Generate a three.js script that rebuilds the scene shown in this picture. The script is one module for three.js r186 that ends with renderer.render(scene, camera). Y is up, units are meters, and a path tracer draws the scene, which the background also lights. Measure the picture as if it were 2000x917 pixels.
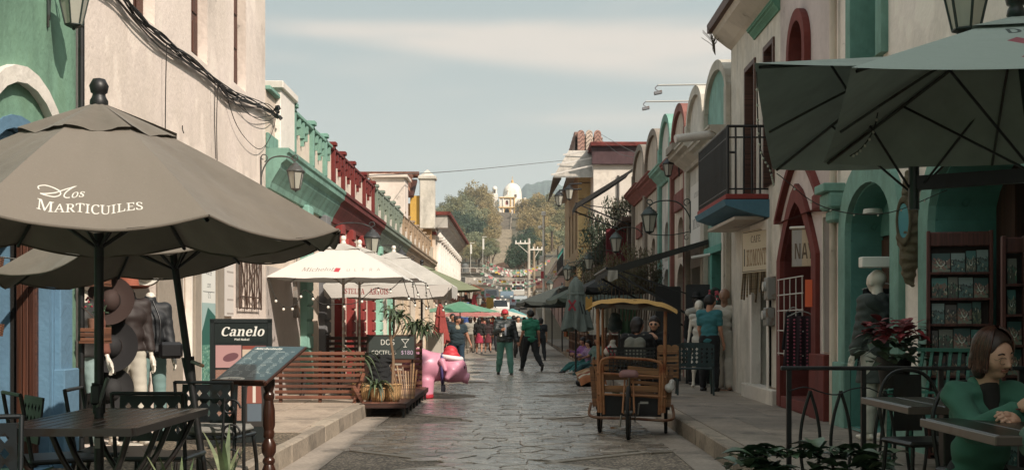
import * as THREE from 'three';
import { mergeGeometries, toCreasedNormals } from 'three/addons/utils/BufferGeometryUtils.js';

// ------------------------------------------------------------------ camera
const scene = new THREE.Scene();
const EYE = 1.41, FOC = 2500;
const camera = new THREE.PerspectiveCamera(2 * Math.atan(458.5 / FOC) * 180 / Math.PI, 2000 / 917, 0.1, 9000);
camera.position.set(0, EYE, 0);
camera.lookAt(0, EYE, -10);
camera.setViewOffset(2000, 917, -10, -171.5, 2000, 917);   // lens shifted upwards: verticals stay vertical
scene.add(camera);

// ------------------------------------------------------------------ noise (seeded, tileable)
function rng(seed) { let a = seed >>> 0; return () => { a = (a + 0x6D2B79F5) | 0; let t = Math.imul(a ^ (a >>> 15), 1 | a); t = (t + Math.imul(t ^ (t >>> 7), 61 | t)) ^ t; return ((t ^ (t >>> 14)) >>> 0) / 4294967296; }; }
const hash3 = (x, y, z) => { let h = Math.imul(x, 374761393) ^ Math.imul(y, 668265263) ^ Math.imul(z, 2147483647 - 58); h = Math.imul(h ^ (h >>> 13), 1274126177); return ((h ^ (h >>> 16)) >>> 0) / 4294967296; };
const sm = t => t * t * (3 - 2 * t), mix = (a, b, t) => a + (b - a) * t, cl = (x, a = 0, b = 1) => Math.min(b, Math.max(a, x));
function vnoise(x, y, px, py, s) {
  const xi = Math.floor(x), yi = Math.floor(y), fx = sm(x - xi), fy = sm(y - yi), w = (a, p) => ((a % p) + p) % p;
  const h = (a, b) => hash3(w(a, px), w(b, py), s);
  return mix(mix(h(xi, yi), h(xi + 1, yi), fx), mix(h(xi, yi + 1), h(xi + 1, yi + 1), fx), fy);
}
function fbm(u, v, fx, fy, oct, s) { let a = 0, n = 0, k = 1; for (let o = 0; o < oct; o++) { a += k * vnoise(u * fx, v * fy, fx, fy, s + o); n += k; k *= 0.55; fx *= 2; fy *= 2; } return a / n; }

// ------------------------------------------------------------------ sky, sun, exposure
const AZ = 40 * Math.PI / 180, EL = 39.5 * Math.PI / 180;           // the sun stands behind the camera to the right
const SUN = new THREE.Vector3(Math.sin(AZ) * Math.cos(EL), Math.sin(EL), Math.cos(AZ) * Math.cos(EL));
{
  const W = 2048, H = 1024, a = new Float32Array(W * H * 4);
  const zen = [0.53, 0.58, 0.61], mid = [0.325, 0.38, 0.388], low = [0.49, 0.497, 0.46], warm = [0.60, 0.535, 0.475];  // zenith set brighter than the sky in view, to lift the shade
  for (let j = 0; j < H; j++) {
    const el = ((j + 0.5) / H - 0.5) * 180;
    for (let i = 0; i < W; i++) {
      const u = i / W, k = (j * W + i) * 4, e = Math.max(0, el);
      const t1 = sm(cl(e / 16)), t2 = sm(cl((e - 12) / 70));
      let c = [0, 1, 2].map(n => mix(mix(low[n], mid[n], t1), zen[n], t2));
      // brightening towards the sun, added behind the camera to lift the shaded walls
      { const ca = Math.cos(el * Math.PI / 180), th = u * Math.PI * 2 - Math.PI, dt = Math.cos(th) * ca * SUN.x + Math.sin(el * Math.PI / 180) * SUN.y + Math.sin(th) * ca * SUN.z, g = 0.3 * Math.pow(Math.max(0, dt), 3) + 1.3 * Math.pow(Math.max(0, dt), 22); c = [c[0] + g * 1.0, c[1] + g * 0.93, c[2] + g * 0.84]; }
      // long wisps of warm cloud, streaked sideways
      const az = u * 360, wob = 1.6 * (fbm(u, 0.3, 24, 8, 3, 5) - 0.5);
      let cov = 0;
      if (el > 1) {
        const n = fbm(u, el / 180 + 0.5, 24, 150, 5, 11), n2 = fbm(u, el / 180 + 0.5, 64, 220, 4, 31);
        const band = (c0, w, lo) => Math.exp(-(((el - c0 - wob) / w) ** 2)) * cl((fbm(u, 0.1 + c0, 14, 6, 3, 71 + c0 | 0) - lo) * 5);
        // da: degrees to the right of the street's axis
        const da = ((az - 90 + 540) % 360) - 180;
        const tilt = 12.25 - da * 0.055, wd = mix(0.45, 1.45, cl((da + 9) / 18)), v1 = Math.exp(-(((el - tilt) / wd) ** 4)) * cl((da + 13) / 4) * cl((26 - da) / 8);
        const v2 = Math.exp(-(((el - 9.1 + da * 0.03) / 0.5) ** 2)) * cl((da + 2) / 4) * cl((14 - da) / 6);
        const v3 = Math.exp(-(((el - 7.3) / 0.35) ** 2)) * cl((da + 6) / 4) * cl((6 - da) / 5) * 0.45;
        cov = Math.max(v1 * 1.05, v2 * 0.8, v3) * cl(0.25 + (n - 0.33) * 2.6) + 0.25 * cl((n2 - 0.56) * 3) * Math.exp(-(((el - 13) / 7) ** 2));
        if (Math.abs(da) > 24) cov += 0.8 * Math.max(band(12, 2.2, 0.45), band(21, 3, 0.5), band(33, 5, 0.52)) * cl(0.3 + (n - 0.35) * 2.4);
        cov = cl(cov);
      }
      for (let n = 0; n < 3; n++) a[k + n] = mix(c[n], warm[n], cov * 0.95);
      a[k + 3] = 1;
      if (el < 0) { a[k] = 0.2; a[k + 1] = 0.19; a[k + 2] = 0.17; }
    }
  }
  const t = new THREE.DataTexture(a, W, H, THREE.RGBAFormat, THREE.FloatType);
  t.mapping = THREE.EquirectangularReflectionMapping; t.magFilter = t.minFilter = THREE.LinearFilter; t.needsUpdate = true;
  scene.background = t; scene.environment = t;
}
const sun = new THREE.DirectionalLight(new THREE.Color(1, 0.89, 0.77), 4.0);
sun.position.copy(SUN).multiplyScalar(120); sun.castShadow = true;
sun.shadow.mapSize.set(4096, 4096); sun.shadow.radius = 1.5;
Object.assign(sun.shadow.camera, { left: -60, right: 60, top: 60, bottom: -60, near: 1, far: 400 });
scene.add(sun); scene.add(sun.target);
const renderer = new THREE.WebGLRenderer({ antialias: true });
renderer.toneMapping = THREE.LinearToneMapping;
renderer.toneMappingExposure = 1.4;
renderer.shadowMap.enabled = true;
scene.fog = new THREE.FogExp2(0xc3cfd2, 0.00022);

// ------------------------------------------------------------------ geometry helpers
const V = (x, y, z) => new THREE.Vector3(x, y, z), R = d => d * Math.PI / 180;
const ez = new THREE.Euler(), mm = new THREE.Matrix4();
function fin(g) {
  if (g.index) g = g.toNonIndexed();
  for (const k of Object.keys(g.attributes)) if (!['position', 'normal', 'uv'].includes(k)) g.deleteAttribute(k);
  if (!g.attributes.normal) g.computeVertexNormals();
  if (!g.attributes.uv) g.setAttribute('uv', new THREE.BufferAttribute(new Float32Array(g.attributes.position.count * 2), 2));
  g.morphAttributes = {}; return g;
}
function put(g, x = 0, y = 0, z = 0, rx = 0, ry = 0, rz = 0, s) {
  g.applyMatrix4(new THREE.Matrix4().compose(V(x, y, z), new THREE.Quaternion().setFromEuler(new THREE.Euler(rx, ry, rz)), s ? (s.isVector3 ? s : V(s, s, s)) : V(1, 1, 1))); return g;
}
function flip(g) { for (const n of Object.keys(g.attributes)) { const at = g.attributes[n], s = at.itemSize; for (let i = 0; i < at.count; i += 3) for (let c = 0; c < s; c++) { const a = (i + 1) * s + c, b = (i + 2) * s + c, q = at.array[a]; at.array[a] = at.array[b]; at.array[b] = q; } } return g; }
function mapped(g, m) { g = fin(g); g.applyMatrix4(m); if (m.determinant() < 0) flip(g); return g; }
function boxuv(g) {   // uv in metres, looked up along the plane each face lies in most
  const p = g.attributes.position, u = g.attributes.uv, a = V(), b = V(), c = V(), n = V();
  for (let i = 0; i < p.count; i += 3) {
    a.fromBufferAttribute(p, i); b.fromBufferAttribute(p, i + 1); c.fromBufferAttribute(p, i + 2);
    n.subVectors(b, a).cross(c.clone().sub(a)); const x = Math.abs(n.x), y = Math.abs(n.y), z = Math.abs(n.z);
    [a, b, c].forEach((q, k) => x >= y && x >= z ? u.setXY(i + k, q.z, q.y) : y >= z ? u.setXY(i + k, q.x, q.z) : u.setXY(i + k, q.x, q.y));
  }
  return g;
}
// box by size and centre with chamfered edges (bevel b), turned by rx, ry, rz
function box(w, h, d, x = 0, y = 0, z = 0, rx = 0, ry = 0, rz = 0, b = 0) {
  if (!b) return put(fin(new THREE.BoxGeometry(w, h, d)), x, y, z, rx, ry, rz);
  b = Math.min(b, w * 0.45, h * 0.45, d * 0.45);
  const H = [w / 2, h / 2, d / 2], P = [];
  const pt = (s, ax) => V(...[0, 1, 2].map(i => s[i] * (H[i] - (i === ax ? 0 : b))));
  const tri = (p, q, r, o) => { const n = q.clone().sub(p).cross(r.clone().sub(p)); n.dot(o) < 0 ? P.push(p, r, q) : P.push(p, q, r); };
  const quad = (p, q, r, s, o) => { tri(p, q, r, o); tri(p, r, s, o); };
  for (let ax = 0; ax < 3; ax++) for (const sg of [-1, 1]) {
    const [j, k] = [(ax + 1) % 3, (ax + 2) % 3], c = (a, e) => { const s = []; s[ax] = sg; s[j] = a; s[k] = e; return pt(s, ax); };
    const o = V(0, 0, 0).setComponent(ax, sg); quad(c(-1, -1), c(1, -1), c(1, 1), c(-1, 1), o);
    for (const a of [-1, 1]) { // edge along k between faces ax and j
      const s1 = e => { const s = []; s[ax] = sg; s[j] = a; s[k] = e; return s; };
      const o2 = V(0, 0, 0).setComponent(ax, sg).setComponent(j, a);
      quad(pt(s1(-1), ax), pt(s1(1), ax), pt(s1(1), j), pt(s1(-1), j), o2);
    }
  }
  for (const i of [-1, 1]) for (const j of [-1, 1]) for (const k of [-1, 1]) { const s = [i, j, k]; tri(pt(s, 0), pt(s, 1), pt(s, 2), V(i, j, k)); }
  const g = new THREE.BufferGeometry().setFromPoints(P); g.computeVertexNormals(); return put(fin(g), x, y, z, rx, ry, rz);
}
const slab = (x0, x1, y0, y1, z0, z1, b = 0) => box(Math.abs(x1 - x0), Math.abs(y1 - y0), Math.abs(z1 - z0), (x0 + x1) / 2, (y0 + y1) / 2, (z0 + z1) / 2, 0, 0, 0, b);
const cyl = (r1, r2, h, x = 0, y = 0, z = 0, seg = 12, open = false) => put(fin(new THREE.CylinderGeometry(r1, r2, h, seg, 1, open)), x, y, z);
function rod(p, q, r, r2 = r, seg = 7) {
  const d = q.clone().sub(p), g = fin(new THREE.CylinderGeometry(r2, r, d.length(), seg)), m = new THREE.Matrix4().makeRotationFromQuaternion(new THREE.Quaternion().setFromUnitVectors(V(0, 1, 0), d.clone().normalize()));
  m.setPosition(p.clone().add(q).multiplyScalar(0.5)); g.applyMatrix4(m); return g;
}
const bar = (p, q, w, h = w) => { const d = q.clone().sub(p), L = d.length(), g = fin(new THREE.BoxGeometry(w, h, L)); g.applyMatrix4(new THREE.Matrix4().lookAt(q, p, Math.abs(d.y) > L * 0.99 ? V(1, 0, 0) : V(0, 1, 0)).setPosition(p.clone().add(q).multiplyScalar(0.5))); return g; };
const tube = (pts, r, seg = 24, rs = 6, closed = false) => fin(new THREE.TubeGeometry(new THREE.CatmullRomCurve3(pts, closed), seg, r, rs, closed));
const lathe = (pts, seg = 16, x = 0, y = 0, z = 0) => put(fin(new THREE.LatheGeometry(pts.map(p => new THREE.Vector2(p[0], p[1])), seg)), x, y, z);
const sph = (r, x = 0, y = 0, z = 0, sx = 1, sy = 1, sz = 1, w = 14, h = 10) => put(fin(new THREE.SphereGeometry(r, w, h)), x, y, z, 0, 0, 0, V(sx, sy, sz));
function shapeOf(pts, holes = []) { const s = new THREE.Shape(pts.map(p => new THREE.Vector2(p[0], p[1]))); for (const h of holes) s.holes.push(new THREE.Path(h.map(p => new THREE.Vector2(p[0], p[1])))); return s; }
const ext = (pts, depth, holes = [], z0 = 0, bevel = 0) => put(fin(new THREE.ExtrudeGeometry(shapeOf(pts, holes), { depth, bevelEnabled: bevel > 0, bevelSize: bevel, bevelThickness: bevel, bevelSegments: 1, steps: 1 })), 0, 0, z0);
function polys(list) {   // list of [p,q,r(,s)] vectors -> flat shaded geometry
  const P = []; for (const f of list) { P.push(f[0], f[1], f[2]); if (f[3]) P.push(f[0], f[2], f[3]); }
  const g = new THREE.BufferGeometry().setFromPoints(P); g.computeVertexNormals(); return fin(g);
}
function grid(nu, nv, fn, closeU = false) {   // surface from fn(s,t)->Vector3, smooth, uv = (s,t)
  const pos = [], uv = [], idx = [];
  for (let j = 0; j <= nv; j++) for (let i = 0; i <= nu; i++) { const p = fn(i / nu, j / nv); pos.push(p.x, p.y, p.z); uv.push(i / nu, j / nv); }
  for (let j = 0; j < nv; j++) for (let i = 0; i < nu; i++) { const a = j * (nu + 1) + i, b = a + 1, c = a + nu + 1, d = c + 1; idx.push(a, b, d, a, d, c); }
  const g = new THREE.BufferGeometry(); g.setAttribute('position', new THREE.Float32BufferAttribute(pos, 3)); g.setAttribute('uv', new THREE.Float32BufferAttribute(uv, 2)); g.setIndex(idx); g.computeVertexNormals(); return fin(g);
}
// turns a pixel of the 2000 x 917 photograph and a real distance into a point of the street
const at = (px, py, d) => V((px - 1010) * d / FOC, EYE - (py - 630) * d / FOC, -d);

// ------------------------------------------------------------------ objects
const seen = {};
function numbered(n) { const k = seen[n] = (seen[n] || 0) + 1; return k === 1 ? n : n + '_' + String(k - 1).padStart(3, '0'); }
function tag(o, label, category, group, kind) { if (label) o.userData.label = label; if (category) o.userData.category = category; if (group) o.userData.group = group; if (kind) o.userData.kind = kind; return o; }
function thing(name, label, category, pos = [0, 0, 0], ry = 0, group) { const o = new THREE.Group(); o.name = numbered(name); o.position.set(...(pos.isVector3 ? pos.toArray() : pos)); o.rotation.y = ry; scene.add(o); return tag(o, label, category, group); }
function struct(name, label, pos = [0, 0, 0]) { const o = new THREE.Group(); o.name = numbered(name); o.position.set(...pos); scene.add(o); return tag(o, label, null, null, 'structure'); }
function part(parent, name, geos, mat, opt = {}) {
  if (!Array.isArray(geos)) geos = [geos];
  let g = geos.length > 1 ? mergeGeometries(geos.map(fin)) : fin(geos[0]);
  if (!opt.keepuv) boxuv(g);
  if (opt.smooth) g = toCreasedNormals(g, R(opt.smooth));
  const m = new THREE.Mesh(g, mat); m.name = name; m.castShadow = m.receiveShadow = true; parent.add(m);
  if (opt.label) m.userData.label = opt.label; if (opt.kind) m.userData.kind = opt.kind;
  return m;
}
function piece(parent, name, geo, mat, x, y, z, rx = 0, ry = 0, rz = 0) { const m = new THREE.Mesh(geo, mat); m.name = name; m.castShadow = m.receiveShadow = true; m.position.set(x, y, z); m.rotation.set(rx, ry, rz); parent.add(m); return m; }
function solo(name, label, category, geos, mat, group, opt = {}) { const m = part(scene, numbered(name), geos, mat, opt); return tag(m, label, category, group); }
function copyOf(o, label, pos, ry, group) { const c = o.clone(); c.name = numbered(o.name.replace(/_\d{3}$/, '')); c.userData = { ...o.userData }; if (label) c.userData.label = label; if (group) c.userData.group = group; if (pos) c.position.set(...(pos.isVector3 ? pos.toArray() : pos)); if (ry !== undefined) c.rotation.y = ry; scene.add(c); return c; }

// ------------------------------------------------------------------ textures and materials
function tex(w, h, fn, size, srgb = true) {   // fn(u,v)->[r,g,b] 0..1 ; size = metres per repeat
  const a = new Uint8Array(w * h * 4);
  for (let j = 0; j < h; j++) for (let i = 0; i < w; i++) { const c = fn(i / w, j / h), k = (j * w + i) * 4; const q = Array.isArray(c) ? c : [c, c, c]; a[k] = cl(q[0]) * 255; a[k + 1] = cl(q[1]) * 255; a[k + 2] = cl(q[2]) * 255; a[k + 3] = 255; }
  const t = new THREE.DataTexture(a, w, h); t.wrapS = t.wrapT = THREE.RepeatWrapping; t.magFilter = THREE.LinearFilter; t.minFilter = THREE.LinearMipmapLinearFilter; t.generateMipmaps = true;
  if (srgb) t.colorSpace = THREE.SRGBColorSpace; const s = Array.isArray(size) ? size : [size, size]; t.repeat.set(1 / s[0], 1 / s[1]); t.needsUpdate = true; return t;
}
function canvas(w, h, draw) { const c = document.createElement('canvas'); c.width = w; c.height = h; const x = c.getContext('2d'); draw(x, w, h); const t = new THREE.CanvasTexture(c); t.colorSpace = THREE.SRGBColorSpace; t.anisotropy = 8; return t; }
const T = {};
T.plaster = tex(512, 512, (u, v) => { const a = fbm(u, v, 3, 3, 5, 1), b = fbm(u, v, 12, 3, 4, 9), c = fbm(u, v, 60, 60, 2, 17), st = cl((fbm(u, v, 19, 3, 5, 23) - 0.56) * 3); const k = 0.94 + 0.13 * (a - 0.5) + 0.03 * (b - 0.5) + 0.05 * (c - 0.5) - 0.02 * st - 0.07 * cl((fbm(u, v, 4, 3, 6, 201) - 0.58) * 6) + 0.06 * cl((fbm(u, v, 6, 5, 3, 207) - 0.66) * 14) - 0.22 * cl(1 - Math.abs(fbm(u, v, 5, 6, 4, 213) - 0.5) * 160) * cl((fbm(u, v, 5, 5, 2, 217) - 0.55) * 6); return [k, k * 0.992, k * (0.975 + 0.03 * a)]; }, 3.4);
T.old = tex(512, 512, (u, v) => { const a = fbm(u, v, 4, 4, 5, 41), s = fbm(u, v, 13, 4, 5, 43), c = fbm(u, v, 50, 50, 2, 47), f = cl((fbm(u, v, 7, 5, 5, 49) - 0.6) * 6); const k = 0.86 + 0.28 * (a - 0.5) + 0.06 * (c - 0.5) - 0.12 * cl((s - 0.5) * 3); return [mix(k, 0.8, f * 0.5), mix(k * 0.99, 0.78, f * 0.5), mix(k * 0.97, 0.74, f * 0.5)]; }, 2.7);
T.bump = tex(512, 512, (u, v) => 0.5 + 0.6 * (fbm(u, v, 5, 5, 3, 51) - 0.5) + 0.5 * (fbm(u, v, 40, 40, 3, 53) - 0.5), 1.6, false);
T.wood = tex(512, 256, (u, v) => { const g = fbm(u, v, 3, 40, 4, 61), h = fbm(u, v, 2, 9, 3, 63); const k = 0.78 + 0.5 * (g - 0.5) + 0.35 * (h - 0.5); return [k, k * 0.96, k * 0.92]; }, [1.6, 0.5]);
T.woodv = tex(256, 512, (u, v) => { const g = fbm(u, v, 40, 3, 4, 61), h = fbm(u, v, 9, 2, 3, 63); const k = 0.78 + 0.5 * (g - 0.5) + 0.35 * (h - 0.5); return [k, k * 0.96, k * 0.92]; }, [0.5, 1.6]);
T.aggr = tex(512, 512, (u, v) => { const n = vnoise(u * 110, v * 110, 110, 110, 3), m = vnoise(u * 60, v * 60, 60, 60, 4), a = fbm(u, v, 4, 4, 4, 5); const k = 0.66 + 0.75 * (n - 0.5) + 0.45 * (m - 0.5) + 0.4 * (a - 0.5); return [k, k * 0.97, k * 0.92]; }, 1.5);
T.concrete = tex(512, 512, (u, v) => { const a = fbm(u, v, 3, 3, 6, 71), c = fbm(u, v, 90, 90, 2, 73), s = cl((fbm(u, v, 9, 9, 5, 75) - 0.58) * 4); const k = 0.84 + 0.32 * (a - 0.5) + 0.18 * (c - 0.5) - 0.2 * s; return [k, k * 0.985, k * 0.96]; }, 2.3);
T.stone = tex(512, 512, (u, v) => { const a = fbm(u, v, 5, 5, 6, 81), c = fbm(u, v, 70, 70, 2, 83), s = cl((fbm(u, v, 14, 14, 4, 85) - 0.55) * 3); const k = 0.78 + 0.5 * (a - 0.5) + 0.2 * (c - 0.5) - 0.2 * s; return [k, k * 0.985, k * 0.965]; }, 1.7);
T.stoneb = tex(512, 512, (u, v) => 0.5 + 0.9 * (fbm(u, v, 12, 12, 5, 91) - 0.5) + 0.35 * (fbm(u, v, 70, 70, 2, 93) - 0.5), 1.7, false);
T.stoner = tex(256, 256, (u, v) => { const k = cl(0.42 + 0.9 * (fbm(u, v, 6, 6, 5, 95) - 0.42)); return [k, k, k]; }, 1.3, false);
T.cloth = tex(256, 256, (u, v) => { const k = 0.9 + 0.1 * Math.sin(u * Math.PI * 2 * 64) * Math.sin(v * Math.PI * 2 * 64) + 0.16 * (fbm(u, v, 4, 4, 5, 101) - 0.5); return [k, k, k * 0.99]; }, 0.5);
T.clothb = tex(256, 256, (u, v) => 0.5 + 0.8 * (fbm(u, v, 5, 5, 4, 103) - 0.5) + 0.1 * Math.sin(u * Math.PI * 2 * 64) * Math.sin(v * Math.PI * 2 * 64), 0.5, false);
T.rust = tex(256, 256, (u, v) => { const a = fbm(u, v, 6, 6, 5, 111), s = cl((a - 0.55) * 5); return [mix(0.95, 0.75, s), mix(0.95, 0.55, s), mix(0.95, 0.42, s)]; }, 0.7);
T.leaf = tex(128, 128, (u, v) => { const k = 0.8 + 0.5 * (fbm(u, v, 6, 6, 4, 121) - 0.5); return [k, k, k * 0.9]; }, 0.3);
T.weave = tex(256, 256, (u, v) => { const x = u * 8, y = v * 12, o = Math.floor(x) % 2, f = Math.abs(Math.sin((y + o * 0.5) * Math.PI)), g = Math.abs(Math.sin(x * Math.PI)); const k = 0.45 + 0.5 * f * Math.sqrt(g) + 0.2 * (fbm(u, v, 8, 8, 3, 131) - 0.5); return [k, k * 0.95, k * 0.85]; }, 0.24);
T.tile = tex(256, 256, (u, v) => { const a = fbm(u, v, 6, 6, 5, 141), b = cl((fbm(u, v, 10, 10, 4, 143) - 0.55) * 5); const k = 0.85 + 0.5 * (a - 0.5); return [mix(k, 0.6, b * 0.5), mix(k * 0.96, 0.6, b * 0.5), mix(k * 0.92, 0.58, b * 0.5)]; }, 1.1);
T.forest = tex(256, 256, (u, v) => { const a = fbm(u, v, 8, 8, 4, 151), b = fbm(u, v, 60, 60, 3, 153); const k = 0.75 + 0.7 * (a - 0.5) + 1.1 * (b - 0.5); return [k, k, k * 0.97]; }, 700);
T.chev = tex(128, 128, (u, v) => { const d = Math.abs(((v * 4 + 2 * Math.abs((u * 2) % 1 - 0.5)) % 1)); const k = (d < 0.22 ? 0.5 : 0.92) + 0.3 * (fbm(u, v, 12, 12, 3, 161) - 0.5); return [k, k * 0.96, k * 0.93]; }, 0.95);
const mats = {};
function M(color, o = {}) {
  const key = color + JSON.stringify(o, (k, v) => v && v.isTexture ? v.uuid : v); if (mats[key]) return mats[key];
  const { map, bump, bs = 0.004, r = 0.85, m = 0, ...rest } = o;
  const p = { color: new THREE.Color(color), roughness: r, metalness: m, side: THREE.DoubleSide, ...rest };
  if (map) p.map = map; if (bump) { p.bumpMap = bump; p.bumpScale = bs; }
  return mats[key] = new (rest.transmission || rest.sheen || rest.clearcoat ? THREE.MeshPhysicalMaterial : THREE.MeshStandardMaterial)(p);
}
const plaster = (c, old) => M(c, { map: old ? T.old : T.plaster, bump: T.bump, bs: 0.008, r: 0.92 });
const wood = (c, r = 0.6) => M(c, { map: T.wood, r }), woodv = (c, r = 0.6) => M(c, { map: T.woodv, r });
const metal = (c, r = 0.5, m = 0.0) => M(c, { map: T.rust, r, m });
const fabric = (c, r = 0.9) => M(c, { map: T.cloth, bump: T.clothb, bs: 0.006, r });
const paper = (map, r = 0.6) => M('#ffffff', { map, r });
const glassM = new THREE.MeshPhysicalMaterial({ color: 0xdfe5e0, roughness: 0.12, transmission: 1, thickness: 0, side: THREE.DoubleSide });
const frost = M('#c9c6b8', { r: 0.55, transmission: 0.45, thickness: 0 });
const BLK = metal('#1b1c1d', 0.45), IRON = metal('#232b29', 0.5), DARKG = metal('#26332f', 0.5);
// ------------------------------------------------------------------ smooth bodies: distance fields meshed with surface nets
// a bone is [ax,ay,az,ra, bx,by,bz,rb]; cut(x,y,z) > 0 removes
function field(bones, k) {
  const n = bones.length, B = bones.map(b => { const dx = b[4] - b[0], dy = b[5] - b[1], dz = b[6] - b[2]; return [...b, dx, dy, dz, 1 / Math.max(1e-9, dx * dx + dy * dy + dz * dz)]; });
  return (x, y, z) => {
    let d = 1e9;
    for (let i = 0; i < n; i++) {
      const b = B[i], px = x - b[0], py = y - b[1], pz = z - b[2]; let t = (px * b[8] + py * b[9] + pz * b[10]) * b[11]; t = t < 0 ? 0 : t > 1 ? 1 : t;
      const qx = px - t * b[8], qy = py - t * b[9], qz = pz - t * b[10], e = Math.sqrt(qx * qx + qy * qy + qz * qz) - (b[3] + t * (b[7] - b[3]));
      if (e > d + k) continue; if (e < d - k) { d = e; continue; }
      const h = 0.5 + 0.5 * (d - e) / k; d = mix(d, e, h) - k * h * (1 - h);
    }
    return d;
  };
}
function bounds(bones, pad = 0.03) { const lo = [1e9, 1e9, 1e9], hi = [-1e9, -1e9, -1e9]; for (const b of bones) for (const o of [0, 4]) for (let c = 0; c < 3; c++) { lo[c] = Math.min(lo[c], b[o + c] - b[o + 3] - pad); hi[c] = Math.max(hi[c], b[o + c] + b[o + 3] + pad); } return [lo, hi]; }
function nets(f, lo, hi, h) {
  const N = [0, 1, 2].map(c => Math.max(2, Math.ceil((hi[c] - lo[c]) / h) + 1)), [nx, ny, nz] = N, F = new Float32Array(nx * ny * nz);
  let q = 0; for (let k = 0; k < nz; k++) for (let j = 0; j < ny; j++) for (let i = 0; i < nx; i++) F[q++] = f(lo[0] + i * h, lo[1] + j * h, lo[2] + k * h);
  const I = (i, j, k) => (k * ny + j) * nx + i, vid = new Int32Array(nx * ny * nz).fill(-1), P = [], NO = [], X = [];
  for (let k = 0; k < nz - 1; k++) for (let j = 0; j < ny - 1; j++) for (let i = 0; i < nx - 1; i++) {
    const v = []; let neg = 0; for (let c = 0; c < 8; c++) { const s = F[I(i + (c & 1), j + ((c >> 1) & 1), k + (c >> 2))]; v.push(s); if (s < 0) neg++; }
    if (neg === 0 || neg === 8) continue;
    let x = 0, y = 0, z = 0, n = 0;
    for (let a = 0; a < 8; a++) for (const bit of [1, 2, 4]) if (!(a & bit)) { const b = a | bit; if ((v[a] < 0) !== (v[b] < 0)) { const t = v[a] / (v[a] - v[b]); x += (a & 1) + (bit === 1 ? t : 0); y += ((a >> 1) & 1) + (bit === 2 ? t : 0); z += (a >> 2) + (bit === 4 ? t : 0); n++; } }
    x = i + x / n; y = j + y / n; z = k + z / n;
    const g = [(v[1] + v[3] + v[5] + v[7]) - (v[0] + v[2] + v[4] + v[6]), (v[2] + v[3] + v[6] + v[7]) - (v[0] + v[1] + v[4] + v[5]), (v[4] + v[5] + v[6] + v[7]) - (v[0] + v[1] + v[2] + v[3])], l = Math.hypot(...g) || 1;
    vid[I(i, j, k)] = P.length / 3; P.push(lo[0] + x * h, lo[1] + y * h, lo[2] + z * h); NO.push(g[0] / l, g[1] / l, g[2] / l);
  }
  for (let k = 1; k < nz - 1; k++) for (let j = 1; j < ny - 1; j++) for (let i = 1; i < nx - 1; i++) {
    const s = F[I(i, j, k)] < 0;
    for (const [ax, e] of [[0, I(i + 1, j, k)], [1, I(i, j + 1, k)], [2, I(i, j, k + 1)]]) {
      if (s === (F[e] < 0)) continue;
      const o = ax === 0 ? [vid[I(i, j - 1, k - 1)], vid[I(i, j, k - 1)], vid[I(i, j, k)], vid[I(i, j - 1, k)]] : ax === 1 ? [vid[I(i - 1, j, k - 1)], vid[I(i - 1, j, k)], vid[I(i, j, k)], vid[I(i, j, k - 1)]] : [vid[I(i - 1, j - 1, k)], vid[I(i, j - 1, k)], vid[I(i, j, k)], vid[I(i - 1, j, k)]];
      if (o.some(a => a < 0)) continue;
      s ? X.push(o[0], o[1], o[2], o[0], o[2], o[3]) : X.push(o[0], o[2], o[1], o[0], o[3], o[2]);
    }
  }
  const g = new THREE.BufferGeometry(); g.setAttribute('position', new THREE.Float32BufferAttribute(P, 3)); g.setAttribute('normal', new THREE.Float32BufferAttribute(NO, 3)); g.setIndex(X);
  if (!X.length) throw new Error('empty field'); return fin(g);
}
function blob(bones, h, k = 0.03, opt = {}) {
  const f0 = field(bones, k), [lo, hi] = bounds(bones, opt.pad || 0.03), nz = opt.folds || 0;
  let f = f0; if (nz) f = (x, y, z) => { const d = f0(x, y, z); return d > 0.08 ? d : d + nz * (Math.sin(x * 31 + 2.1 * Math.sin(y * 17)) * Math.sin(y * 43 + x * 9) + 0.6 * Math.sin(y * 71 + z * 23 + x * 15)); };
  const f1 = f; if (opt.cut) f = (x, y, z) => Math.max(f1(x, y, z), opt.cut(x, y, z));
  return nets(f, opt.lo || lo, opt.hi || hi, h);
}
// one relaxed hand, wrist at the origin, fingers along -y, palm towards +x, thumb towards +z
const handBones = (curl = 0.5) => {
  const b = [[0, 0.01, 0, 0.024, 0, -0.045, 0.008, 0.028], [0, -0.03, -0.012, 0.022, 0, -0.075, -0.022, 0.017], [0, -0.03, 0.012, 0.022, 0, -0.08, 0.024, 0.017]];
  [[-0.03, 0.052, 0.0078], [-0.010, 0.068, 0.0088], [0.010, 0.074, 0.0092], [0.029, 0.066, 0.0088]].forEach(([z, L, r], i) => {
    const c = curl * (1.15 - i * 0.1); let x = 0, y = -0.085, a = c * 0.35, zz = z; for (let s = 0; s < 3; s++) { const l = L * [0.45, 0.31, 0.24][s], nx = x + Math.sin(a) * l, ny = y - Math.cos(a) * l; b.push([x, y, zz, r * (1 - s * 0.08), nx, ny, zz + z * 0.04, r * (0.94 - s * 0.08)]); x = nx; y = ny; zz += z * 0.04; a += c * 0.75; }
  });
  b.push([0.006, -0.025, 0.025, 0.013, 0.018, -0.058, 0.052, 0.0105], [0.018, -0.058, 0.052, 0.0105, 0.027, -0.085, 0.06, 0.0088]); return b;
};
const HANDS = {}; const hand = (curl, cell) => (HANDS[curl + '_' + cell] ||= (() => { const b = handBones(curl); return nets(field(b, 0.008), ...bounds(b, 0.015), cell); })()).clone();
const skinM = c => M(c, { r: 0.55 }), hairM = c => M(c, { r: 0.6, map: T.woodv });

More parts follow.
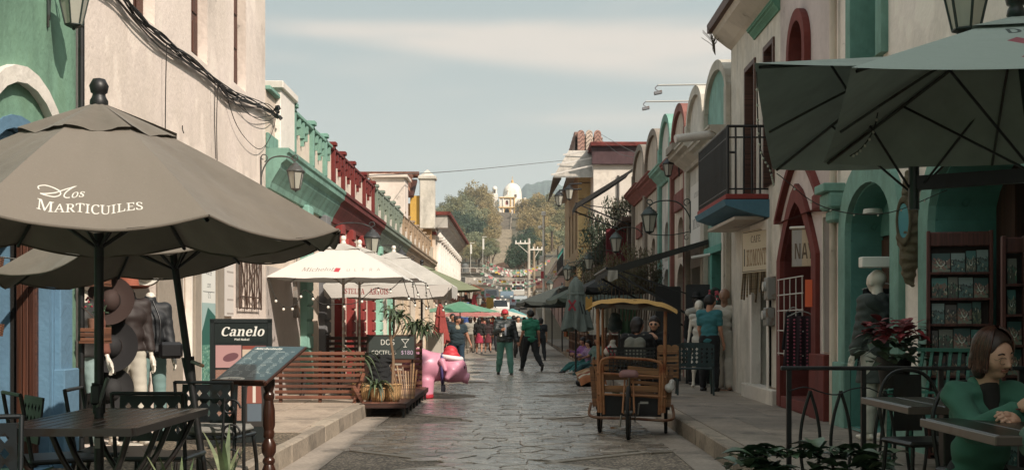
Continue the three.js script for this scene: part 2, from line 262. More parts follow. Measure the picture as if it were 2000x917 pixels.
// A figure standing (or sitting) at the origin facing +z, built to a height of 1.7 m and scaled.
// s: {h, lean, twist, head:[yaw,pitch], L/R arm [forward, out, elbow, inward], LL/RL leg [forward, knee, out], seat, build}
function skeleton(s) {
  const w = s.build || 1, J = {}, X = V(1, 0, 0), Y = V(0, 1, 0), Z = V(0, 0, 1);
  const q = (ax, d) => new THREE.Quaternion().setFromAxisAngle(ax, R(d));
  const leg = (sd, a) => { const [f, k, o = 3] = a, h = V(sd * 0.088 * w, -0.04, 0), up = q(Z, sd * o).multiply(q(X, -f)), kn = V(0, -0.42, 0).applyQuaternion(up).add(h), lo = up.clone().multiply(q(X, k)), an = V(0, -0.40, 0).applyQuaternion(lo).add(kn), ft = up.clone().multiply(q(X, k + (a[3] ?? (f - k)))), toe = V(0, -0.045, 0.15).applyQuaternion(ft).add(an), heel = V(0, -0.045, -0.035).applyQuaternion(ft).add(an), ball = V(0, -0.05, 0.09).applyQuaternion(ft).add(an); return { h, kn, an, toe, heel, ball }; };
  J.LL = leg(1, s.LL || [0, 2]); J.RL = leg(-1, s.RL || [0, 2]);
  const low = Math.min(J.LL.heel.y, J.LL.toe.y, J.RL.heel.y, J.RL.toe.y), base = s.seat !== undefined ? s.seat / ((s.h || 1.7) / 1.7) : -low + 0.03;
  const tq = q(Y, s.twist || 0).multiply(q(X, s.lean || 0)), t = (x, y, z) => V(x, y, z).applyQuaternion(tq);
  J.pel = V(0, 0, 0); J.waist = t(0, 0.16, 0.005); J.chest = t(0, 0.34, 0.0); J.neck = t(0, 0.51, -0.015); 
  const hq = tq.clone().multiply(q(Y, (s.head || [0, 0])[0])).multiply(q(X, (s.head || [0, 0])[1] - 0.6 * (s.lean || 0))); J.hq = hq; J.hc = V(0, 0.155, 0.025).applyQuaternion(hq).add(J.neck);
  const arm = (sd, a) => { const [f, o, e, i = 0] = a, sh = t(sd * 0.175 * w, 0.45, -0.01), up = tq.clone().multiply(q(Z, sd * o)).multiply(q(X, -f)).multiply(q(Y, -sd * i)), el = V(0, -0.285, 0).applyQuaternion(up).add(sh), lo = up.clone().multiply(q(X, -e)), wr = V(0, -0.25, 0).applyQuaternion(lo).add(el); return { sh, el, wr, q: lo, sd }; };
  J.LA = arm(1, s.L || [0, 8, 12]); J.RA = arm(-1, s.R || [0, 8, 12]);
  for (const k of ['pel', 'waist', 'chest', 'neck', 'hc']) J[k].y += base; for (const l of [J.LL, J.RL, J.LA, J.RA]) for (const k in l) if (l[k].isVector3) l[k].y += base;
  J.base = base; return J;
}
const bn = (a, ra, b, rb) => [a.x, a.y, a.z, ra, b.x, b.y, b.z, rb], lerp = (a, b, t) => a.clone().lerp(b, t);
function figure(name, label, category, pos, ry, s, group) {
  const o = thing(name, label, category, pos, ry, group), J = skeleton(s), w = s.build || 1, sc = (s.h || 1.7) / 1.7, cell = s.cell || 0.018, hd = !s.headless;
  const tor = (e = 0) => { const up = J.neck.clone().sub(J.pel).normalize(), out = J.LA.sh.clone().sub(J.RA.sh).normalize(), of = (p, x) => p.clone().addScaledVector(out, x); return [
    bn(of(J.pel, -0.06 * w), 0.105 * w + e, of(J.pel, 0.06 * w), 0.105 * w + e), bn(of(J.waist, -0.045 * w), 0.1 * w * (s.belly || 1) + e, of(J.waist, 0.045 * w), 0.1 * w * (s.belly || 1) + e), bn(of(J.chest, -0.075 * w), 0.1 * w + e, of(J.chest, 0.075 * w), 0.1 * w + e), bn(J.pel, 0.1 * w + e, J.chest, 0.105 * w + e), bn(J.LA.sh, 0.055 * w + e, J.RA.sh, 0.055 * w + e)]; };
  const U = (A, t0, t1, e) => { const b = []; if (t0 < 1) b.push(bn(lerp(A.sh, A.el, t0), 0.052 * w - 0.008 * t0 + e, lerp(A.sh, A.el, Math.min(1, t1)), 0.042 * w + e)); if (t1 > 1) b.push(bn(A.el, 0.041 * w + e, lerp(A.el, A.wr, t1 - 1), mix(0.041, 0.027, t1 - 1) * w + e)); return b; };
  const G = (L, t1, e) => { const b = [bn(L.h, 0.088 * w + e, lerp(L.h, L.kn, Math.min(1, t1)), mix(0.088, 0.055, Math.min(1, t1)) * w + e)]; if (t1 > 1) b.push(bn(L.kn, 0.054 * w + e, lerp(L.kn, L.an, (t1 - 1) * 0.4), 0.056 * w + e), bn(lerp(L.kn, L.an, (t1 - 1) * 0.3), 0.056 * w + e, lerp(L.kn, L.an, t1 - 1), mix(0.054, 0.036, t1 - 1) * w + e)); return b; };
  const hp = (x, y, z) => V(x, y, z).applyQuaternion(J.hq).add(J.hc);
  const headB = hd ? [bn(hp(0, 0.035, -0.022), 0.088, hp(0, 0.02, 0.012), 0.08), bn(hp(0, 0, 0.015), 0.072, hp(0, -0.065, 0.04), 0.042), bn(hp(0.03, -0.02, 0.05), 0.034, hp(-0.03, -0.02, 0.05), 0.034), bn(hp(0, 0.012, 0.088), 0.011, hp(0, -0.022, 0.103), 0.0145), bn(hp(0.078, 0.005, -0.01), 0.012, hp(0.08, -0.03, -0.005), 0.012), bn(hp(-0.078, 0.005, -0.01), 0.012, hp(-0.08, -0.03, -0.005), 0.012)] : [];
  const neckB = [bn(J.neck.clone().lerp(J.chest, 0.15), 0.062, hd ? hp(0, -0.05, -0.02) : lerp(J.neck, J.hc, 0.45), 0.052)];
  const foot = L => [bn(L.an, 0.04, L.heel, 0.034), bn(L.heel, 0.034, L.ball, 0.036), bn(L.ball, 0.036, L.toe, 0.026)];
  const m4 = new THREE.Matrix4().makeScale(sc, sc, sc), add = (parent, nm, g, mat, lb) => { g.applyMatrix4(m4); return part(parent, nm, g, mat, lb ? { label: lb } : {}); };
  const bodyB = [...tor(-0.012), ...U(J.LA, 0, 2, -0.004), ...U(J.RA, 0, 2, -0.004), ...(s.half ? [] : [...G(J.LL, 2, -0.006), ...G(J.RL, 2, -0.006), ...foot(J.LL).map(b => (b[3] -= 0.008, b[7] -= 0.008, b)), ...foot(J.RL).map(b => (b[3] -= 0.008, b[7] -= 0.008, b))]), ...neckB, ...headB];
  const geos = [blob(bodyB, cell, 0.025)];
  for (const A of [J.LA, J.RA]) { const g = hand((s.curl ?? 0.6), cell > 0.024 ? 0.011 : 0.007); if (A.sd > 0) { g.scale(-1, 1, 1); flip(g); } g.applyMatrix4(new THREE.Matrix4().compose(A.wr, A.q, V(1, 1, 1))); geos.push(g); }
  const skin = typeof s.skin === 'string' ? skinM(s.skin) : s.skin;
  const body = part(o, 'body', geos.map(g => g.applyMatrix4(m4)), skin);
  if (hd && s.face) { for (const e of [-1, 1]) add(body, 'eye', sph(0.0125, hp(e * 0.031, 0.008, 0.073).x, hp(e * 0.031, 0.008, 0.073).y, hp(e * 0.031, 0.008, 0.073).z, 1, 0.7, 1, 8, 6), M('#2a211c', { r: 0.3 })); add(body, 'mouth', rod(hp(-0.021, -0.05, 0.084), hp(0.021, -0.05, 0.084), 0.0055), M('#8a4f45', { r: 0.5 })); for (const e of [-1, 1]) add(body, 'eyebrow', rod(hp(e * 0.016, 0.03, 0.086), hp(e * 0.046, 0.03, 0.074), 0.005), M('#2a211c')); }
  const h2 = cell * 0.9;
  for (const c of s.wear || []) {
    const mat = typeof c.mat === 'string' ? fabric(c.mat) : c.mat, e = c.e ?? 0.014, fo = c.folds ?? 0.0035; let b = [], opt = { folds: fo };
    if (c.k === 'top') { b = [...tor(e), ...U(J.LA, 0, c.sleeve ?? 0.6, e), ...U(J.RA, 0, c.sleeve ?? 0.6, e)]; if (c.sleeve === 0) b = tor(e); if (c.hood) b.push(bn(J.neck, 0.075, J.neck, 0.075)); const lowY = J.pel.y + (c.hem ?? -0.06); if ((s.lean || 0) < 35) opt.cut = (x, y, z) => lowY - y; if (c.collar) b.push(bn(J.neck.clone(), 0.07, lerp(J.neck, J.hc, 0.25), 0.066)); }
    if (c.k === 'trousers') { opt.folds *= 0.5; b = [bn(J.pel.clone().add(V(-0.06 * w, 0.02, 0)), 0.112 * w + e - 0.008, J.pel.clone().add(V(0.06 * w, 0.02, 0)), 0.112 * w + e - 0.008), ...G(J.LL, c.len ?? 1.94, e), ...G(J.RL, c.len ?? 1.94, e)]; if (c.wide) for (const L of [J.LL, J.RL]) b.push(bn(L.kn, 0.07 + c.wide, lerp(L.kn, L.an, 0.92), 0.075 + c.wide)); const topY = J.pel.y + 0.07; opt.cut = s.seat !== undefined ? null : (x, y, z) => y - topY; }
    if (c.k === 'skirt') { const f = c.len ?? 0.4, p = J.pel; b = [bn(p.clone().add(V(-0.05, 0, 0)), 0.115 * w, p.clone().add(V(0.05, 0, 0)), 0.115 * w), bn(p, 0.14 * w, p.clone().add(V(0, -f, 0.01)), (c.hem ?? 0.2) * w)]; const l = p.y - f, tp = p.y + 0.06; opt.cut = (x, y, z) => Math.max(l - y, y - tp); }
    if (c.k === 'shoes') { for (const L of [J.LL, J.RL]) add(o, 'shoe', blob([...foot(L)], h2 * 0.8, 0.02), mat, c.label); continue; }
    if (c.k === 'hair') { const l = c.len ?? 0, up = J.hq.clone(); b = [bn(hp(0, 0.05, -0.035), 0.092, hp(0, 0.045, 0), 0.088), bn(hp(0.03, 0.01, -0.05), 0.072, hp(-0.03, 0.01, -0.05), 0.072)]; if (l) b.push(bn(hp(0.05, 0, -0.045), 0.06, hp(0.05, -l, -0.06), 0.035), bn(hp(-0.05, 0, -0.045), 0.06, hp(-0.05, -l, -0.06), 0.035), bn(hp(0, 0, -0.06), 0.065, hp(0, -l, -0.075), 0.04)); if (c.bun) b.push(bn(hp(0, 0.09, -0.11), 0.045, hp(0, 0.09, -0.11), 0.045)); const fc = hp(0, -0.055, 0.105), n = V(0, 0, 1).applyQuaternion(J.hq); opt = { folds: 0.002, cut: (x, y, z) => 0.098 - Math.hypot(x - fc.x, (y - fc.y) * 0.92, z - fc.z) }; }
    if (c.k === 'cap') { const m = add(o, 'cap', blob([bn(hp(0, 0.065, -0.02), 0.096, hp(0, 0.06, 0.005), 0.093)], h2, 0.02, { cut: (x, y, z) => { const p = V(x, y, z).sub(J.hc).applyQuaternion(J.hq.clone().invert()); return 0.04 - p.y; } }), mat, c.label); add(m, 'visor', blob([bn(hp(-0.03, 0.055, 0.1), 0.042, hp(0.03, 0.055, 0.1), 0.042)], 0.009, 0.01, { cut: (x, y, z) => { const p = V(x, y, z).sub(J.hc).applyQuaternion(J.hq.clone().invert()); return Math.abs(p.y - 0.05) - 0.007; } }), mat); continue; }
    if (c.k === 'hat') { const g = lathe([[0.001, 0.115], [0.05, 0.118], [0.085, 0.105], [0.098, 0.03], [0.102, 0.0], [0.16, -0.008], [0.2, 0.012], [0.2, 0.018], [0.16, 0], [0.1, 0.012]], 24); g.applyMatrix4(new THREE.Matrix4().compose(hp(0, 0.045 + (c.up || 0), -0.01), J.hq, V(c.s || 1, 1, c.s || 1))); add(o, 'hat', g, mat, c.label); continue; }
    if (c.k === 'glasses') { for (const e of [-1, 1]) add(o, 'lens', sph(0.026, hp(e * 0.033, 0.008, 0.09).x, hp(e * 0.033, 0.008, 0.09).y, hp(e * 0.033, 0.008, 0.09).z, 1, 0.85, 0.5, 10, 8), mat, 'dark sunglass lens'); continue; }
    if (c.k === 'backpack') { const bk = V(0, 0, -1), p = J.chest.clone().addScaledVector(bk, 0.15), p2 = J.waist.clone().addScaledVector(bk, 0.16); b = [bn(p.clone().add(V(-0.07, 0.04, 0)), 0.1, p2.clone().add(V(-0.07, 0, 0)), 0.1), bn(p.clone().add(V(0.07, 0.04, 0)), 0.1, p2.clone().add(V(0.07, 0, 0)), 0.1)]; for (const A of [J.LA, J.RA]) b.push(bn(A.sh.clone().add(V(-A.sd * 0.06, 0.06, -0.05)), 0.022, A.sh.clone().add(V(-A.sd * 0.06, -0.02, 0.1)), 0.022)); }
    if (c.k === 'bones') { b = c.f(J, hp).map(q => bn(...q)); if (c.cut) opt.cut = c.cut(J); }
    if (!b.length) continue;
    add(o, c.n || { top: 'shirt', trousers: 'trousers', skirt: 'skirt', hair: 'hair', backpack: 'backpack' }[c.k], blob(b, c.cell || h2, c.blend ?? 0.025, opt), mat, c.label);
  }
  o.J = J; o.sc = sc; return o;
}
// ------------------------------------------------------------------ the ground: land, road, pavements, hill
const WL = 3.9, WR = 3.85, KL = -2.26, KR = 2.05, SW = 0.2;       // wall lines, kerb lines, pavement height
const landY = (x, u) => { const up = u < 95 ? 0 : u < 330 ? 0.056 * (u - 95) : u < 560 ? 13.2 + (u - 330) * 0.157 : 49.3; const side = Math.exp(-((x / 170) ** 2)); return u < 330 ? up : 13.2 + (up - 13.2) * side; };
{
  const us = [-300, -40, 0, 60, 95, 120, 150, 200, 260, 330, 360, 400, 440, 480, 520, 560, 580, 620, 700, 800, 1000, 1500, 2500, 5000], xs = [-4000, -1500, -700, -400, -250, -160, -110, -80, -55, -40, -28, -18, -9, -4.5, 0, 4.5, 9, 18, 28, 40, 55, 80, 110, 160, 250, 400, 700, 1500, 4000];
  const pos = [], idx = []; for (const u of us) for (const x of xs) { const n = u > 340 && Math.abs(x) > 6 ? 1.6 * (hash3(x * 7 | 0, u | 0, 3) - 0.5) : 0; pos.push(x, (u > 700 ? landY(x, 700) * Math.max(0, 1 - (u - 700) / 600) : landY(x, u)) + n - 0.03, -u); }
  const n = xs.length; for (let j = 0; j < us.length - 1; j++) for (let i = 0; i < n - 1; i++) { const a = j * n + i; idx.push(a, a + 1, a + n + 1, a, a + n + 1, a + n); }
  const g = new THREE.BufferGeometry(); g.setAttribute('position', new THREE.Float32BufferAttribute(pos, 3)); g.setIndex(idx); g.computeVertexNormals();
  tag(solo('terrain', 'earth and dry grass rising to the church hill behind the street', null, fin(g), M('#6d6450', { map: T.concrete, r: 1 })), null, null, null, 'structure');
}
const period = 5.75, apexL = 12.75, halfB = 1.42, apL = -0.5, apR = 0.3, gL = -1.9, gR = 1.7;
const tris = []; for (let k = -2; k < 9; k++) { const d = apexL + k * period; tris.push([V(gL, 0, -(d - halfB + 0.1)), V(gL, 0, -(d + halfB)), V(apL, 0, -d)]); tris.push([V(gR, 0, -(d + halfB)), V(gR, 0, -(d - halfB)), V(apR, 0, -d - 0.1)]); }
const road = struct('road', 'worn flagstone street with zigzag aggregate panels between two kerbs');
{
  const ramp = (x0, x1, y) => { const L = []; const us = [-12, 60, 95, 130, 170, 215, 260, 330]; for (let i = 0; i < us.length - 1; i++) L.push([V(x0, landY(0, us[i]) + y, -us[i]), V(x1, landY(0, us[i]) + y, -us[i]), V(x1, landY(0, us[i + 1]) + y, -us[i + 1]), V(x0, landY(0, us[i + 1]) + y, -us[i + 1])]); return polys(L); };
  part(road, 'aggregate_surface', ramp(-2.4, 2.2, 0), M('#ada194', { map: T.aggr, bump: T.aggr, bs: 0.006, r: 0.72 }));
  part(road, 'gutter', [slab(KL, gL, -0.03, 0.008, 12, -88), slab(gR, KR, -0.03, 0.008, 12, -88)], M('#aaa096', { map: T.concrete, bump: T.bump, bs: 0.006, r: 0.7 }));
  part(road, 'worn_surface', ramp(gL, gR, 0.004).applyMatrix4(new THREE.Matrix4().makeTranslation(0, 0, -48)), M('#aaa197', { map: T.stone, bump: T.stoneb, bs: 0.02, r: 0.6 }));
  // concrete strips along the edges of every aggregate triangle
  const st = []; for (const t of tris) for (const [a, b] of [[t[0], t[2]], [t[1], t[2]]]) { const d = b.clone().sub(a), n = V(d.z, 0, -d.x).normalize().multiplyScalar(0.05); st.push(slab(-d.length() / 2 - 0.04, d.length() / 2 + 0.04, -0.01, 0.014, -0.055, 0.055, 0.004).applyMatrix4(new THREE.Matrix4().makeRotationY(Math.atan2(-d.z, d.x)).setPosition((a.x + b.x) / 2, 0, (a.z + b.z) / 2))); }
  part(road, 'edge_strip', st, M('#b0a69a', { map: T.concrete, bump: T.bump, bs: 0.004, r: 0.65 }));
  // mortar under the flags, cut by the triangles
  const mort = []; 
  // flagstones: cells round jittered points, clipped by the triangles
  const rnd = rng(77), sx = 0.27, sz = 0.36, pts = [], rows = Math.floor(44 / sz), cols = 13;
  for (let j = 0; j < rows; j++) for (let i = 0; i < cols; i++) pts.push({ x: gL + (i + 0.5 + (rnd() - 0.5) * 0.85) * (gR - gL) / cols, z: -(4.4 + (j + 0.5 + (rnd() - 0.5) * 0.85) * sz), i, j });
  const clip = (P, nx, nz, c) => { const o = []; for (let k = 0; k < P.length; k++) { const a = P[k], b = P[(k + 1) % P.length], da = a[0] * nx + a[1] * nz - c, db = b[0] * nx + b[1] * nz - c; if (da <= 0) o.push(a); if ((da <= 0) !== (db <= 0)) { const t = da / (da - db); o.push([mix(a[0], b[0], t), mix(a[1], b[1], t)]); } } return o; };
  const inTri = (x, z) => tris.some(t => { const s = (a, b) => (b.x - a.x) * (z - a.z) - (b.z - a.z) * (x - a.x); const u = s(t[0], t[1]), v = s(t[1], t[2]), w = s(t[2], t[0]); return (u >= 0 && v >= 0 && w >= 0) || (u <= 0 && v <= 0 && w <= 0); });
  const stoneMats = ['#cbc2b7', '#bbb2a7', '#d0c6ba', '#aea59a', '#c4b8aa'].map(c => M(c, { map: T.stone, bump: T.stoneb, bs: 0.012, roughnessMap: T.stoner, r: 0.52 }));
  const late = [[], [], [], [], []]; let made = 0;
  for (const p of pts) {
    let P = [[gL, p.z - 1], [gR, p.z - 1], [gR, p.z + 1], [gL, p.z + 1]]; P = [[Math.max(gL, p.x - 1), p.z - 1], [Math.min(gR, p.x + 1), p.z - 1], [Math.min(gR, p.x + 1), p.z + 1], [Math.max(gL, p.x - 1), p.z + 1]];
    for (const q of pts) { if (q === p || Math.abs(q.j - p.j) > 2 || Math.abs(q.i - p.i) > 2) continue; const nx = q.x - p.x, nz = q.z - p.z; P = clip(P, nx, nz, nx * (p.x + q.x) / 2 + nz * (p.z + q.z) / 2); if (P.length < 3) break; }
    if (P.length < 3) continue; let cx = 0, cz = 0; for (const a of P) { cx += a[0] / P.length; cz += a[1] / P.length; }
    if (inTri(cx, cz)) continue;
    for (const t of tris) for (const [a, b] of [[t[0], t[2]], [t[1], t[2]]]) { let nx = b.z - a.z, nz = -(b.x - a.x); const l = Math.hypot(nx, nz); nx /= l; nz /= l; const o = t[0] === a ? t[1] : t[0]; let c = nx * a.x + nz * a.z; if (nx * o.x + nz * o.z < c) { nx = -nx; nz = -nz; c = -c; } c -= 0.055; const inside = z => z <= Math.max(a.z, b.z) + 0.02 && z >= Math.min(a.z, b.z) - 0.02; if (inside(cz) && nx * cx + nz * cz < c && Math.abs(nx * cx + nz * cz - c) < 0.6) P = clip(P, nx, nz, c); if (P.length < 3) break; }
    if (P.length < 3) continue; cx = cz = 0; for (const a of P) { cx += a[0] / P.length; cz += a[1] / P.length; }
    const y0 = 0.015 + 0.009 * rnd(), tx = (rnd() - 0.5) * 0.03, tz = (rnd() - 0.5) * 0.05, inset = 0.002 + 0.003 * rnd();
    const ring = (k, y) => P.map(a => { const dx = a[0] - cx, dz = a[1] - cz, l = Math.hypot(dx, dz) || 1, s = Math.max(0.3, 1 - k / l); return V(dx * s, y + tx * dx + tz * dz, dz * s); });
    const top = ring(inset + 0.014, y0), mid = ring(inset, y0 - 0.006), bot = ring(inset, -0.01), L = [], n = P.length;
    for (let k = 0; k < n; k++) { const m = (k + 1) % n; L.push([V(0, y0 + 0.002, 0), top[m], top[k]], [top[k], top[m], mid[m], mid[k]], [mid[k], mid[m], bot[m], bot[k]]); }
    const g = polys(L); g.computeVertexNormals(); const mi = Math.floor(rnd() * 5);
    if (made < 300 && -cz > 8.4) { g.translate(cx, 0, cz); boxuv(g); g.translate(-cx, 0, -cz); piece(road, 'paving_stone', g, stoneMats[mi], cx, 0, cz); made++; } else { g.translate(cx, 0, cz); late[mi].push(g); }
  }
  late.forEach((g, i) => { if (g.length) part(road, 'paving_stones', g, stoneMats[i], { kind: 'stuff' }); });
}
// pavements with kerb stones
{
  const kerbM = ['#a89d90', '#9d9387', '#b0a597'].map(c => M(c, { map: T.concrete, bump: T.bump, bs: 0.01, r: 0.85 })), rnd = rng(5);
  const left = struct('sidewalk', 'sunlit concrete pavement with its kerb on the left of the street');
  const warm = M('#b3a597', { map: T.concrete, bump: T.bump, bs: 0.006, r: 0.88 });
  part(left, 'aggregate_surface', slab(-4.3, KL - 0.02, -0.05, SW - 0.008, 12, -14.2), M('#8f8373', { map: T.aggr, bump: T.aggr, bs: 0.008, r: 0.9 }));
  part(left, 'concrete_base', slab(-4.3, KL - 0.02, -0.05, SW - 0.012, -14.2, -96), warm);
  for (let u = 14.22; u < 36; u += 1.32) for (const [x0, x1] of [[-3.9, -3.23], [-3.215, -2.455]]) part(left, 'paving_slab', slab(x0 + 0.006, x1 - 0.006, SW - 0.02, SW - 0.003 + 0.004 * rnd(), -u - 0.006, -u - 1.31, 0.006), warm);
  for (let u = -8, i = 0; u < 60; i++) { const l = 0.95 + 0.5 * rnd(), y = SW + 0.006 * rnd(), w = u > 14 ? 0.19 : 0.12; part(left, 'kerb_stone', slab(KL - w, KL + 0.008 * rnd(), -0.05, y, -u - 0.006, -u - l, 0.016), kerbM[i % 3]); u += l; }
  const right = struct('sidewalk', 'shaded slab pavement with its kerb on the right of the street');
  part(right, 'concrete_base', slab(KR + 0.02, 4.3, -0.05, SW - 0.014, 12, -96), M('#80786f', { map: T.concrete, r: 0.85 }));
  const gm = ['#9d9388', '#948a80', '#a5998d'].map(c => M(c, { map: T.concrete, bump: T.bump, bs: 0.006, r: 0.7 }));
  for (let u = 4.5, j = 0; u < 30; u += 0.72, j++) for (let i = 0; i < 3; i++) { const w = (3.85 - KR - 0.2) / 3, x = KR + 0.2 + i * w; part(right, 'paving_slab', slab(x + 0.004, x + w - 0.004, SW - 0.03, SW - 0.004 + 0.005 * rnd(), -u - 0.004, -u - 0.716, 0.005), gm[(i * 7 + j * 3 + (rnd() * 3 | 0)) % 3]); }
  for (let u = -8, i = 0; u < 60; i++) { const l = 0.9 + 0.5 * rnd(), y = SW + 0.006 * rnd(); part(right, 'kerb_stone', slab(KR - 0.008 * rnd(), KR + 0.19, -0.05, y, -u - 0.006, -u - l, 0.016), kerbM[(i + 1) % 3]); u += l; }
}
// ------------------------------------------------------------------ facade frame: u along the street, v up, t out of the wall towards the street
class Facade {
  constructor(name, label, side, u0, category = 'building') { this.side = side; this.u0 = u0; this.W = side < 0 ? WL : WR; this.o = thing(name, label, category, [side * this.W, 0, -u0]); this.m = new THREE.Matrix4().set(0, 0, -side, 0, 0, 1, 0, 0, -1, 0, 0, u0, 0, 0, 0, 1); }
  p(parent, name, geos, mat, opt) { if (!Array.isArray(geos)) geos = [geos]; return part(parent || this.o, name, geos.map(g => mapped(g, this.m)), mat, opt); }
  w(u, v, t) { return V(this.side * (this.W - t), v, -u); }            // a point of the frame in the street
  // shell: front wall with openings, ends, roof slab and the block behind
  shell(u0, u1, top, mat, holes = [], o = {}) {
    const pts = o.outline || [[u0, 0], [u1, 0], [u1, top], [u0, top]], th = o.th || 0.38, back = o.back || 6, tb = o.room || 1.1;
    const g = [ext(pts, th, holes.map(h => h.slice().reverse()), -th)];
    g.push(slab(u0, u1, 0, top - 0.3, -back, -tb), slab(u0, u0 + 0.2, 0, top - 0.3, -tb, -th), slab(u1 - 0.2, u1, 0, top - 0.3, -tb, -th), slab(u0 + 0.2, u1 - 0.2, top - 0.6, top - 0.3, -tb, -th));
    return this.p(null, 'wall', g, mat);
  }
}
const B3 = (u0, u1, v0, v1, t0, t1, b = 0) => slab(u0, u1, v0, v1, t0, t1, b);
// an opening's outline: straight jambs with a round, low or pointed head
function opening(u0, u1, v0, vs, rise = 0, kind = 'round') {
  if (!rise) return [[u0, v0], [u1, v0], [u1, vs], [u0, vs]];
  const c = (u0 + u1) / 2, r = (u1 - u0) / 2, P = [[u0, v0], [u1, v0]], n = 14;
  for (let i = 0; i <= n; i++) { const a = Math.PI * i / n, x = Math.cos(a); const y = kind === 'point' ? (1 - Math.abs(x) ** 1.5) * rise : Math.sin(a) * rise; P.push([c + r * x, vs + y]); }
  return P;
}
// band round an opening: outline grown by w, with the opening cut out
const surround = (u0, u1, v0, vs, rise, w, t0, t1, kind) => ext(opening(u0 - w, u1 + w, v0, vs, rise + (rise ? w : 0), kind).map(([x, y], i, a) => rise ? [x, y] : [x, i > 1 ? y + w : y]), t1 - t0, [opening(u0, u1, v0 + 0.001, vs, rise, kind).slice().reverse()], t0);
// cornice profile run along u: list of [t, v] points
const cornice = (u0, u1, prof) => { const g = ext(prof, Math.abs(u1 - u0)); g.applyMatrix4(new THREE.Matrix4().set(0, 0, 1, u0, 0, 1, 0, 0, 1, 0, 0, 0, 0, 0, 0, 1)); return flip(g); };
const crown = (v0, v1, out, t0 = 0) => { const h = v1 - v0; return [[t0, v0], [t0 + out * 0.18, v0], [t0 + out * 0.25, v0 + h * 0.15], [t0 + out * 0.4, v0 + h * 0.3], [t0 + out * 0.62, v0 + h * 0.5], [t0 + out * 0.68, v0 + h * 0.62], [t0 + out * 0.9, v0 + h * 0.72], [t0 + out * 0.92, v0 + h * 0.86], [t0 + out, v0 + h * 0.9], [t0 + out, v1], [t0, v1]]; };
// ------------------------------------------------------------------ shared fittings
const C = { cream: '#e3d6ca', cream2: '#d5c7b8', white: '#e0dad0', mint: '#84ae98', teal: '#5fa595', tealD: '#3f7f72', blue: '#5f829a', red: '#7a2f2c', redD: '#5d2423', taupe: '#9b9183', grey: '#8b8a88', brown: '#5a3427', darkwood: '#3a241c', pink: '#cfa999', yellow: '#c9b27e' };
const DARK = M('#15130f', { r: 0.9 });
// panelled wooden door or shutter leaf in the facade frame
function leaf(F, parent, name, u0, u1, v0, v1, t, mat, rows = 3, label) {
  const d = F.p(parent, name, B3(u0, u1, v0, v1, t - 0.04, t, 0.006), mat, label ? { label } : {});
  const h = (v1 - v0) / rows; for (let i = 0; i < rows; i++) F.p(d, 'panel', B3(u0 + 0.07, u1 - 0.07, v0 + i * h + 0.06, v0 + (i + 1) * h - 0.04, t, t + 0.018, 0.012), mat);
  return d;
}
// street lantern on a scrolled wall bracket: six glass panes in an iron frame; origin at the lantern's top ring
function lanternGeo(s = 1) {
  const o = { frame: [], pane: [], roof: [] }, n = 6, rt = 0.2 * s, rb = 0.11 * s, h = 0.4 * s, y0 = -0.62 * s;
  for (let i = 0; i < n; i++) {
    const a = (i + 0.5) / n * Math.PI * 2, b = (i + 1.5) / n * Math.PI * 2, p = (r, y, t) => V(Math.cos(t) * r, y, Math.sin(t) * r);
    o.frame.push(rod(p(rt, y0 + h, a), p(rb, y0, a), 0.012 * s, 0.012 * s, 5), rod(p(rt, y0 + h, a), p(rt, y0 + h, b), 0.016 * s, 0.016 * s, 5), rod(p(rb, y0, a), p(rb, y0, b), 0.013 * s, 0.013 * s, 5));
    o.pane.push(polys([[p(rt * 0.97, y0 + h, a), p(rt * 0.97, y0 + h, b), p(rb * 0.97, y0, b), p(rb * 0.97, y0, a)]]));
  }
  o.roof.push(lathe([[0.215 * s, y0 + h - 0.01], [0.235 * s, y0 + h + 0.015 * s], [0.2 * s, y0 + h + 0.04 * s], [0.13 * s, y0 + h + 0.13 * s], [0.075 * s, y0 + h + 0.155 * s], [0.075 * s, y0 + h + 0.19 * s], [0.03 * s, y0 + h + 0.2 * s], [0.02 * s, -0.0]], 6));
  o.frame.push(cyl(rb, rb * 0.5, 0.04 * s, 0, y0 - 0.02 * s, 0, 6), sph(0.022 * s, 0, y0 - 0.05 * s, 0), rod(V(0, y0, 0), V(0, y0 + 0.16 * s, 0), 0.02 * s, 0.02 * s, 6));
  return o;
}
function lantern(label, p, wallX, s = 1, col = IRON, low = false) {
  const o = thing('wall_lantern', label, 'lantern', p, 0, 'wrought iron street lanterns'), g = lanternGeo(s);
  part(o, 'frame', g.frame, col); part(o, 'roof', g.roof, col); for (const q of g.pane) part(o, 'pane', q, frost);
  if (wallX !== null) {
    const w = wallX - p.x, k = Math.sign(w), sc = (c, r, a0, a1) => Array.from({ length: 12 }, (_, i) => { const t = mix(a0, a1, i / 11), q = r * (1 - 0.6 * i / 11); return V(c.x + Math.cos(t) * q * k, c.y + Math.sin(t) * q, 0); });
    const b = [tube([V(0, 0.02 * s, 0), V(w * 0.25, 0.12 * s, 0), V(w * 0.7, 0.08 * s, 0), V(w - k * 0.03, -0.25 * s, 0), V(w - k * 0.02, -0.55 * s, 0)], 0.012 * s + 0.004, 20, 5), tube(sc(V(k * 0.0, 0.09 * s, 0), 0.09 * s, -1.5, 5), 0.009 * s + 0.003, 18, 5), tube(sc(V(w - k * 0.08 * s, 0.1 * s, 0), 0.1 * s, 4.5, -1.5), 0.009 * s + 0.003, 18, 5), rod(V(w - k * 0.012, -0.65 * s, 0), V(w - k * 0.012, 0.12 * s, 0), 0.014, 0.014, 5)];
    if (low) b.push(tube([V(0, -0.68 * s, 0), V(w * 0.5, -0.7 * s, 0), V(w * 0.95, -0.62 * s, 0)], 0.012 * s, 14, 5), tube(sc(V(w * 0.9, -0.76 * s, 0), 0.07 * s, 1.5, 7), 0.009 * s, 14, 5));
    part(o, 'bracket', b, col);
  }
  return o;
}
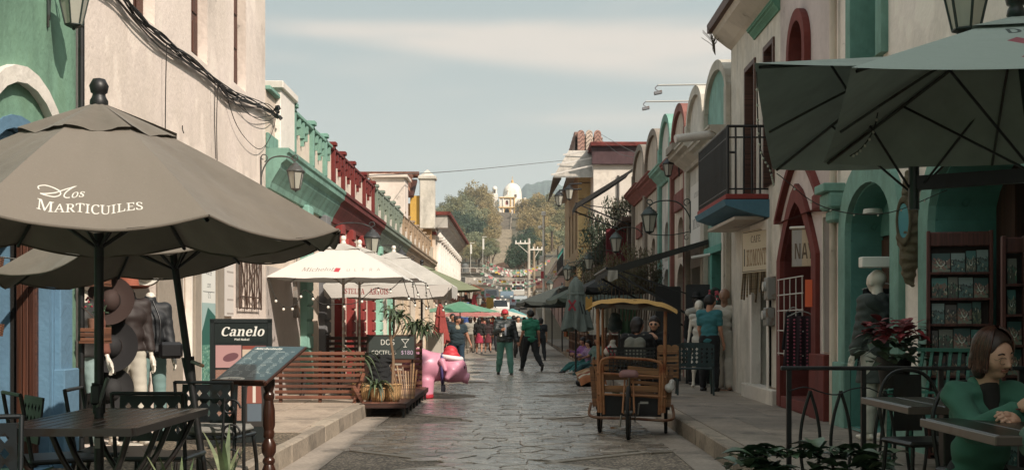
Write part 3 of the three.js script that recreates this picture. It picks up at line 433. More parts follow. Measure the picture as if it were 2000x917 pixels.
const barrel = (L, r) => put(fin(new THREE.CylinderGeometry(r * 0.85, r, L, 7, 1, true, -Math.PI / 2, Math.PI)), 0, 0, 0, -Math.PI / 2, 0, 0);   // half-round clay tile along z, crown up

// ------------------------------------------------------------------ LEFT SIDE: green house with a blue doorway
{
  const F = new Facade('green_house', 'mint green house front with a white arch over a blue doorway, far left', -1, 11.3);
  const wall = F.shell(-9, 11.3, 7.2, plaster(C.mint, true), [opening(9.3, 10.76, 0.21, 2.45, 0.56)], { room: 1.2 });
  const blue = plaster(C.blue);
  F.p(null, 'arch_moulding', [surround(9.08, 10.94, 1.9, 2.36, 0.92, 0.13, 0, 0.07)], plaster(C.white));
  F.p(null, 'doorway_arch', [surround(9.34, 10.72, 0.21, 2.41, 0.52, 0.1, -0.1, 0.012), ext(opening(9.36, 10.70, 2.37, 2.41, 0.5), 0.05, [], -0.12)], blue);
  F.p(null, 'pilaster', [B3(10.76, 11.05, 0, 2.4, 0, 0.06, 0.01), B3(10.74, 11.1, 0, 1.02, 0, 0.1, 0.01), B3(10.66, 10.755, 0.21, 2.44, -0.4, -0.002)], blue);
  const d = F.p(null, 'door', [B3(10.6, 10.655, 0.22, 2.44, -0.25, -0.085, 0.008)], wood('#5d3a2c', 0.55));
  for (let i = 0; i < 3; i++) F.p(d, 'plank', B3(10.575, 10.602, 0.26, 2.42, -0.142 - i * 0.052, -0.095 - i * 0.052, 0.006), woodv(['#5a3628', '#654032', '#52301f'][i], 0.55));
  for (const v of [0.6, 1.9]) F.p(d, 'hinge', B3(10.56, 10.575, v, v + 0.12, -0.12, -0.09), BLK);
  F.p(null, 'door_gap_shade', B3(10.62, 10.655, 0.22, 2.44, -0.31, -0.252), DARK);  // solid dark strip painted in for the shade of the gap
  F.p(null, 'inner_wall', [B3(10.6, 10.655, 0.1, 3.2, -1.19, -0.312)], blue);
  F.p(null, 'downpipe', [rod(V(11.27, 0.2, 0.06), V(11.27, 4.06, 0.06), 0.028), rod(V(11.27, 4.0, 0.06), V(11.27, 7, 0.06), 0.028)], BLK);
  for (let i = 0; i < 3; i++) F.p(null, 'wicker_basket', put(cyl(0.07, 0.055, 0.1, 0, 0, 0, 9), 10.45, 1.35 + i * 0.55, -0.36), M('#7a5443', { map: T.weave, r: 0.9 }));
  const la = lantern('black wrought iron lantern high on the green house at the top left', at(143, -42, 10.6), -3.9, 0.62, DARKG);
}
// ------------------------------------------------------------------ tall cream house
{
  const F = new Facade('cream_house', 'tall cream plaster house with narrow wooden shutters above a clothes shop', -1, 19.8);
  const wins = [[12.98, 13.76, 4.6], [15.3, 16.1, 4.65], [17.6, 18.38, 4.72]];
  F.shell(11.3, 19.8, 7.4, plaster(C.cream), [opening(11.42, 13.8, 0.21, 2.75), opening(14.86, 15.28, 0.95, 2.3), opening(17.72, 19.25, 1.62, 2.75), ...wins.map(w => opening(w[0], w[1], w[2], 6.7))], { room: 1.3 });
  for (const [a, b, v] of wins) {
    const w = F.p(null, 'window', [B3(a, b, v, v + 0.04, -0.2, -0.11)], wood('#4a2c20'));
    for (const k of [0, 1]) leaf(F, w, 'shutter', a + 0.02 + k * (b - a) / 2, a + (k + 1) * (b - a) / 2 - 0.01, v + 0.04, 6.68, -0.12, woodv('#6b4030', 0.55), 4);
  }
  const tp = plaster(C.taupe);
  F.p(null, 'pilaster', B3(13.8, 14.8, 0, 2.75, 0, 0.035, 0.008), tp);
  F.p(null, 'pilaster', B3(15.32, 15.62, 0, 2.75, 0, 0.045, 0.008), tp);
  F.p(null, 'pilaster', B3(16.42, 16.82, 0, 2.75, 0, 0.05, 0.008), tp);
  F.p(null, 'niche_frame', surround(14.88, 15.26, 0.97, 2.28, 0, 0.04, -0.06, 0.02), plaster(C.white));
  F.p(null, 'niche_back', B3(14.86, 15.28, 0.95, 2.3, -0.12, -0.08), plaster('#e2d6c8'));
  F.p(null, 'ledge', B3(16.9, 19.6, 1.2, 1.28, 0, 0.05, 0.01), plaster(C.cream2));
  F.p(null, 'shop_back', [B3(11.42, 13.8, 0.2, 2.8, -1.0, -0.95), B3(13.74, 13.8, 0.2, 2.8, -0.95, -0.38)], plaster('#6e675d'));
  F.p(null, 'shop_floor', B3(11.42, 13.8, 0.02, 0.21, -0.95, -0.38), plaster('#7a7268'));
  const w = F.p(null, 'window', [B3(17.72, 19.25, 1.6, 2.8, -0.3, -0.26)], M('#3c3a36', { r: 0.25 }));
  const gr = []; for (const u of [17.74, 18.23, 18.74, 19.23]) gr.push(rod(V(u, 1.6, 0.05), V(u, 2.8, 0.05), 0.013, 0.013, 5));
  for (const v of [1.62, 1.78, 2.3]) gr.push(rod(V(17.72, v, 0.05), V(19.25, v, 0.05), 0.011, 0.011, 5));
  for (const [a, b] of [[17.74, 18.23], [18.23, 18.74], [18.74, 19.23]]) { const c = (a + b) / 2; gr.push(tube([V(a, 1.62, 0.05), V(c - 0.03, 1.98, 0.06), V(c - 0.03, 2.05, 0.06), V(a + 0.02, 2.45, 0.05), V(a, 2.8, 0.05)], 0.01, 14, 5), tube([V(b, 1.62, 0.05), V(c + 0.03, 1.98, 0.06), V(c + 0.03, 2.05, 0.06), V(b - 0.02, 2.45, 0.05), V(b, 2.8, 0.05)], 0.01, 14, 5), rod(V(c - 0.1, 1.62, 0.05), V(c - 0.1, 2.8, 0.05), 0.008, 0.008, 5), rod(V(c + 0.1, 1.62, 0.05), V(c + 0.1, 2.8, 0.05), 0.008, 0.008, 5)); }
  F.p(w, 'grille', gr, M('#4a382e', { r: 0.6 }));
  F.p(null, 'roof', B3(11.2, 19.85, 7.1, 7.55, -6, 0.12), wood(C.brown));
  // printed panels on the wall
  const sg = (name, label, u0, u1, v0, v1, draw, px = 256) => { const m = mapped(fin(new THREE.PlaneGeometry(1, 1)), new THREE.Matrix4().makeScale(u1 - u0, v1 - v0, 1).setPosition((u0 + u1) / 2, (v0 + v1) / 2, 0.034)); const g = put(box(u1 - u0, v1 - v0, 0.025, (u0 + u1) / 2, (v0 + v1) / 2, 0.02)); const o = thing(name, label, 'sign', F.w((u0 + u1) / 2, v0, 0)); const loc = new THREE.Matrix4().makeTranslation(-o.position.x, -o.position.y, -o.position.z).multiply(new THREE.Matrix4().makeTranslation(-3.9, 0, -19.8)).multiply(F.m); part(o, 'board', mapped(g, loc), M('#cfcac0')); const pg = fin(new THREE.PlaneGeometry(u1 - u0, v1 - v0)); pg.applyMatrix4(new THREE.Matrix4().makeRotationY(Math.PI / 2)); pg.translate(0.036, (v1 - v0) / 2, 0); part(o, 'print', pg, paper(canvas(px, Math.round(px * (v1 - v0) / (u1 - u0)), draw)), { keepuv: true }); return o; };
  sg('banner', 'tall printed banner of a green valley with a phone number, beside the shop', 15.68, 16.38, 0.25, 2.72, (x, w, h) => { x.fillStyle = '#dcdcd6'; x.fillRect(0, 0, w, h); x.fillStyle = '#3b4245'; x.font = 'bold 44px sans-serif'; x.fillText('pas', 120, 190); x.font = '34px sans-serif'; x.fillText('4 4739', 80, 262); x.fillText('.com', 90, 318); x.fillText('O S', 110, 366); x.fillRect(20, 336, w - 40, 3); const y = h * 0.43; x.fillStyle = '#9fb7b4'; x.fillRect(0, y, w, h); x.fillStyle = '#2c5f56'; x.beginPath(); x.moveTo(0, y + 130); x.lineTo(110, y + 20); x.lineTo(256, y + 60); x.lineTo(256, y + 200); x.lineTo(0, y + 200); x.fill(); x.fillStyle = '#4f8376'; x.fillRect(0, y + 190, w, 200); const q = rng(3); for (let i = 0; i < 300; i++) { x.fillStyle = ['#6f9b86', '#35685a', '#8fb3a0'][i % 3]; x.fillRect(q() * w, y + 190 + q() * 180, 12, 8); } x.fillStyle = '#22423f'; x.fillRect(0, y + 380, w, h); x.fillStyle = '#8fa6a0'; x.font = '20px sans-serif'; for (let i = 0; i < 4; i++) x.fillText('• • • • •', 50, y + 420 + i * 34); });
  sg('notice', 'white paper notice pasted on the cream wall right of the banner', 16.88, 17.42, 1.5, 2.5, (x, w, h) => { x.fillStyle = '#d4cdc6'; x.fillRect(0, 0, w, h); const q = rng(9); x.fillStyle = '#a99f98'; for (let i = 0; i < 9; i++) x.fillRect(30 + q() * 30, 50 + i * 44, 80 + q() * 90, 6); }, 128);
}
// cable bundle along the cream wall, with loose loops
{
  const o = thing('cable_bundle', 'sagging bundle of black cables strung across the cream house', 'cables', [-3.85, 0, -15]);
  const rnd = rng(21), k = [[-60, -210], [120, -75], [215, -20], [260, 32], [310, 78], [360, 112], [410, 152], [440, 182], [478, 200], [515, 214], [534, 224]];
  const pt = (px, py, j = 0) => { const d = 9750 / (1010 - px) * (1 - 0.006), p = at(px, py, d); p.x = -3.86 + rnd() * 0.05; p.y += (rnd() - 0.5) * j; return p.sub(o.position); };
  for (let c = 0; c < 11; c++) part(o, 'cable', tube(k.map(([x, y]) => pt(x, y + (c - 5) * 0.9, 0.14)), 0.006 + 0.004 * rnd(), 60, 5), M(['#1d1b19', '#2a2623', '#141312'][c % 3], { r: 0.6 }));
  for (const [x, y0, y1] of [[315, 85, 255], [411, 155, 310], [417, 158, 318], [345, 245, 260]]) part(o, 'drop_wire', tube([pt(x, y0), pt(x + 1, (y0 + y1) / 2), pt(x + 3, y1)], 0.006, 10, 4), M('#2a2623', { r: 0.6 }));
  for (const l of [[[440, 190], [455, 240], [480, 278], [505, 290], [525, 262], [533, 232]], [[455, 185], [480, 222], [515, 236], [534, 226]], [[430, 175], [460, 205], [490, 228], [534, 222]], [[420, 160], [450, 198], [500, 210], [530, 216]]]) part(o, 'loose_loop', tube(l.map(q => pt(q[0], q[1])), 0.006, 24, 4), M('#26221f', { r: 0.6 }));
  part(o, 'junction', [...Array(7)].map(() => { const p = pt(528 + rnd() * 10, 206 + rnd() * 26); return box(0.05, 0.07, 0.05, p.x + 0.03, p.y, p.z, rnd(), rnd(), rnd()); }), BLK);
}
// ------------------------------------------------------------------ the low painted row: one house per colour
function lowHouse(name, label, u0, u1, colr, post, lowc, doorc, pil, o = {}) {
  const F = new Facade(name, label, -1, u0), cor = plaster(colr, true), up = plaster(C.white, true), top = 5.02;
  const doors = o.doors || [];
  F.shell(u0, u1, top, plaster(o.wall || C.cream), doors.map(d => opening(d[0], d[1], 0.21, 2.75, d[2] || 0)), {});
  F.p(null, 'cornice', [cornice(u0, u1, crown(3.5, 4.12, 0.36))], cor);
  F.p(null, 'band', B3(u0, u1, 4.12, 4.36, 0, 0.05, 0.01), cor);
  F.p(null, 'coping', B3(u0, u1, 5.02, 5.09, -0.4, 0.08, 0.012), cor);
  for (const [i, u] of (o.posts || []).entries()) F.p(null, 'parapet_post', [B3(u, u + 0.17, 4.34, 5.14, -0.02, 0.08, 0.012), B3(u - 0.03, u + 0.2, 5.12, 5.2, -0.05, 0.11, 0.01)], cor);
  const orn = []; for (const u of o.posts || []) for (const s of [0.55, 0.95, 1.35]) if (u + s + 0.2 < u1) orn.push(B3(u + s, u + s + 0.14, 4.86 - (s === 0.95 ? 0.14 : 0), 5.0, 0, 0.07), B3(u + s + 0.04, u + s + 0.1, 4.72 - (s === 0.95 ? 0.14 : 0), 4.86, 0, 0.06));
  for (let i = 0; i < orn.length; i += 2) F.p(null, 'drip_ornament', [orn[i], orn[i + 1]], cor);
  for (const [u, c, w] of pil) {
    const pm = plaster(c), P = F.p(null, 'pilaster', B3(u, u + w, 0, 3.5, 0, 0.12), pm);
    const geo = box(0.14, 0.235, w - 0.02, 0, 0, 0, 0, 0, 0, 0.022); boxuv(geo);
    for (let v = 0.14; v < 3.3; v += 0.262) { const g = piece(P, 'block', geo, pm, 0.09, v + 0.13, -(u - u0 + w / 2)); }
  }
  for (const d of doors) { const D = F.p(null, 'door_frame', surround(d[0] + 0.06, d[1] - 0.06, 0.21, 2.69, 0, 0.06, -0.26, -0.1), wood(d[4] || '#8d867c')); const c = (d[0] + d[1]) / 2; leaf(F, D, 'door', d[0] + 0.06, c - 0.005, 0.22, 2.68, -0.18, woodv(d[3] || doorc), 4); leaf(F, D, 'door', c + 0.005, d[1] - 0.06, 0.22, 2.68, -0.18, woodv(d[3] || doorc), 4); }
  if (lowc) F.p(null, 'dado', B3(u0, o.dadoTo || u1, 0, o.dadoV || 2.3, 0, 0.012), plaster(lowc));
  return F;
}
{
  const F1 = lowHouse('teal_trim_house', 'low house with teal cornice and drip parapet next to the cream house', 19.82, 26.5, '#88b4a7', '#88b4a7', '#bcb4ad', '#6b6a66', [[23.0, '#88b4a7', 0.52], [25.15, '#77787a', 0.6]], { posts: [22.0, 24.0, 25.6], doors: [[23.75, 25.0, 0, '#6d6d6c']], dadoTo: 22.9, wall: '#d6c7b6' });
  F1.p(null, 'end_pier', [B3(20.62, 21.9, 4.1, 5.2, -0.5, 0.09, 0.015), B3(20.55, 21.97, 5.18, 5.3, -0.56, 0.14, 0.012)], plaster(C.white));
  const mb = F1.p(null, 'meter_box', B3(22.2, 22.5, 1.5, 2.15, 0, 0.08, 0.01), metal('#8e8881')); F1.p(mb, 'conduit', rod(V(22.35, 2.15, 0.05), V(22.35, 3.4, 0.05), 0.018), metal('#8e8881'));
  const F2 = lowHouse('red_trim_house', 'low house with dark red cornice, red drip parapet and red block pilasters', 26.5, 34.6, C.red, C.red, null, '#cfc6b8', [[27.3, '#8c3733', 0.62], [29.2, '#8c3733', 0.5], [31.2, '#8c3733', 0.55], [33.3, '#8c3733', 0.6]], { posts: [26.8, 28.3, 30.0, 32.2, 34.2], doors: [[28.0, 29.1, 0, '#d2c8ba'], [29.8, 31.1, 0, '#d2c8ba'], [31.9, 33.2, 0, '#9c3f3a']], wall: '#d9cbbb' });
  for (const u of [27.3, 31.2]) F2.p(null, 'wall_sign', B3(u, u + 0.05, 2.95, 3.2, 0, 0.3), M('#a63f39', { r: 0.6 }));
  const F3 = lowHouse('sage_trim_house', 'low house with weathered sage green cornice behind the white umbrellas', 34.6, 43, '#8a978b', '#8a978b', null, '#6f7a72', [[35.2, '#8fc0ad', 0.6], [38.4, '#8fc0ad', 0.6], [41.5, '#c2b39f', 0.6]], { posts: [35, 36.6, 38.2, 39.8, 41.4], doors: [[36, 38, 0, '#4e8d86'], [39.2, 41.2, 0, '#c0b3a2']], wall: '#d0c7b9' });
  const F4 = lowHouse('buff_trim_house', 'low house with buff cornice at the end of the painted row', 43, 57, '#b09a83', '#b09a83', null, '#7c6a5c', [[44, '#c9b7a0', 0.7], [49, '#c9b7a0', 0.7], [54, '#c9b7a0', 0.7]], { posts: [43.4, 45.4, 47.4, 49.4, 51.4, 53.4, 55.4], doors: [[45.5, 48, 0, '#5d6f70'], [50.2, 53, 0, '#71513f']], wall: '#d8ccbb' });
  F4.p(null, 'parapet_pier', [B3(43.2, 44.6, 5.0, 6.3, -1.0, 0.1, 0.02), B3(43.05, 44.75, 6.3, 6.42, -1.1, 0.2, 0.02)], plaster(C.cream));
}
// rooftop room with clay tiles behind the row, and its white gable
{
  const o = thing('tiled_rooftop_house', 'ochre house with a row of barrel clay tiles rising behind the painted row', 'house', [-7, 0, -60]);
  part(o, 'wall', [slab(-4, 2.95, 0, 7.0, -8, 0)], plaster('#b08a5f'));
  part(o, 'gable_wall', [put(ext([[-1.7, 0], [3.1, 0], [3.1, 4.9], [0.2, 6.6], [-1.7, 6.9]], 0.3), 0, 0, 0.6)], plaster('#d8cbb9', true));
  part(o, 'chimney_pillar', [slab(2.45, 3.15, 5.8, 8.15, -0.3, 0.42, 0.03), slab(2.38, 3.22, 8.1, 8.25, -0.38, 0.5, 0.02), put(cyl(0, 0.5, 0.35, 0, 0, 0, 4), 2.8, 8.42, 0.05, 0, Math.PI / 4)], plaster(C.white, true));
  part(o, 'side_strip', slab(2.0, 2.44, 5.6, 7.35, 0.0, 0.2), plaster('#c9a24f'));
  part(o, 'roof_deck', put(box(6.2, 0.12, 2.4, 0, 0, 0), -0.9, 7.75, -0.4, R(24), 0, 0), wood(C.brown));
  const tm = ['#8a5d48', '#7a4f3d', '#96705c', '#6d4a3b'].map(c => M(c, { map: T.tile, r: 0.9 })), tg = boxuv(barrel(0.75, 0.2)), rnd = rng(4);
  for (let i = 0; i < 14; i++) for (let r = 0; r < 4; r++) piece(o, 'roof_tile', tg, tm[rnd() * 4 | 0], -3.6 + i * 0.42, 7.4 + r * 0.27 + 0.1 + rnd() * 0.03, 0.75 - r * 0.6, R(24) + rnd() * 0.05, rnd() * 0.08, 0);
  part(o, 'ridge', rod(V(-4, 8.5, -1.3), V(2.3, 8.5, -1.3), 0.16), tm[1]);
}
// projecting two-storey house with half columns
{
  const F = new Facade('column_house', 'cream two-storey house with white half columns and red-edged eaves on the left', -1, 61);
  F.shell(61, 83, 6.2, plaster('#dfd0bd'), [opening(62.2, 63.6, 3.2, 5.2), opening(66, 67.4, 3.2, 5.2), opening(70, 71.4, 3.2, 5.2), opening(75, 76.4, 3.2, 5.2), opening(63, 66, 0.21, 2.6), opening(68, 71, 0.21, 2.6), opening(74, 78, 0.21, 2.6)], { back: 8 });
  F.p(null, 'eave', [cornice(60.6, 83.3, crown(5.9, 6.5, 0.6)), B3(60.5, 61, 5.9, 6.5, -7, 0.6)], plaster('#b9b4ac'));
  F.p(null, 'roof_edge', B3(60.4, 83.4, 6.5, 6.66, -8, 0.75), M('#7d3a31', { map: T.tile }));
  F.p(null, 'red_band', [B3(60.96, 83, 5.6, 5.75, -7, 0.02)], plaster('#9a4038'));
  for (let u = 61.8; u < 83; u += 1.75) F.p(null, 'half_column', [cyl(0.16, 0.18, 2.4, u, 4.2, 0.08, 10), B3(u - 0.25, u + 0.25, 5.35, 5.55, 0, 0.3, 0.02), B3(u - 0.22, u + 0.22, 2.9, 3.05, 0, 0.28, 0.02), put(cyl(0, 0.3, 0.4, 0, 0, 0, 4), u, 5.72, 0.12, 0, R(45), 0)], plaster('#e3ddd2'));
  for (const [a, b] of [[62.2, 63.6], [66, 67.4], [70, 71.4], [75, 76.4]]) { const w = F.p(null, 'window', B3(a, b, 3.2, 5.2, -0.3, -0.25), M('#3c3f40', { r: 0.2 })); F.p(w, 'shutter', [B3(a, a + 0.35, 3.2, 5.2, -0.1, 0.05), B3(b - 0.35, b, 3.2, 5.2, -0.1, 0.05)], wood('#6a6a68')); }
  F.p(null, 'lower_cornice', [cornice(60.8, 83, crown(2.7, 3.0, 0.5))], M('#9b6d5c', { map: T.tile }));
  for (const [a, b] of [[63, 66], [68, 71], [74, 78]]) leaf(F, null, 'door', a, b, 0.22, 2.58, -0.2, woodv('#4f4640'), 2);
  F.p(null, 'front_cornice', [B3(60.7, 61, 2.7, 3.0, -4, 0.3)], plaster('#c9c2b6'));
}
{ // white gable house with a sloping clay roof
  const F = new Facade('gable_house', 'bright white gable house with a long clay tile roof at the street bend', -1, 84);
  F.shell(84, 140, 3.4, plaster('#e6dfd3'), [opening(88, 91, 0.5, 2.6), opening(97, 101, 0.5, 2.6), opening(110, 114, 0.5, 2.6)], { back: 9 });
  F.p(null, 'gable', [polys([[V(84, 3, -8), V(84, 3, 0), V(84, 3.6, 0.2), V(84, 6.1, -4.2)], [V(84, 3, -8), V(84, 6.1, -4.2), V(84, 3.6, -8)]])], plaster('#efe8dc'));
  F.p(null, 'rear_wall', B3(100, 100.5, 0, 7.4, -9, -1.2), plaster('#f0eadf'));
  const roof = F.p(null, 'roof', [polys([[V(83.7, 3.3, 0.8), V(141, 3.3, 0.8), V(141, 6.2, -4.2), V(83.7, 6.2, -4.2)]])], M('#8f6650', { map: T.tile, r: 0.95 }));
  const tm = ['#a9795d', '#94684f', '#b98a6d', '#866049'].map(c => M(c, { map: T.tile, r: 0.95 })), rnd = rng(14), tg = boxuv(put(barrel(1.3, 0.28), 0, 0, 0, 0, -Math.PI / 2, 0)), sl = Math.atan2(2.9, 5);
  for (let i = 0; i < 48; i++) for (let r = 0; r < 6; r++) { const t = 0.55 - r * 0.95, v = 3.3 + (0.8 - t) * 0.58 + 0.1; const p = F.w(84 + i * 0.68, v, t).sub(F.o.position); piece(roof, 'roof_tile', tg, tm[rnd() * 4 | 0], p.x, p.y + rnd() * 0.06, p.z, 0, 0, -sl); }
  F.p(null, 'rafter_ends', [...Array(26)].map((_, i) => B3(84.2 + i * 2, 84.36 + i * 2, 3.1, 3.26, 0, 0.7)), wood(C.brown));
}
// lanterns of the left side
lantern('grey iron lantern on a scrolled bracket at the corner of the cream house', at(577, 316, 19.4), -3.9, 0.66, metal('#4b4c4a', 0.5));
lantern('large dark lantern above the white umbrellas', at(727, 446, 25.5), -3.9, 0.85, metal('#38393a', 0.5));
lantern('dark lantern over the right end of the white umbrellas', at(783, 486, 33), -3.9, 0.72, metal('#38393a', 0.5));
lantern('small dark lantern partly behind the right slope of the white umbrellas', at(806, 508, 37), -3.9, 0.8, metal('#38393a', 0.5));
lantern('small lantern in the shade under the white umbrella edge beside the teal pilaster', at(606, 473, 24.4), -3.9, 0.42, BLK);
lantern('lantern before the column house, left one of two near the olive umbrella', at(902, 552, 54), -3.9, 0.9, metal('#4b4c4a', 0.5));
lantern('lantern before the gable house, right one of two near the olive umbrella', at(918, 558, 62), -3.9, 1.0, metal('#4b4c4a', 0.5));
lantern('farthest lantern of the left row, above the green umbrella', at(936, 574, 74), -3.9, 1.0, metal('#4b4c4a', 0.5));
// ------------------------------------------------------------------ RIGHT SIDE, from the nearest shop to the bend
const arcTop = (u0, u1, v0, rise, inset = 0) => { const P = [[u0, 0], [u1, 0], [u1, v0], [u1 - inset, v0]], c = (u0 + u1) / 2, r = (u1 - u0) / 2 - inset; for (let i = 1; i < 16; i++) { const a = Math.PI * i / 16; P.push([c + r * Math.cos(a), v0 + rise * Math.sin(a)]); } P.push([u0 + inset, v0], [u0, v0]); return P; };
const arcBand = (u0, u1, v0, rise, w, t0, t1, inset = 0) => { const c = (u0 + u1) / 2, r = (u1 - u0) / 2 - inset, o = [], n = []; for (let i = 0; i <= 16; i++) { const a = Math.PI * i / 16; o.push([c + (r + 0.02) * Math.cos(a), v0 + (rise + 0.05) * Math.sin(a)]); n.push([c + (r - w) * Math.cos(a), v0 + (rise - w) * Math.sin(a)]); } return ext([...o, ...n.reverse()], t1 - t0, [], t0); };
{ // nearest: cream shop house with teal arches
  const F = new Facade('teal_arch_shop', 'cream shop house with teal arched doorways behind the cafe tables', 1, 15.4);
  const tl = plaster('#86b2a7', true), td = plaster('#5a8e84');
  F.shell(-9, 15.4, 7.0, plaster('#f0e6da'), [opening(12.98, 14.76, 0.21, 2.45, 0.48), opening(9.5, 11.78, 0.21, 2.35, 0.6), opening(5, 7, 0.21, 2.6), opening(13.45, 14.5, 4.2, 6.5)], { room: 1.5 });
  F.p(null, 'arch_surround', [surround(12.98, 14.76, 0.21, 2.45, 0.48, 0.3, -0.002, 0.07)], tl);
  F.p(null, 'arch_surround', [surround(9.5, 11.78, 0.21, 2.35, 0.6, 0.28, -0.002, 0.07)], tl);
  F.p(null, 'plinth', B3(14.74, 15.42, 0, 0.95, 0, 0.09, 0.012), tl); F.p(null, 'plinth', B3(11.76, 13.0, 0, 0.95, 0, 0.085, 0.012), tl);
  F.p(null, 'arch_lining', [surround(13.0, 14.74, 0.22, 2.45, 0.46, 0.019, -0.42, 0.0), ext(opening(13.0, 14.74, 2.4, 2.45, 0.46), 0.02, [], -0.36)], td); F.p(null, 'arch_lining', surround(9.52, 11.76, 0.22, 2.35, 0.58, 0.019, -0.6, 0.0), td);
  const d = F.p(null, 'door', B3(13.0, 14.74, 0.21, 2.4, -0.42, -0.37), wood('#4a2f22'));
  for (let i = 0; i < 6; i++) F.p(d, 'plank', B3(13.02 + i * 0.287, 13.29 + i * 0.287, 0.3, 2.36, -0.37, -0.345, 0.008), woodv(['#54382a', '#49301f', '#5c3e2e'][i % 3]));
  F.p(null, 'door_jamb', B3(11.3, 11.74, 0.21, 2.9, -0.75, -0.55), woodv('#55352a'));
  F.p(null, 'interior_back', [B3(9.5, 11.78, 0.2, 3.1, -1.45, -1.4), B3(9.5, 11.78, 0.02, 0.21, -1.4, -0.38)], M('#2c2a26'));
  F.p(null, 'window_surround', [surround(13.462, 14.488, 4.22, 6.4, 0, 0.2, -0.3, 0.08)], tl);
  F.p(null, 'window', B3(13.45, 14.5, 4.2, 6.5, -0.34, -0.3), td);
  for (const [u, t, v] of [[14.35, -0.14, 2.66], [13.6, -0.14, 2.88], [11.1, -0.2, 2.82]]) F.p(null, 'ceiling_lamp', mapped(cyl(0.1, 0.11, 0.05, 0, 0, 0, 16), new THREE.Matrix4().makeTranslation(u, v, t)), M('#cfcdc4', { r: 0.4 }));
  F.p(null, 'downpipe', rod(V(15.3, 0.2, 0.07), V(15.3, 7, 0.07), 0.045), plaster('#cdbfae'));
  F.p(null, 'capital', [B3(14.98, 15.45, 2.75, 2.95, 0, 0.2, 0.03), B3(15.03, 15.4, 2.6, 2.75, 0, 0.14, 0.03), B3(14.98, 15.45, 2.95, 3.05, 0, 0.26, 0.01)], tl);
  const f = F.p(null, 'light_box', B3(13.15, 13.3, 1.98, 2.09, -0.1, 0.3, 0.008), M('#d7d5cd', { r: 0.4 }));
  F.p(f, 'lamp_arm', rod(V(13.2, 2.1, -0.1), V(13.2, 2.1, -0.36), 0.02), BLK);
  F.p(null, 'roof', B3(-9, 15.5, 6.95, 7.15, -6, 0.25), wood(C.brown));
}
{ // red pointed arch house
  const F = new Facade('red_arch_house', 'mauve grey house with a dark red pointed arch doorway', 1, 18.7);
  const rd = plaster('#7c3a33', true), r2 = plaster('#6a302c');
  F.shell(15.4, 18.7, 6.9, plaster('#c6b9b3'), [opening(16.5, 18.45, 0.21, 2.3, 0.76, 'point'), opening(16.9, 17.75, 4.25, 5.1, 0.4, 'round')], { room: 1.4 });
  F.p(null, 'arch_surround', surround(16.5, 18.45, 0.21, 2.3, 0.76, 0.25, -0.002, 0.06, 'point'), rd);
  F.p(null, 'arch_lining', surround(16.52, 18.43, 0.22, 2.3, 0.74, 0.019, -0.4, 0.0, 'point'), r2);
  F.p(null, 'drip_moulding', surround(16.02, 18.66, 2.85, 2.9, 0.75, 0.1, 0, 0.09, 'point'), rd);
  F.p(null, 'string_course', [B3(15.42, 16.05, 2.8, 3.02, 0, 0.16, 0.03)], rd);
  F.p(null, 'plinth', [B3(15.7, 16.5, 0, 1.02, 0, 0.09, 0.01), B3(16.5, 18.45, 0.0, 0.36, -0.38, 0.05, 0.01)], rd);
  F.p(null, 'window_surround', surround(16.912, 17.738, 4.262, 5.09, 0.4, 0.16, -0.29, 0.09), rd);
  F.p(null, 'window', B3(16.9, 17.75, 4.25, 5.6, -0.36, -0.3), plaster('#5e2b28'));
  F.p(null, 'niche_frame', surround(15.56, 15.98, 1.05, 2.72, 0, 0.05, 0, 0.03), plaster('#d8d0c3'));
  F.p(null, 'niche_panel', B3(15.56, 15.98, 1.05, 2.72, 0, 0.012), plaster('#857d76'));
  F.p(null, 'door', B3(17.5, 18.43, 0.36, 2.25, -0.5, -0.42, 0.01), woodv('#3e2620'));
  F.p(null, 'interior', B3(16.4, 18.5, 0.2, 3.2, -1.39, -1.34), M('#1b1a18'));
  F.p(null, 'gable_moulding', [bar(V(15.5, 6.95, 0.12), V(17.2, 7.9, 0.12), 0.2, 0.2)], rd);
  const g = []; for (let i = 0; i < 5; i++) g.push(rod(V(16.72 + i * 0.38, 0.95, 0.12), V(16.72 + i * 0.38, 2.02, 0.12), 0.009, 0.009, 5)); for (const v of [2.02, 1.8, 1.58, 1.3, 0.98]) g.push(rod(V(16.68, v, 0.12), V(18.3, v, 0.12), 0.009, 0.009, 5));
  const gr = thing('display_grid', 'white wire display grid beside the red arch doorway', 'display grid', F.w(17.5, 0, 0)); part(gr, 'wires', g.map(q => mapped(q, new THREE.Matrix4().makeTranslation(0, 0, 17.5 - 18.7).multiply(F.m))), M('#b9b2aa', { r: 0.5 }));
}
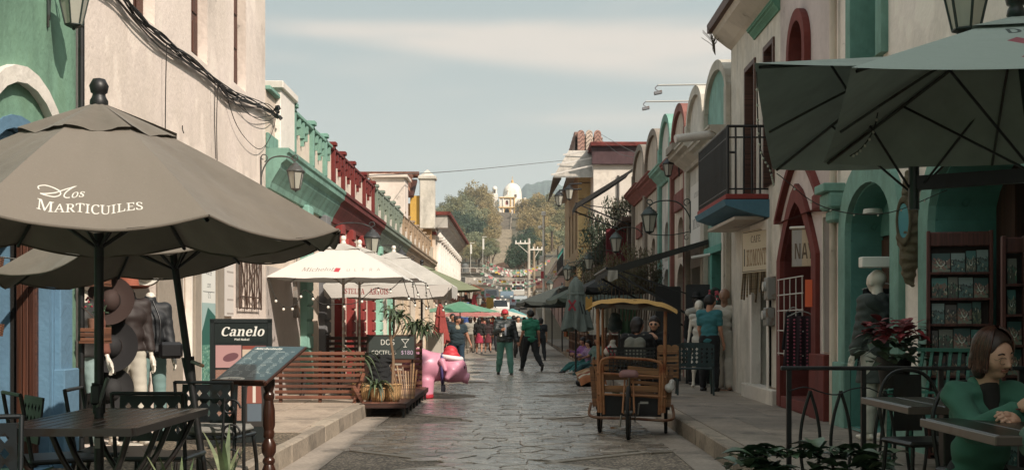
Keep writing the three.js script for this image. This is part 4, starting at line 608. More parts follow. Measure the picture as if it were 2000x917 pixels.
{ // white house with the balcony
  const F = new Facade('balcony_house', 'white two-storey house with a black iron balcony and a roller shutter', 1, 23);
  F.shell(18.7, 23, 6.6, plaster('#e2dcd2', true), [opening(19.42, 20.82, 0.4, 2.9), opening(20.6, 21.55, 3.5, 5.68), opening(19.1, 19.9, 3.5, 5.66)], { room: 1.0 });
  F.p(null, 'shutter_frame', surround(19.5, 20.74, 0.42, 2.84, 0, 0.14, -0.1, 0.05), plaster('#d9d3c9'));
  const sh = F.p(null, 'roller_shutter', B3(19.42, 20.82, 0.4, 2.9, -0.3, -0.26), metal('#4f5050'));
  const sg = boxuv(box(0.03, 0.075, 1.36, 0, 0, 0, 0, 0, 0, 0.012)), smt = [metal('#595a5a', 0.5, 0.3), metal('#4d4e4f', 0.5, 0.3)];
  for (let i = 0; i < 30; i++) piece(sh, 'slat', sg, smt[i % 2], 0.235, 0.46 + i * 0.082, 23 - 20.12);
  F.p(null, 'sill', [B3(18.75, 21.3, 0.18, 0.42, -0.1, 0.12, 0.015)], plaster('#cfc8bc'));
  for (const [a, b] of [[20.6, 21.55], [19.1, 19.9]]) { const w = F.p(null, 'balcony_door', surround(a + 0.08, b - 0.08, 3.5, 5.6, 0, 0.08, -0.2, 0.03), wood('#6b4a3c')); for (const k of [0, 1]) leaf(F, w, 'leaf', a + 0.08 + k * (b - a - 0.16) / 2, a + 0.08 + (k + 1) * (b - a - 0.16) / 2 - 0.01, 3.5, 5.6, -0.14, woodv('#5b4a44'), 3); }
  F.p(null, 'eave', [cornice(18.7, 23.0, [[0, 6.3], [0.08, 6.35], [0.3, 6.52], [0.34, 6.62], [0, 6.62]])], plaster('#c9c0b2'));
  F.p(null, 'roof_edge', B3(18.6, 23.1, 6.62, 6.78, -6, 0.42), wood('#6b4536'));
  F.p(null, 'green_moulding', cornice(18.7, 20.7, crown(5.98, 6.14, 0.14)), plaster('#5f8d76'));
  const b = F.p(null, 'balcony', [B3(19.55, 22.65, 3.3, 3.38, 0, 0.66, 0.01)], plaster('#8a3a35'));
  F.p(b, 'slab', [cornice(19.5, 22.7, [[0, 3.02], [0.2, 3.06], [0.66, 3.2], [0.7, 3.29], [0, 3.29]])], plaster('#4b7385'));
  F.p(b, 'soffit', B3(19.7, 22.5, 3.0, 3.05, 0.05, 0.5), plaster('#bdb4a8'));
  F.p(b, 'top_rail', [rod(V(19.6, 4.42, 0.62), V(22.6, 4.42, 0.62), 0.022), rod(V(19.6, 4.42, 0), V(19.6, 4.42, 0.62), 0.022), rod(V(22.6, 4.42, 0), V(22.6, 4.42, 0.62), 0.022), rod(V(19.6, 4.25, 0), V(19.6, 4.25, 0.62), 0.014), rod(V(19.6, 4.25, 0.62), V(22.6, 4.25, 0.62), 0.014), rod(V(19.6, 3.46, 0), V(19.6, 3.46, 0.62), 0.014), rod(V(19.6, 3.46, 0.62), V(22.6, 3.46, 0.62), 0.014)], BLK);
  for (let i = 0; i <= 25; i++) F.p(b, 'baluster', rod(V(19.6 + i * 0.12, 3.38, 0.62), V(19.6 + i * 0.12, 4.42, 0.62), i % 25 ? 0.016 : 0.026, i % 25 ? 0.016 : 0.026, 6), BLK);
  for (let i = 1; i < 5; i++) for (const u of [19.6, 22.6]) F.p(b, 'baluster', rod(V(u, 3.38, i * 0.125), V(u, 4.42, i * 0.125), 0.016, 0.016, 6), BLK);
  for (const [u, v, h] of [[19.15, 1.75, 0.34], [19.2, 1.36, 0.28]]) { const q = F.p(null, 'meter_box', B3(u - 0.14, u + 0.14, v, v + h, 0, 0.13, 0.015), metal('#7d7c78')); F.p(q, 'meter_dial', mapped(cyl(0.07, 0.07, 0.05, 0, 0, 0, 14), new THREE.Matrix4().makeRotationX(Math.PI / 2).setPosition(u, v + h * 0.6, 0.15)), M('#a9aaa6', { r: 0.3 })); }
  F.p(null, 'wall_recess', surround(18.85, 19.36, 0.45, 2.1, 0, 0.03, 0, 0.035), plaster('#bfb7aa'));
  F.p(null, 'floodlight', [B3(21.2, 21.34, 3.0, 3.1, 0.1, 0.25), rod(V(21.3, 3.1, 0), V(21.3, 3.1, 0.16), 0.012)], metal('#5c5b58'));
  F.p(null, 'weed', [...Array(14)].map((_, i) => { const a = i * 2.4, l = 0.5 + 0.4 * hash3(i, 1, 1); return tube([V(22.9, 6.2, 0.3), V(22.95 + Math.cos(a) * 0.1, 6.2 + l * 0.3, 0.33), V(23 + Math.cos(a) * 0.25, 6.2 + l * 0.6, 0.33 + Math.sin(a) * 0.2)], 0.006, 6, 4); }), M('#4a4234'));
  // hand-carved name board over the shutter and its hanging sticks
  const o = thing('carved_board', 'pale carved wooden name board over the roller shutter', 'sign', [3.78, 2.2, -20.1], -Math.PI / 2 + 0.2);
  part(o, 'board', box(1.2, 0.68, 0.05, 0, 0.34, 0, 0, 0, 0, 0.012), wood('#b7a98f'));
  part(o, 'print', put(fin(new THREE.PlaneGeometry(1.18, 0.66)), 0, 0.34, 0.027), paper(canvas(512, 286, (x, w, h) => { x.fillStyle = '#b9ac93'; x.fillRect(0, 0, w, h); const q = rng(2); for (let i = 0; i < 120; i++) { x.fillStyle = `rgba(90,75,55,${0.05 + q() * 0.12})`; x.fillRect(q() * w, q() * h, 60 * q(), 2); } x.fillStyle = '#4a3d2e'; x.font = 'bold 66px serif'; x.fillText('CAFE', 160, 84); x.lineWidth = 6; x.strokeStyle = '#3f3325'; x.fillStyle = '#8a6f4b'; x.font = 'bold 150px serif'; x.strokeText('KOMONTE', 84, 240, 400); x.fillText('KOMONTE', 84, 240, 400); x.fillStyle = '#3f3325'; x.fillRect(34, 120, 22, 120); x.strokeRect(8, 8, w - 16, h - 16); })), { keepuv: true });
  const rnd = rng(8); for (let i = 0; i < 13; i++) part(o, 'stick', bar(V(-0.52 + i * 0.085, 0.0, 0.03), V(-0.58 + i * 0.085 + rnd() * 0.16, -0.3 - rnd() * 0.18, 0.05), 0.03, 0.012), wood(['#9c8a6c', '#7d6b50', '#b3a283'][i % 3]));
}
// the row of arched gables beyond
function gableHouse(name, label, u0, u1, wallc, trim, corn, v0, rise, o = {}) {
  const F = new Facade(name, label, 1, u1), h = o.holes || [];
  F.shell(u0, u1, v0, plaster(wallc, o.old ?? true), h, { outline: arcTop(u0 + 0.01, u1 - 0.01, v0, rise, 0.12), room: 1.0 });
  F.p(null, 'gable_band', arcBand(u0, u1, v0, rise, 0.14, -0.4, 0.08, 0.12), plaster(trim, true));
  F.p(null, 'pilaster', B3(u0, u0 + 0.24, 0, v0 + 0.1, 0, 0.1, 0.01), plaster(trim, true));
  F.p(null, 'pilaster', B3(u1 - 0.24, u1, 0, v0 + 0.1, 0, 0.1, 0.01), plaster(trim, true));
  F.p(null, 'cornice', cornice(u0 + 0.05, u1 - 0.05, crown(o.cv || 5.0, (o.cv || 5.0) + 0.38, o.co || 0.32)), plaster(corn, true));
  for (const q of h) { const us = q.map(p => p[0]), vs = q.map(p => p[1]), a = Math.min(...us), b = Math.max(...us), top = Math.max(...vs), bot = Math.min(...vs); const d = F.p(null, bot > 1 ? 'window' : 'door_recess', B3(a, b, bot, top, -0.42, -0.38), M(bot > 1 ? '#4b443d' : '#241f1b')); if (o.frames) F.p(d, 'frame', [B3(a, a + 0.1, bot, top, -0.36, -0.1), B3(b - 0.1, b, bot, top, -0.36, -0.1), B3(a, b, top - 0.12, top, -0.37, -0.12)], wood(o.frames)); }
  if (o.panel) F.p(null, 'wall_panel', B3((u0 + u1) / 2 - 0.8, (u0 + u1) / 2 + 0.8, 4.05, 4.5, 0, 0.07, 0.02), plaster(corn, true));
  return F;
}
{
  const t = '#8ab8ac';
  const A = gableHouse('teal_gable_house', 'teal house with a rounded gable right after the balcony', 23, 26, '#8ab5ac', '#c9c3b8', '#c4beb4', 5.6, 0.75, { holes: [opening(23.45, 25.2, 0.21, 2.75)], frames: '#356f62', cv: 4.6, co: 0.4 });
  A.p(null, 'door_post', [B3(24.55, 24.75, 0.2, 2.75, -0.2, 0.12, 0.01), B3(23.3, 23.46, 0.2, 2.75, -0.1, 0.1, 0.01), B3(23.2, 25.3, 2.72, 2.86, -0.1, 0.16, 0.01)], plaster('#528f82'));
  A.p(null, 'white_post', B3(23.06, 23.26, 0, 3.6, 0.02, 0.14, 0.01), plaster('#cfc9be'));
  A.p(null, 'water_spout', [rod(V(23.3, 4.88, -0.1), V(23.05, 4.72, 1.0), 0.085, 0.075, 10)], plaster('#c9c4bb'));
  A.p(null, 'light_tube', [rod(V(24.2, 2.7, 0.2), V(24.2, 2.64, 0.55), 0.03)], M('#cfcdc6'));
  const B = gableHouse('white_lettered_house', 'white house with small dark lettering beside the teal gable', 26, 28.7, '#e0dbd4', '#dcd6cc', '#cbc4b9', 5.7, 0.7, { holes: [opening(26.5, 28.2, 0.21, 2.7)], cv: 4.75, co: 0.5 });
  B.p(null, 'parapet_plant_box', [B3(27.3, 28.4, 5.1, 5.25, 0.1, 0.55)], plaster('#8f877b'));
  B.p(null, 'lettering', [put(fin(new THREE.PlaneGeometry(1.9, 1.8)), 27.35, 3.5, 0.012)].map(g => { return g; }), new THREE.MeshStandardMaterial({ map: canvas(256, 242, (x, w, h) => { x.fillStyle = '#d0cbc4'; x.fillRect(0, 0, w, h); x.fillStyle = '#6d6863'; x.textAlign = 'center'; x.setTransform(-1, 0, 0, 1, w, 0); x.font = '20px serif'; x.fillText('ARTESANIA', w / 2, 40); x.font = 'bold 40px serif'; x.fillText('MUNDO', w / 2, 130); x.font = '20px serif'; x.fillText('MEXICO', w / 2, 215); }), roughness: 0.9, side: THREE.DoubleSide }), { keepuv: true });
  const Cc = gableHouse('cream_red_cornice_house', 'cream house with a heavy red cornice and red panel', 28.7, 31.5, '#dccdbf', '#95625a', '#8c4f49', 5.75, 0.75, { holes: [opening(29.4, 30.8, 0.21, 2.2, 0.6), opening(29.6, 30.6, 2.95, 3.6, 0.3)], cv: 4.9, panel: true, co: 0.36 });
  const D = gableHouse('white_teal_pilaster_house', 'white house framed by slim teal pilasters', 31.5, 34.2, '#dedad5', t, t, 5.9, 0.8, { holes: [opening(32.2, 33.6, 0.21, 2.3, 0.5), opening(32.4, 33.4, 3.0, 3.6, 0.4)], cv: 5.0, co: 0.36 });
  const E = gableHouse('stained_gable_house', 'rain-stained cream house with red cornice, nearer of two grey gables', 34.2, 38, '#cbbdb0', '#9a8f85', '#8e4d45', 6.0, 0.8, { holes: [opening(35.2, 37, 0.21, 2.4, 0.5), opening(35.6, 36.6, 3.0, 3.5, 0.3)], cv: 5.1, panel: true, co: 0.36 });
  const G = gableHouse('stained_gable_house', 'rain-stained cream house with red cornice, farther of two grey gables', 38, 42, '#c4b6a9', '#8f857c', '#87483f', 6.1, 0.8, { holes: [opening(39, 41, 0.21, 2.4, 0.5), opening(39.4, 40.4, 3.0, 3.5, 0.3)], cv: 5.2, panel: true, co: 0.36 });
  for (const [nm, lb, p, len] of [['lamp_arm', 'upper thin floodlight arm reaching over the street from the gables', at(1378, 166, 27), 1.0], ['lamp_arm', 'lower thin floodlight arm reaching over the street from the gables', at(1345, 198, 30), 1.0]]) { const o = thing(nm, lb, 'floodlight', p, 0, 'floodlight arms'); part(o, 'arm', rod(V(0.35, 0.02, 0), V(-len, -0.0, 0), 0.018), M('#a9a8a2', { r: 0.5 })); part(o, 'head', [box(0.16, 0.06, 0.14, -len, -0.16, 0, 0, 0, 0.2), tube([V(-len, 0, 0), V(-len - 0.06, -0.07, 0), V(-len, -0.12, 0)], 0.012, 8, 5)], metal('#77777a')); }
}
{ // restaurant house under dark awnings
  const F = new Facade('vine_restaurant', 'shaded restaurant front behind vines, dark posts and awnings on the right', 1, 64);
  F.shell(42, 76, 4.8, plaster('#8d8076', true), [opening(43, 47, 0.21, 2.8), opening(48.5, 53, 0.21, 2.8), opening(54.5, 60, 0.21, 2.8), opening(44, 45.4, 3.2, 4.3), opening(49, 51, 3.2, 4.3)], { room: 1.5 });
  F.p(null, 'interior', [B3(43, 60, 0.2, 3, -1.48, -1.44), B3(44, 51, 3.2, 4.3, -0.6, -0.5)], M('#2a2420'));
  for (const u of [42.6, 47.6, 53.6, 61]) F.p(null, 'timber_post', B3(u, u + 0.2, 0, 4.75, 0, 0.16, 0.01), wood('#4b372c'));
  F.p(null, 'gallery', [B3(42, 76, 4.75, 4.9, -6, 0.4)], wood('#59443a'));
  F.p(null, 'maroon_panel', B3(45.2, 45.4, 3.0, 4.74, -0.1, 0.7), plaster('#6d2a31'));
  const N = new Facade('white_end_house', 'house with a sunlit white end wall under a patched purple fascia above the vines', 1, 80);
  N.p(null, 'wall', [B3(76.5, 79.6, 0, 10.9, -7, -0.72)], plaster('#cfc7bb'));
  N.p(null, 'fascia', B3(76.2, 76.48, 10.85, 11.9, -7.2, -0.6, 0.02), M('#5a4448', { map: T.old, r: 0.95 }));
  N.p(null, 'roof', B3(75.9, 79.6, 11.9, 12.15, -7.3, -0.5, 0.02), M('#7d3c38', { map: T.tile, r: 0.95 }));
  N.p(null, 'downpipe', rod(V(76.4, 0, -2.2), V(76.4, 10.2, -2.2), 0.07), M('#4b4744'));
  N.p(null, 'window', [B3(76.38, 76.5, 5.2, 8.4, -4.4, -3.2)], M('#4a4440', { r: 0.4 })); N.p(null, 'window_frame', surround(0, 1, 0, 1, 0, 0.1, 0, 0.1).applyMatrix4(new THREE.Matrix4().set(0, 0, -1, 76.42, 0, 3.2, 0, 5.2, 1.2, 0, 0, -4.4, 0, 0, 0, 1)), plaster('#bdb5aa'));
}
{ // tall yellow house with a turret parapet
  const F = new Facade('yellow_tower_house', 'tall yellow banded house with a brick patterned parapet and white pergola slats', 1, 103);
  F.shell(80, 103, 11.0, plaster('#b99d77', true), [opening(82.5, 84.5, 6.2, 9.2), opening(87.5, 89.5, 6.2, 9.2), opening(92.5, 94.5, 6.2, 9.2), opening(82, 85, 0.3, 3.4)], { back: 7 });
  const y = plaster('#d4bb86'); for (let i = 0; i < 9; i++) F.p(null, 'quoin_band', B3(79.86, 80.02, 2.2 + i, 3.12 + i, -1.6, 0.04, 0.02), y);
  F.p(null, 'end_wall', B3(79.9, 80.0, 0, 11, -7, -1.6), plaster('#cdbfae'));
  for (const u of [82.5, 87.5, 92.5]) F.p(null, 'window', B3(u, u + 2, 6.2, 9.2, -0.3, -0.25), M('#3c342e', { r: 0.3 }));
  F.p(null, 'door', B3(82, 85, 0.3, 3.4, -0.3, -0.25), wood('#3d2f28'));
  F.p(null, 'cornice', [B3(79.6, 103, 11.0, 11.35, -7, 0.5, 0.05)], plaster('#b5ada4'));
  const br = M('#a98478', { map: T.weave, r: 0.9 });
  const pp = F.p(null, 'parapet', [B3(80, 96, 11.35, 13.2, -0.4, 0.2), B3(80, 80.4, 11.35, 13.0, -1.5, 0.2)], M('#a08a80', { map: T.chev }));
  for (let i = 0; i < 3; i++) F.p(pp, 'merlon', [B3(79.7, 80.4, 11.35, 13.15, -0.36 - i * 0.52, 0.1 - i * 0.52, 0.04), mapped(cyl(0.22, 0.22, 0.5, 0, 0, 0, 14), new THREE.Matrix4().makeRotationZ(Math.PI / 2).setPosition(80.0, 13.2, -0.13 - i * 0.52))], M(['#a98a80', '#c5bbb0', '#a98a80'][i], { map: T.chev }));
  for (let i = 0; i < 8; i++) F.p(pp, 'side_merlon', B3(81 + i * 1.8, 82.2 + i * 1.8, 12.9, 13.5, -0.4, 0.24, 0.04), M('#94786e', { map: T.old }));
  F.p(null, 'lean_to_roof', polys([[V(79.4, 12.1, 0.65), V(79.4, 12.1, -0.95), V(77, 10.15, -0.7), V(77, 10.15, 1.7)], [V(79.4, 12.1, 0.65), V(77, 10.15, 1.7), V(95, 10.3, 1.6), V(95, 12.0, 0.6)]]), M('#c4beb6', { map: T.old, r: 0.8 }));
  for (let i = 0; i < 3; i++) F.p(null, 'pergola_slat', [bar(V(78.8 - i * 0.9, 11.75 - i * 0.72, 1.0 + i * 0.4), V(78.2 - i * 0.9, 12.1 - i * 0.6, -1.7 + i * 0.3), 0.09, 0.09)], plaster('#dcd8d0'));
  F.p(null, 'side_balcony', [B3(83, 95, 4.9, 5.1, 0, 0.9), B3(83, 95, 5.9, 6.0, 0.85, 0.9), ...[...Array(25)].map((_, i) => B3(83 + i * 0.5, 83.05 + i * 0.5, 5.1, 5.9, 0.85, 0.9))], BLK);
  const P = new Facade('pink_cornice_house', 'faded pink house with white cornice and teal railing far along the right', 1, 150);
  P.shell(104, 150, 6.6, plaster('#b79387', true), [opening(108, 111, 1.5, 4), opening(118, 121, 1.5, 4), opening(130, 134, 1.5, 4)], { back: 8 });
  P.p(null, 'cornice', cornice(103.8, 150, crown(5.7, 6.5, 0.7)), plaster('#cfc8bd')); P.p(null, 'railing', [B3(106, 118, 7.5, 7.6, 0, 0.1), ...[...Array(13)].map((_, i) => B3(106 + i, 106.25 + i, 6.6, 7.5, 0, 0.1))], M('#3f9183'));
  for (const u of [108, 118, 130]) P.p(null, 'window', B3(u, u + 3, 1.5, 4, -0.3, -0.25), M('#3d3833', { r: 0.3 }));
}
// awnings
function awning(name, label, u0, u1, v0, v1, reach, c, o = {}) {
  const F = new Facade(name, label, 1, u0, 'awning'), m = fabric(c);
  F.p(null, 'canopy', [mapped(grid(10, 8, (s, t) => V(mix(u0, u1, t), mix(v0, v1, s) - 0.05 * Math.sin(s * Math.PI) * (1 + 0.4 * Math.sin(t * 19)), mix(0.02, reach, s))), new THREE.Matrix4())], m);
  F.p(null, 'valance', grid(4, 24, (s, t) => V(mix(u0, u1, t), v1 - s * (0.16 + 0.03 * Math.sin(t * 40)), reach + 0.01 * Math.sin(t * 60))), m);
  F.p(null, 'end_flap', [polys([[V(u0, v0, 0.02), V(u0, v1, reach), V(u0, v1 - 0.16, reach), V(u0, v0 - 0.1, 0.02)]])], m);
  F.p(null, 'front_bar', rod(V(u0, v1, reach), V(u1, v1, reach), 0.03), BLK);
  for (const u of [u0 + 0.05, u1 - 0.05]) F.p(null, 'brace', bar(V(u, v1 - 0.02, reach - 0.05), V(u, (o.bv ?? v1 - 1.3), 0.03), 0.045, 0.045), BLK);
  F.p(null, 'brace', bar(V(u0 + 0.1, v1 - 0.05, reach - 0.3), V(u0 + 0.1, (o.bv ?? v1 - 1.3) + 0.5, 0.03), 0.03, 0.03), BLK);
  return F;
}
{
  const A = awning('shop_awning', 'long dark awning sloping low over the pavement beyond the shop dummies', 25.6, 29.5, 3.08, 2.5, 2.05, '#33332f', { bv: 1.35 });
  A.p(null, 'hanging_cloth', [grid(8, 8, (s, t) => V(25.57 + 0.012 * Math.sin(t * 9 + s * 3), 2.46 - s * (0.2 + 0.03 * Math.sin(t * 5)), 2.04 - t * 0.2))], fabric('#a39f96'));
  awning('roof_awning', 'high dark awning on three struts in front of the white end wall', 42.2, 45, 6.5, 5.35, 1.9, '#2c2a28', { bv: 4.6 });
  awning('far_awning', 'dark awning above the stalls behind the folded parasol', 50, 62, 3.3, 2.75, 2.2, '#35342f');
}
// lanterns of the right side
lantern('big green iron lantern at the top right corner above the dark parasol', at(1888, -88, 8.7), 3.85, 0.82, DARKG);
lantern('large lantern with scrolled bracket hanging before the teal pilasters', at(1268, 402, 26.5), 3.6, 0.86, DARKG, true);
lantern('small lantern under the red cornice beside the balcony', at(1305, 308, 29.5), 3.75, 0.66, BLK);
lantern('lantern half hidden in the vines', at(1203, 452, 38), 3.85, 0.95, metal('#3c4641', 0.5));
lantern('lantern right above the folded parasol', at(1108, 515, 46), 3.85, 0.9, metal('#34403a', 0.5));
lantern('dim lantern between the vines and the folded parasol', at(1150, 495, 44), 3.85, 0.85, metal('#3c4641', 0.5));
lantern('lantern above the far stalls, left of the folded parasol', at(1074, 545, 62), 3.85, 0.95, metal('#34403a', 0.5));
{ const o = thing('twin_lantern', 'pair of black lanterns on the yellow house high above the street', 'lantern', at(1100, 372, 76)); for (const [x, y, z] of [[-0.25, 0, 0], [0.35, 0.35, 0.2]]) { const g = lanternGeo(1.4); part(o, 'frame', [...g.frame, ...g.roof].map(q => q.translate(x, y, z)), BLK); part(o, 'pane', g.pane.map(q => q.translate(x, y, z)), frost); } part(o, 'bracket', [rod(V(-0.25, 0.02, 0), V(1.1, 0.1, 0), 0.05), rod(V(0.35, 0.37, 0.2), V(1.1, 0.4, 0.2), 0.05)], BLK); }
// ------------------------------------------------------------------ parasols
// n-sided canopy; every cloth panel is a part; frame: {R, rim, apex, sag, face} in metres above the base
function canopyParts(o, n, q, panelMat, opt = {}) {
  const step = Math.PI * 2 / n, cor = k => { const a = (q.face || 0) + (k - 0.5) * step; return V(Math.sin(a) * q.R + (q.ox || 0), q.rim + (q.tip ? q.tip(a) : 0), Math.cos(a) * q.R + (q.oz || 0)); }, ap = V(q.ox || 0, q.apex, q.oz || 0);
  const k0 = n; const surf = (c0, c1, s, t) => { const e = lerp(c0, c1, s), p = lerp(ap, e, t), m = 4 * s * (1 - s); p.y -= (q.sag || 0.05) * m * t * t + (q.bow || 0) * Math.sin(t * Math.PI) - (0.008 * Math.sin(s * 23 + t * 5) + 0.006 * Math.sin(s * 9 - t * 14 + k0)) * m * t; return p; };
  const W = opt.width || 0;
  for (let k = 0; k < n; k++) {
    const c0 = cor(k), c1 = cor(k + 1), g = grid(14, 10, (s, t) => surf(c0, c1, s, 0.02 + 0.98 * t)), u = g.attributes.uv;
    const pm = k === 0 && opt.print ? opt.print : panelMat; if (pm.map && k === 0 && opt.print) { for (let i = 0; i < u.count; i++) { const t = u.getY(i); u.setXY(i, 0.5 + (u.getX(i) - 0.5) * mix(0.05, 1, t), 1 - t); } }
    part(o, 'canopy_panel', g, pm, { keepuv: k === 0 && !!opt.print });
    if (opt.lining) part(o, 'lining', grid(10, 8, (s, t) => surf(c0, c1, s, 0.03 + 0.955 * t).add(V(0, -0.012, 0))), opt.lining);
    part(o, 'rib', tube([0, 0.5, 1].map(t => surf(c0, c1, 0, 0.03 + 0.96 * t).add(V(0, -0.025, 0))), 0.011, 8, 5), opt.frame || BLK);
    if (opt.strut !== false) part(o, 'strut', rod(V((q.ox || 0) * 0.7, mix(q.rim, q.apex, 0.05) - 0.12 + (opt.hub || 0), (q.oz || 0) * 0.7), surf(c0, c1, 0, 0.5).add(V(0, -0.03, 0)), 0.009, 0.009, 5), opt.frame || BLK);
    if (opt.valance) part(o, 'valance', grid(16, 3, (s, t) => surf(c0, c1, s, 1).add(V(0, -t * (opt.valance * (0.93 + 0.07 * Math.sin(s * 18.8))) * Math.min(1, 14 * s + 0.25, 14 * (1 - s) + 0.25), 0.012 * Math.sin(s * 14)))), k === 0 && opt.vprint ? opt.vprint : panelMat, { keepuv: k === 0 && !!opt.vprint });
    if (opt.edge) part(o, 'hem', tube([0, 0.2, 0.4, 0.6, 0.8, 1].map(s => surf(c0, c1, s, 1)), 0.007, 14, 5), opt.edge);
    if (opt.cap) { const f = opt.cap, top = t => 0.02 + f * t; part(o, 'vent_flap', grid(10, 6, (s, t) => { const p = surf(c0, c1, s, top(t)); const m = 4 * s * (1 - s); p.y += 0.022 * t - 0.012 * m * t + 0.009 * t * Math.sin(s * Math.PI * 3 + k); return p; }), panelMat); }
  }
  part(o, 'finial', lathe([[0.001, 0.125], [0.03, 0.118], [0.047, 0.085], [0.04, 0.052], [0.03, 0.045], [0.034, 0.03], [0.044, 0.012], [0.044, -0.03], [0.02, -0.04]], 16, q.ox || 0, q.apex - 0.01, q.oz || 0), opt.fin || BLK);
}
const printM = (w, h, draw, tm = 0.1) => M('#ffffff', { map: canvas(w, h, draw), bump: T.clothb, bs: 0.004, r: 0.95, transmission: tm, thickness: 0 });
const speckle = (x, w, h, base, n, amp, seed) => { x.fillStyle = base; x.fillRect(0, 0, w, h); const q = rng(seed); for (let i = 0; i < n; i++) { x.fillStyle = q() > 0.5 ? `rgba(255,255,255,${q() * amp})` : `rgba(0,0,0,${q() * amp})`; x.fillRect(q() * w, q() * h, 2 + q() * 5, 1 + q() * 3); } };
const TAN = '#756c62';
const tanPrint = printM(1024, 1024, (x, w, h) => { speckle(x, w, h, TAN, 9000, 0.05, 5); x.fillStyle = x.strokeStyle = '#d9d4cb'; x.lineWidth = 6; x.beginPath(); x.moveTo(262, 812); x.bezierCurveTo(230, 780, 330, 770, 352, 800); x.bezierCurveTo(380, 840, 300, 842, 268, 836); x.bezierCurveTo(300, 836, 400, 770, 420, 772); x.bezierCurveTo(380, 790, 350, 850, 400, 838); x.stroke(); x.font = 'italic 60px serif'; x.fillText('os', 402, 842); x.font = '84px serif'; x.fillText('M', 256, 928); x.font = '70px serif'; x.fillText('ARTICUILES', 334, 928, 400); });
const tanM = M(TAN, { map: T.cloth, bump: T.clothb, bs: 0.006, r: 1, transmission: 0.1, thickness: 0 });
{
  const o = thing('patio_parasol', 'large taupe octagonal parasol with white lettering and black ball finial, left foreground', 'parasol', [-2.06, SW, -6.3]);
  canopyParts(o, 8, { R: 1.2, rim: 1.66, apex: 2.3, sag: 0.07, face: R(17) , bow: -0.02 }, tanM, { print: tanPrint, cap: 0.31, edge: fabric('#6a6158') });
  part(o, 'pole', [cyl(0.023, 0.023, 2.26, 0, 1.13, 0, 14)], BLK);
  part(o, 'crank_housing', [cyl(0.036, 0.03, 0.15, 0, 0.84, 0, 12), box(0.05, 0.1, 0.06, 0.0, 0.86, 0.03, 0, 0, 0, 0.01)], BLK);
  part(o, 'crank_handle', [box(0.018, 0.16, 0.022, 0.035, 0.87, 0.05, 0.1, 0, -0.35, 0.006)], metal('#6f7570', 0.3, 0.5));
  part(o, 'label_plate', box(0.026, 0.05, 0.004, 0, 0.62, 0.024), M('#8f9490'));
  const p = thing('patio_parasol', 'leaning taupe parasol behind the large one, its pole tilted to the right', 'parasol', [-2.13, SW, -8.8]);
  canopyParts(p, 8, { R: 1.2, rim: 1.68, apex: 2.25, sag: 0.07, face: R(13) }, tanM, { print: tanPrint, cap: 0.31, edge: fabric('#6a6158') });
  part(p, 'pole', [cyl(0.025, 0.025, 2.2, 0, 1.1, 0, 14)], BLK);
  part(p, 'crank_housing', [cyl(0.045, 0.035, 0.17, 0, 0.9, 0, 12)], BLK);
  part(p, 'crank_handle', box(0.1, 0.025, 0.02, 0.07, 0.93, 0.04, 0, 0, -0.5, 0.006), metal('#8b908b', 0.3, 0.5));
  p.rotation.z = R(8);
}
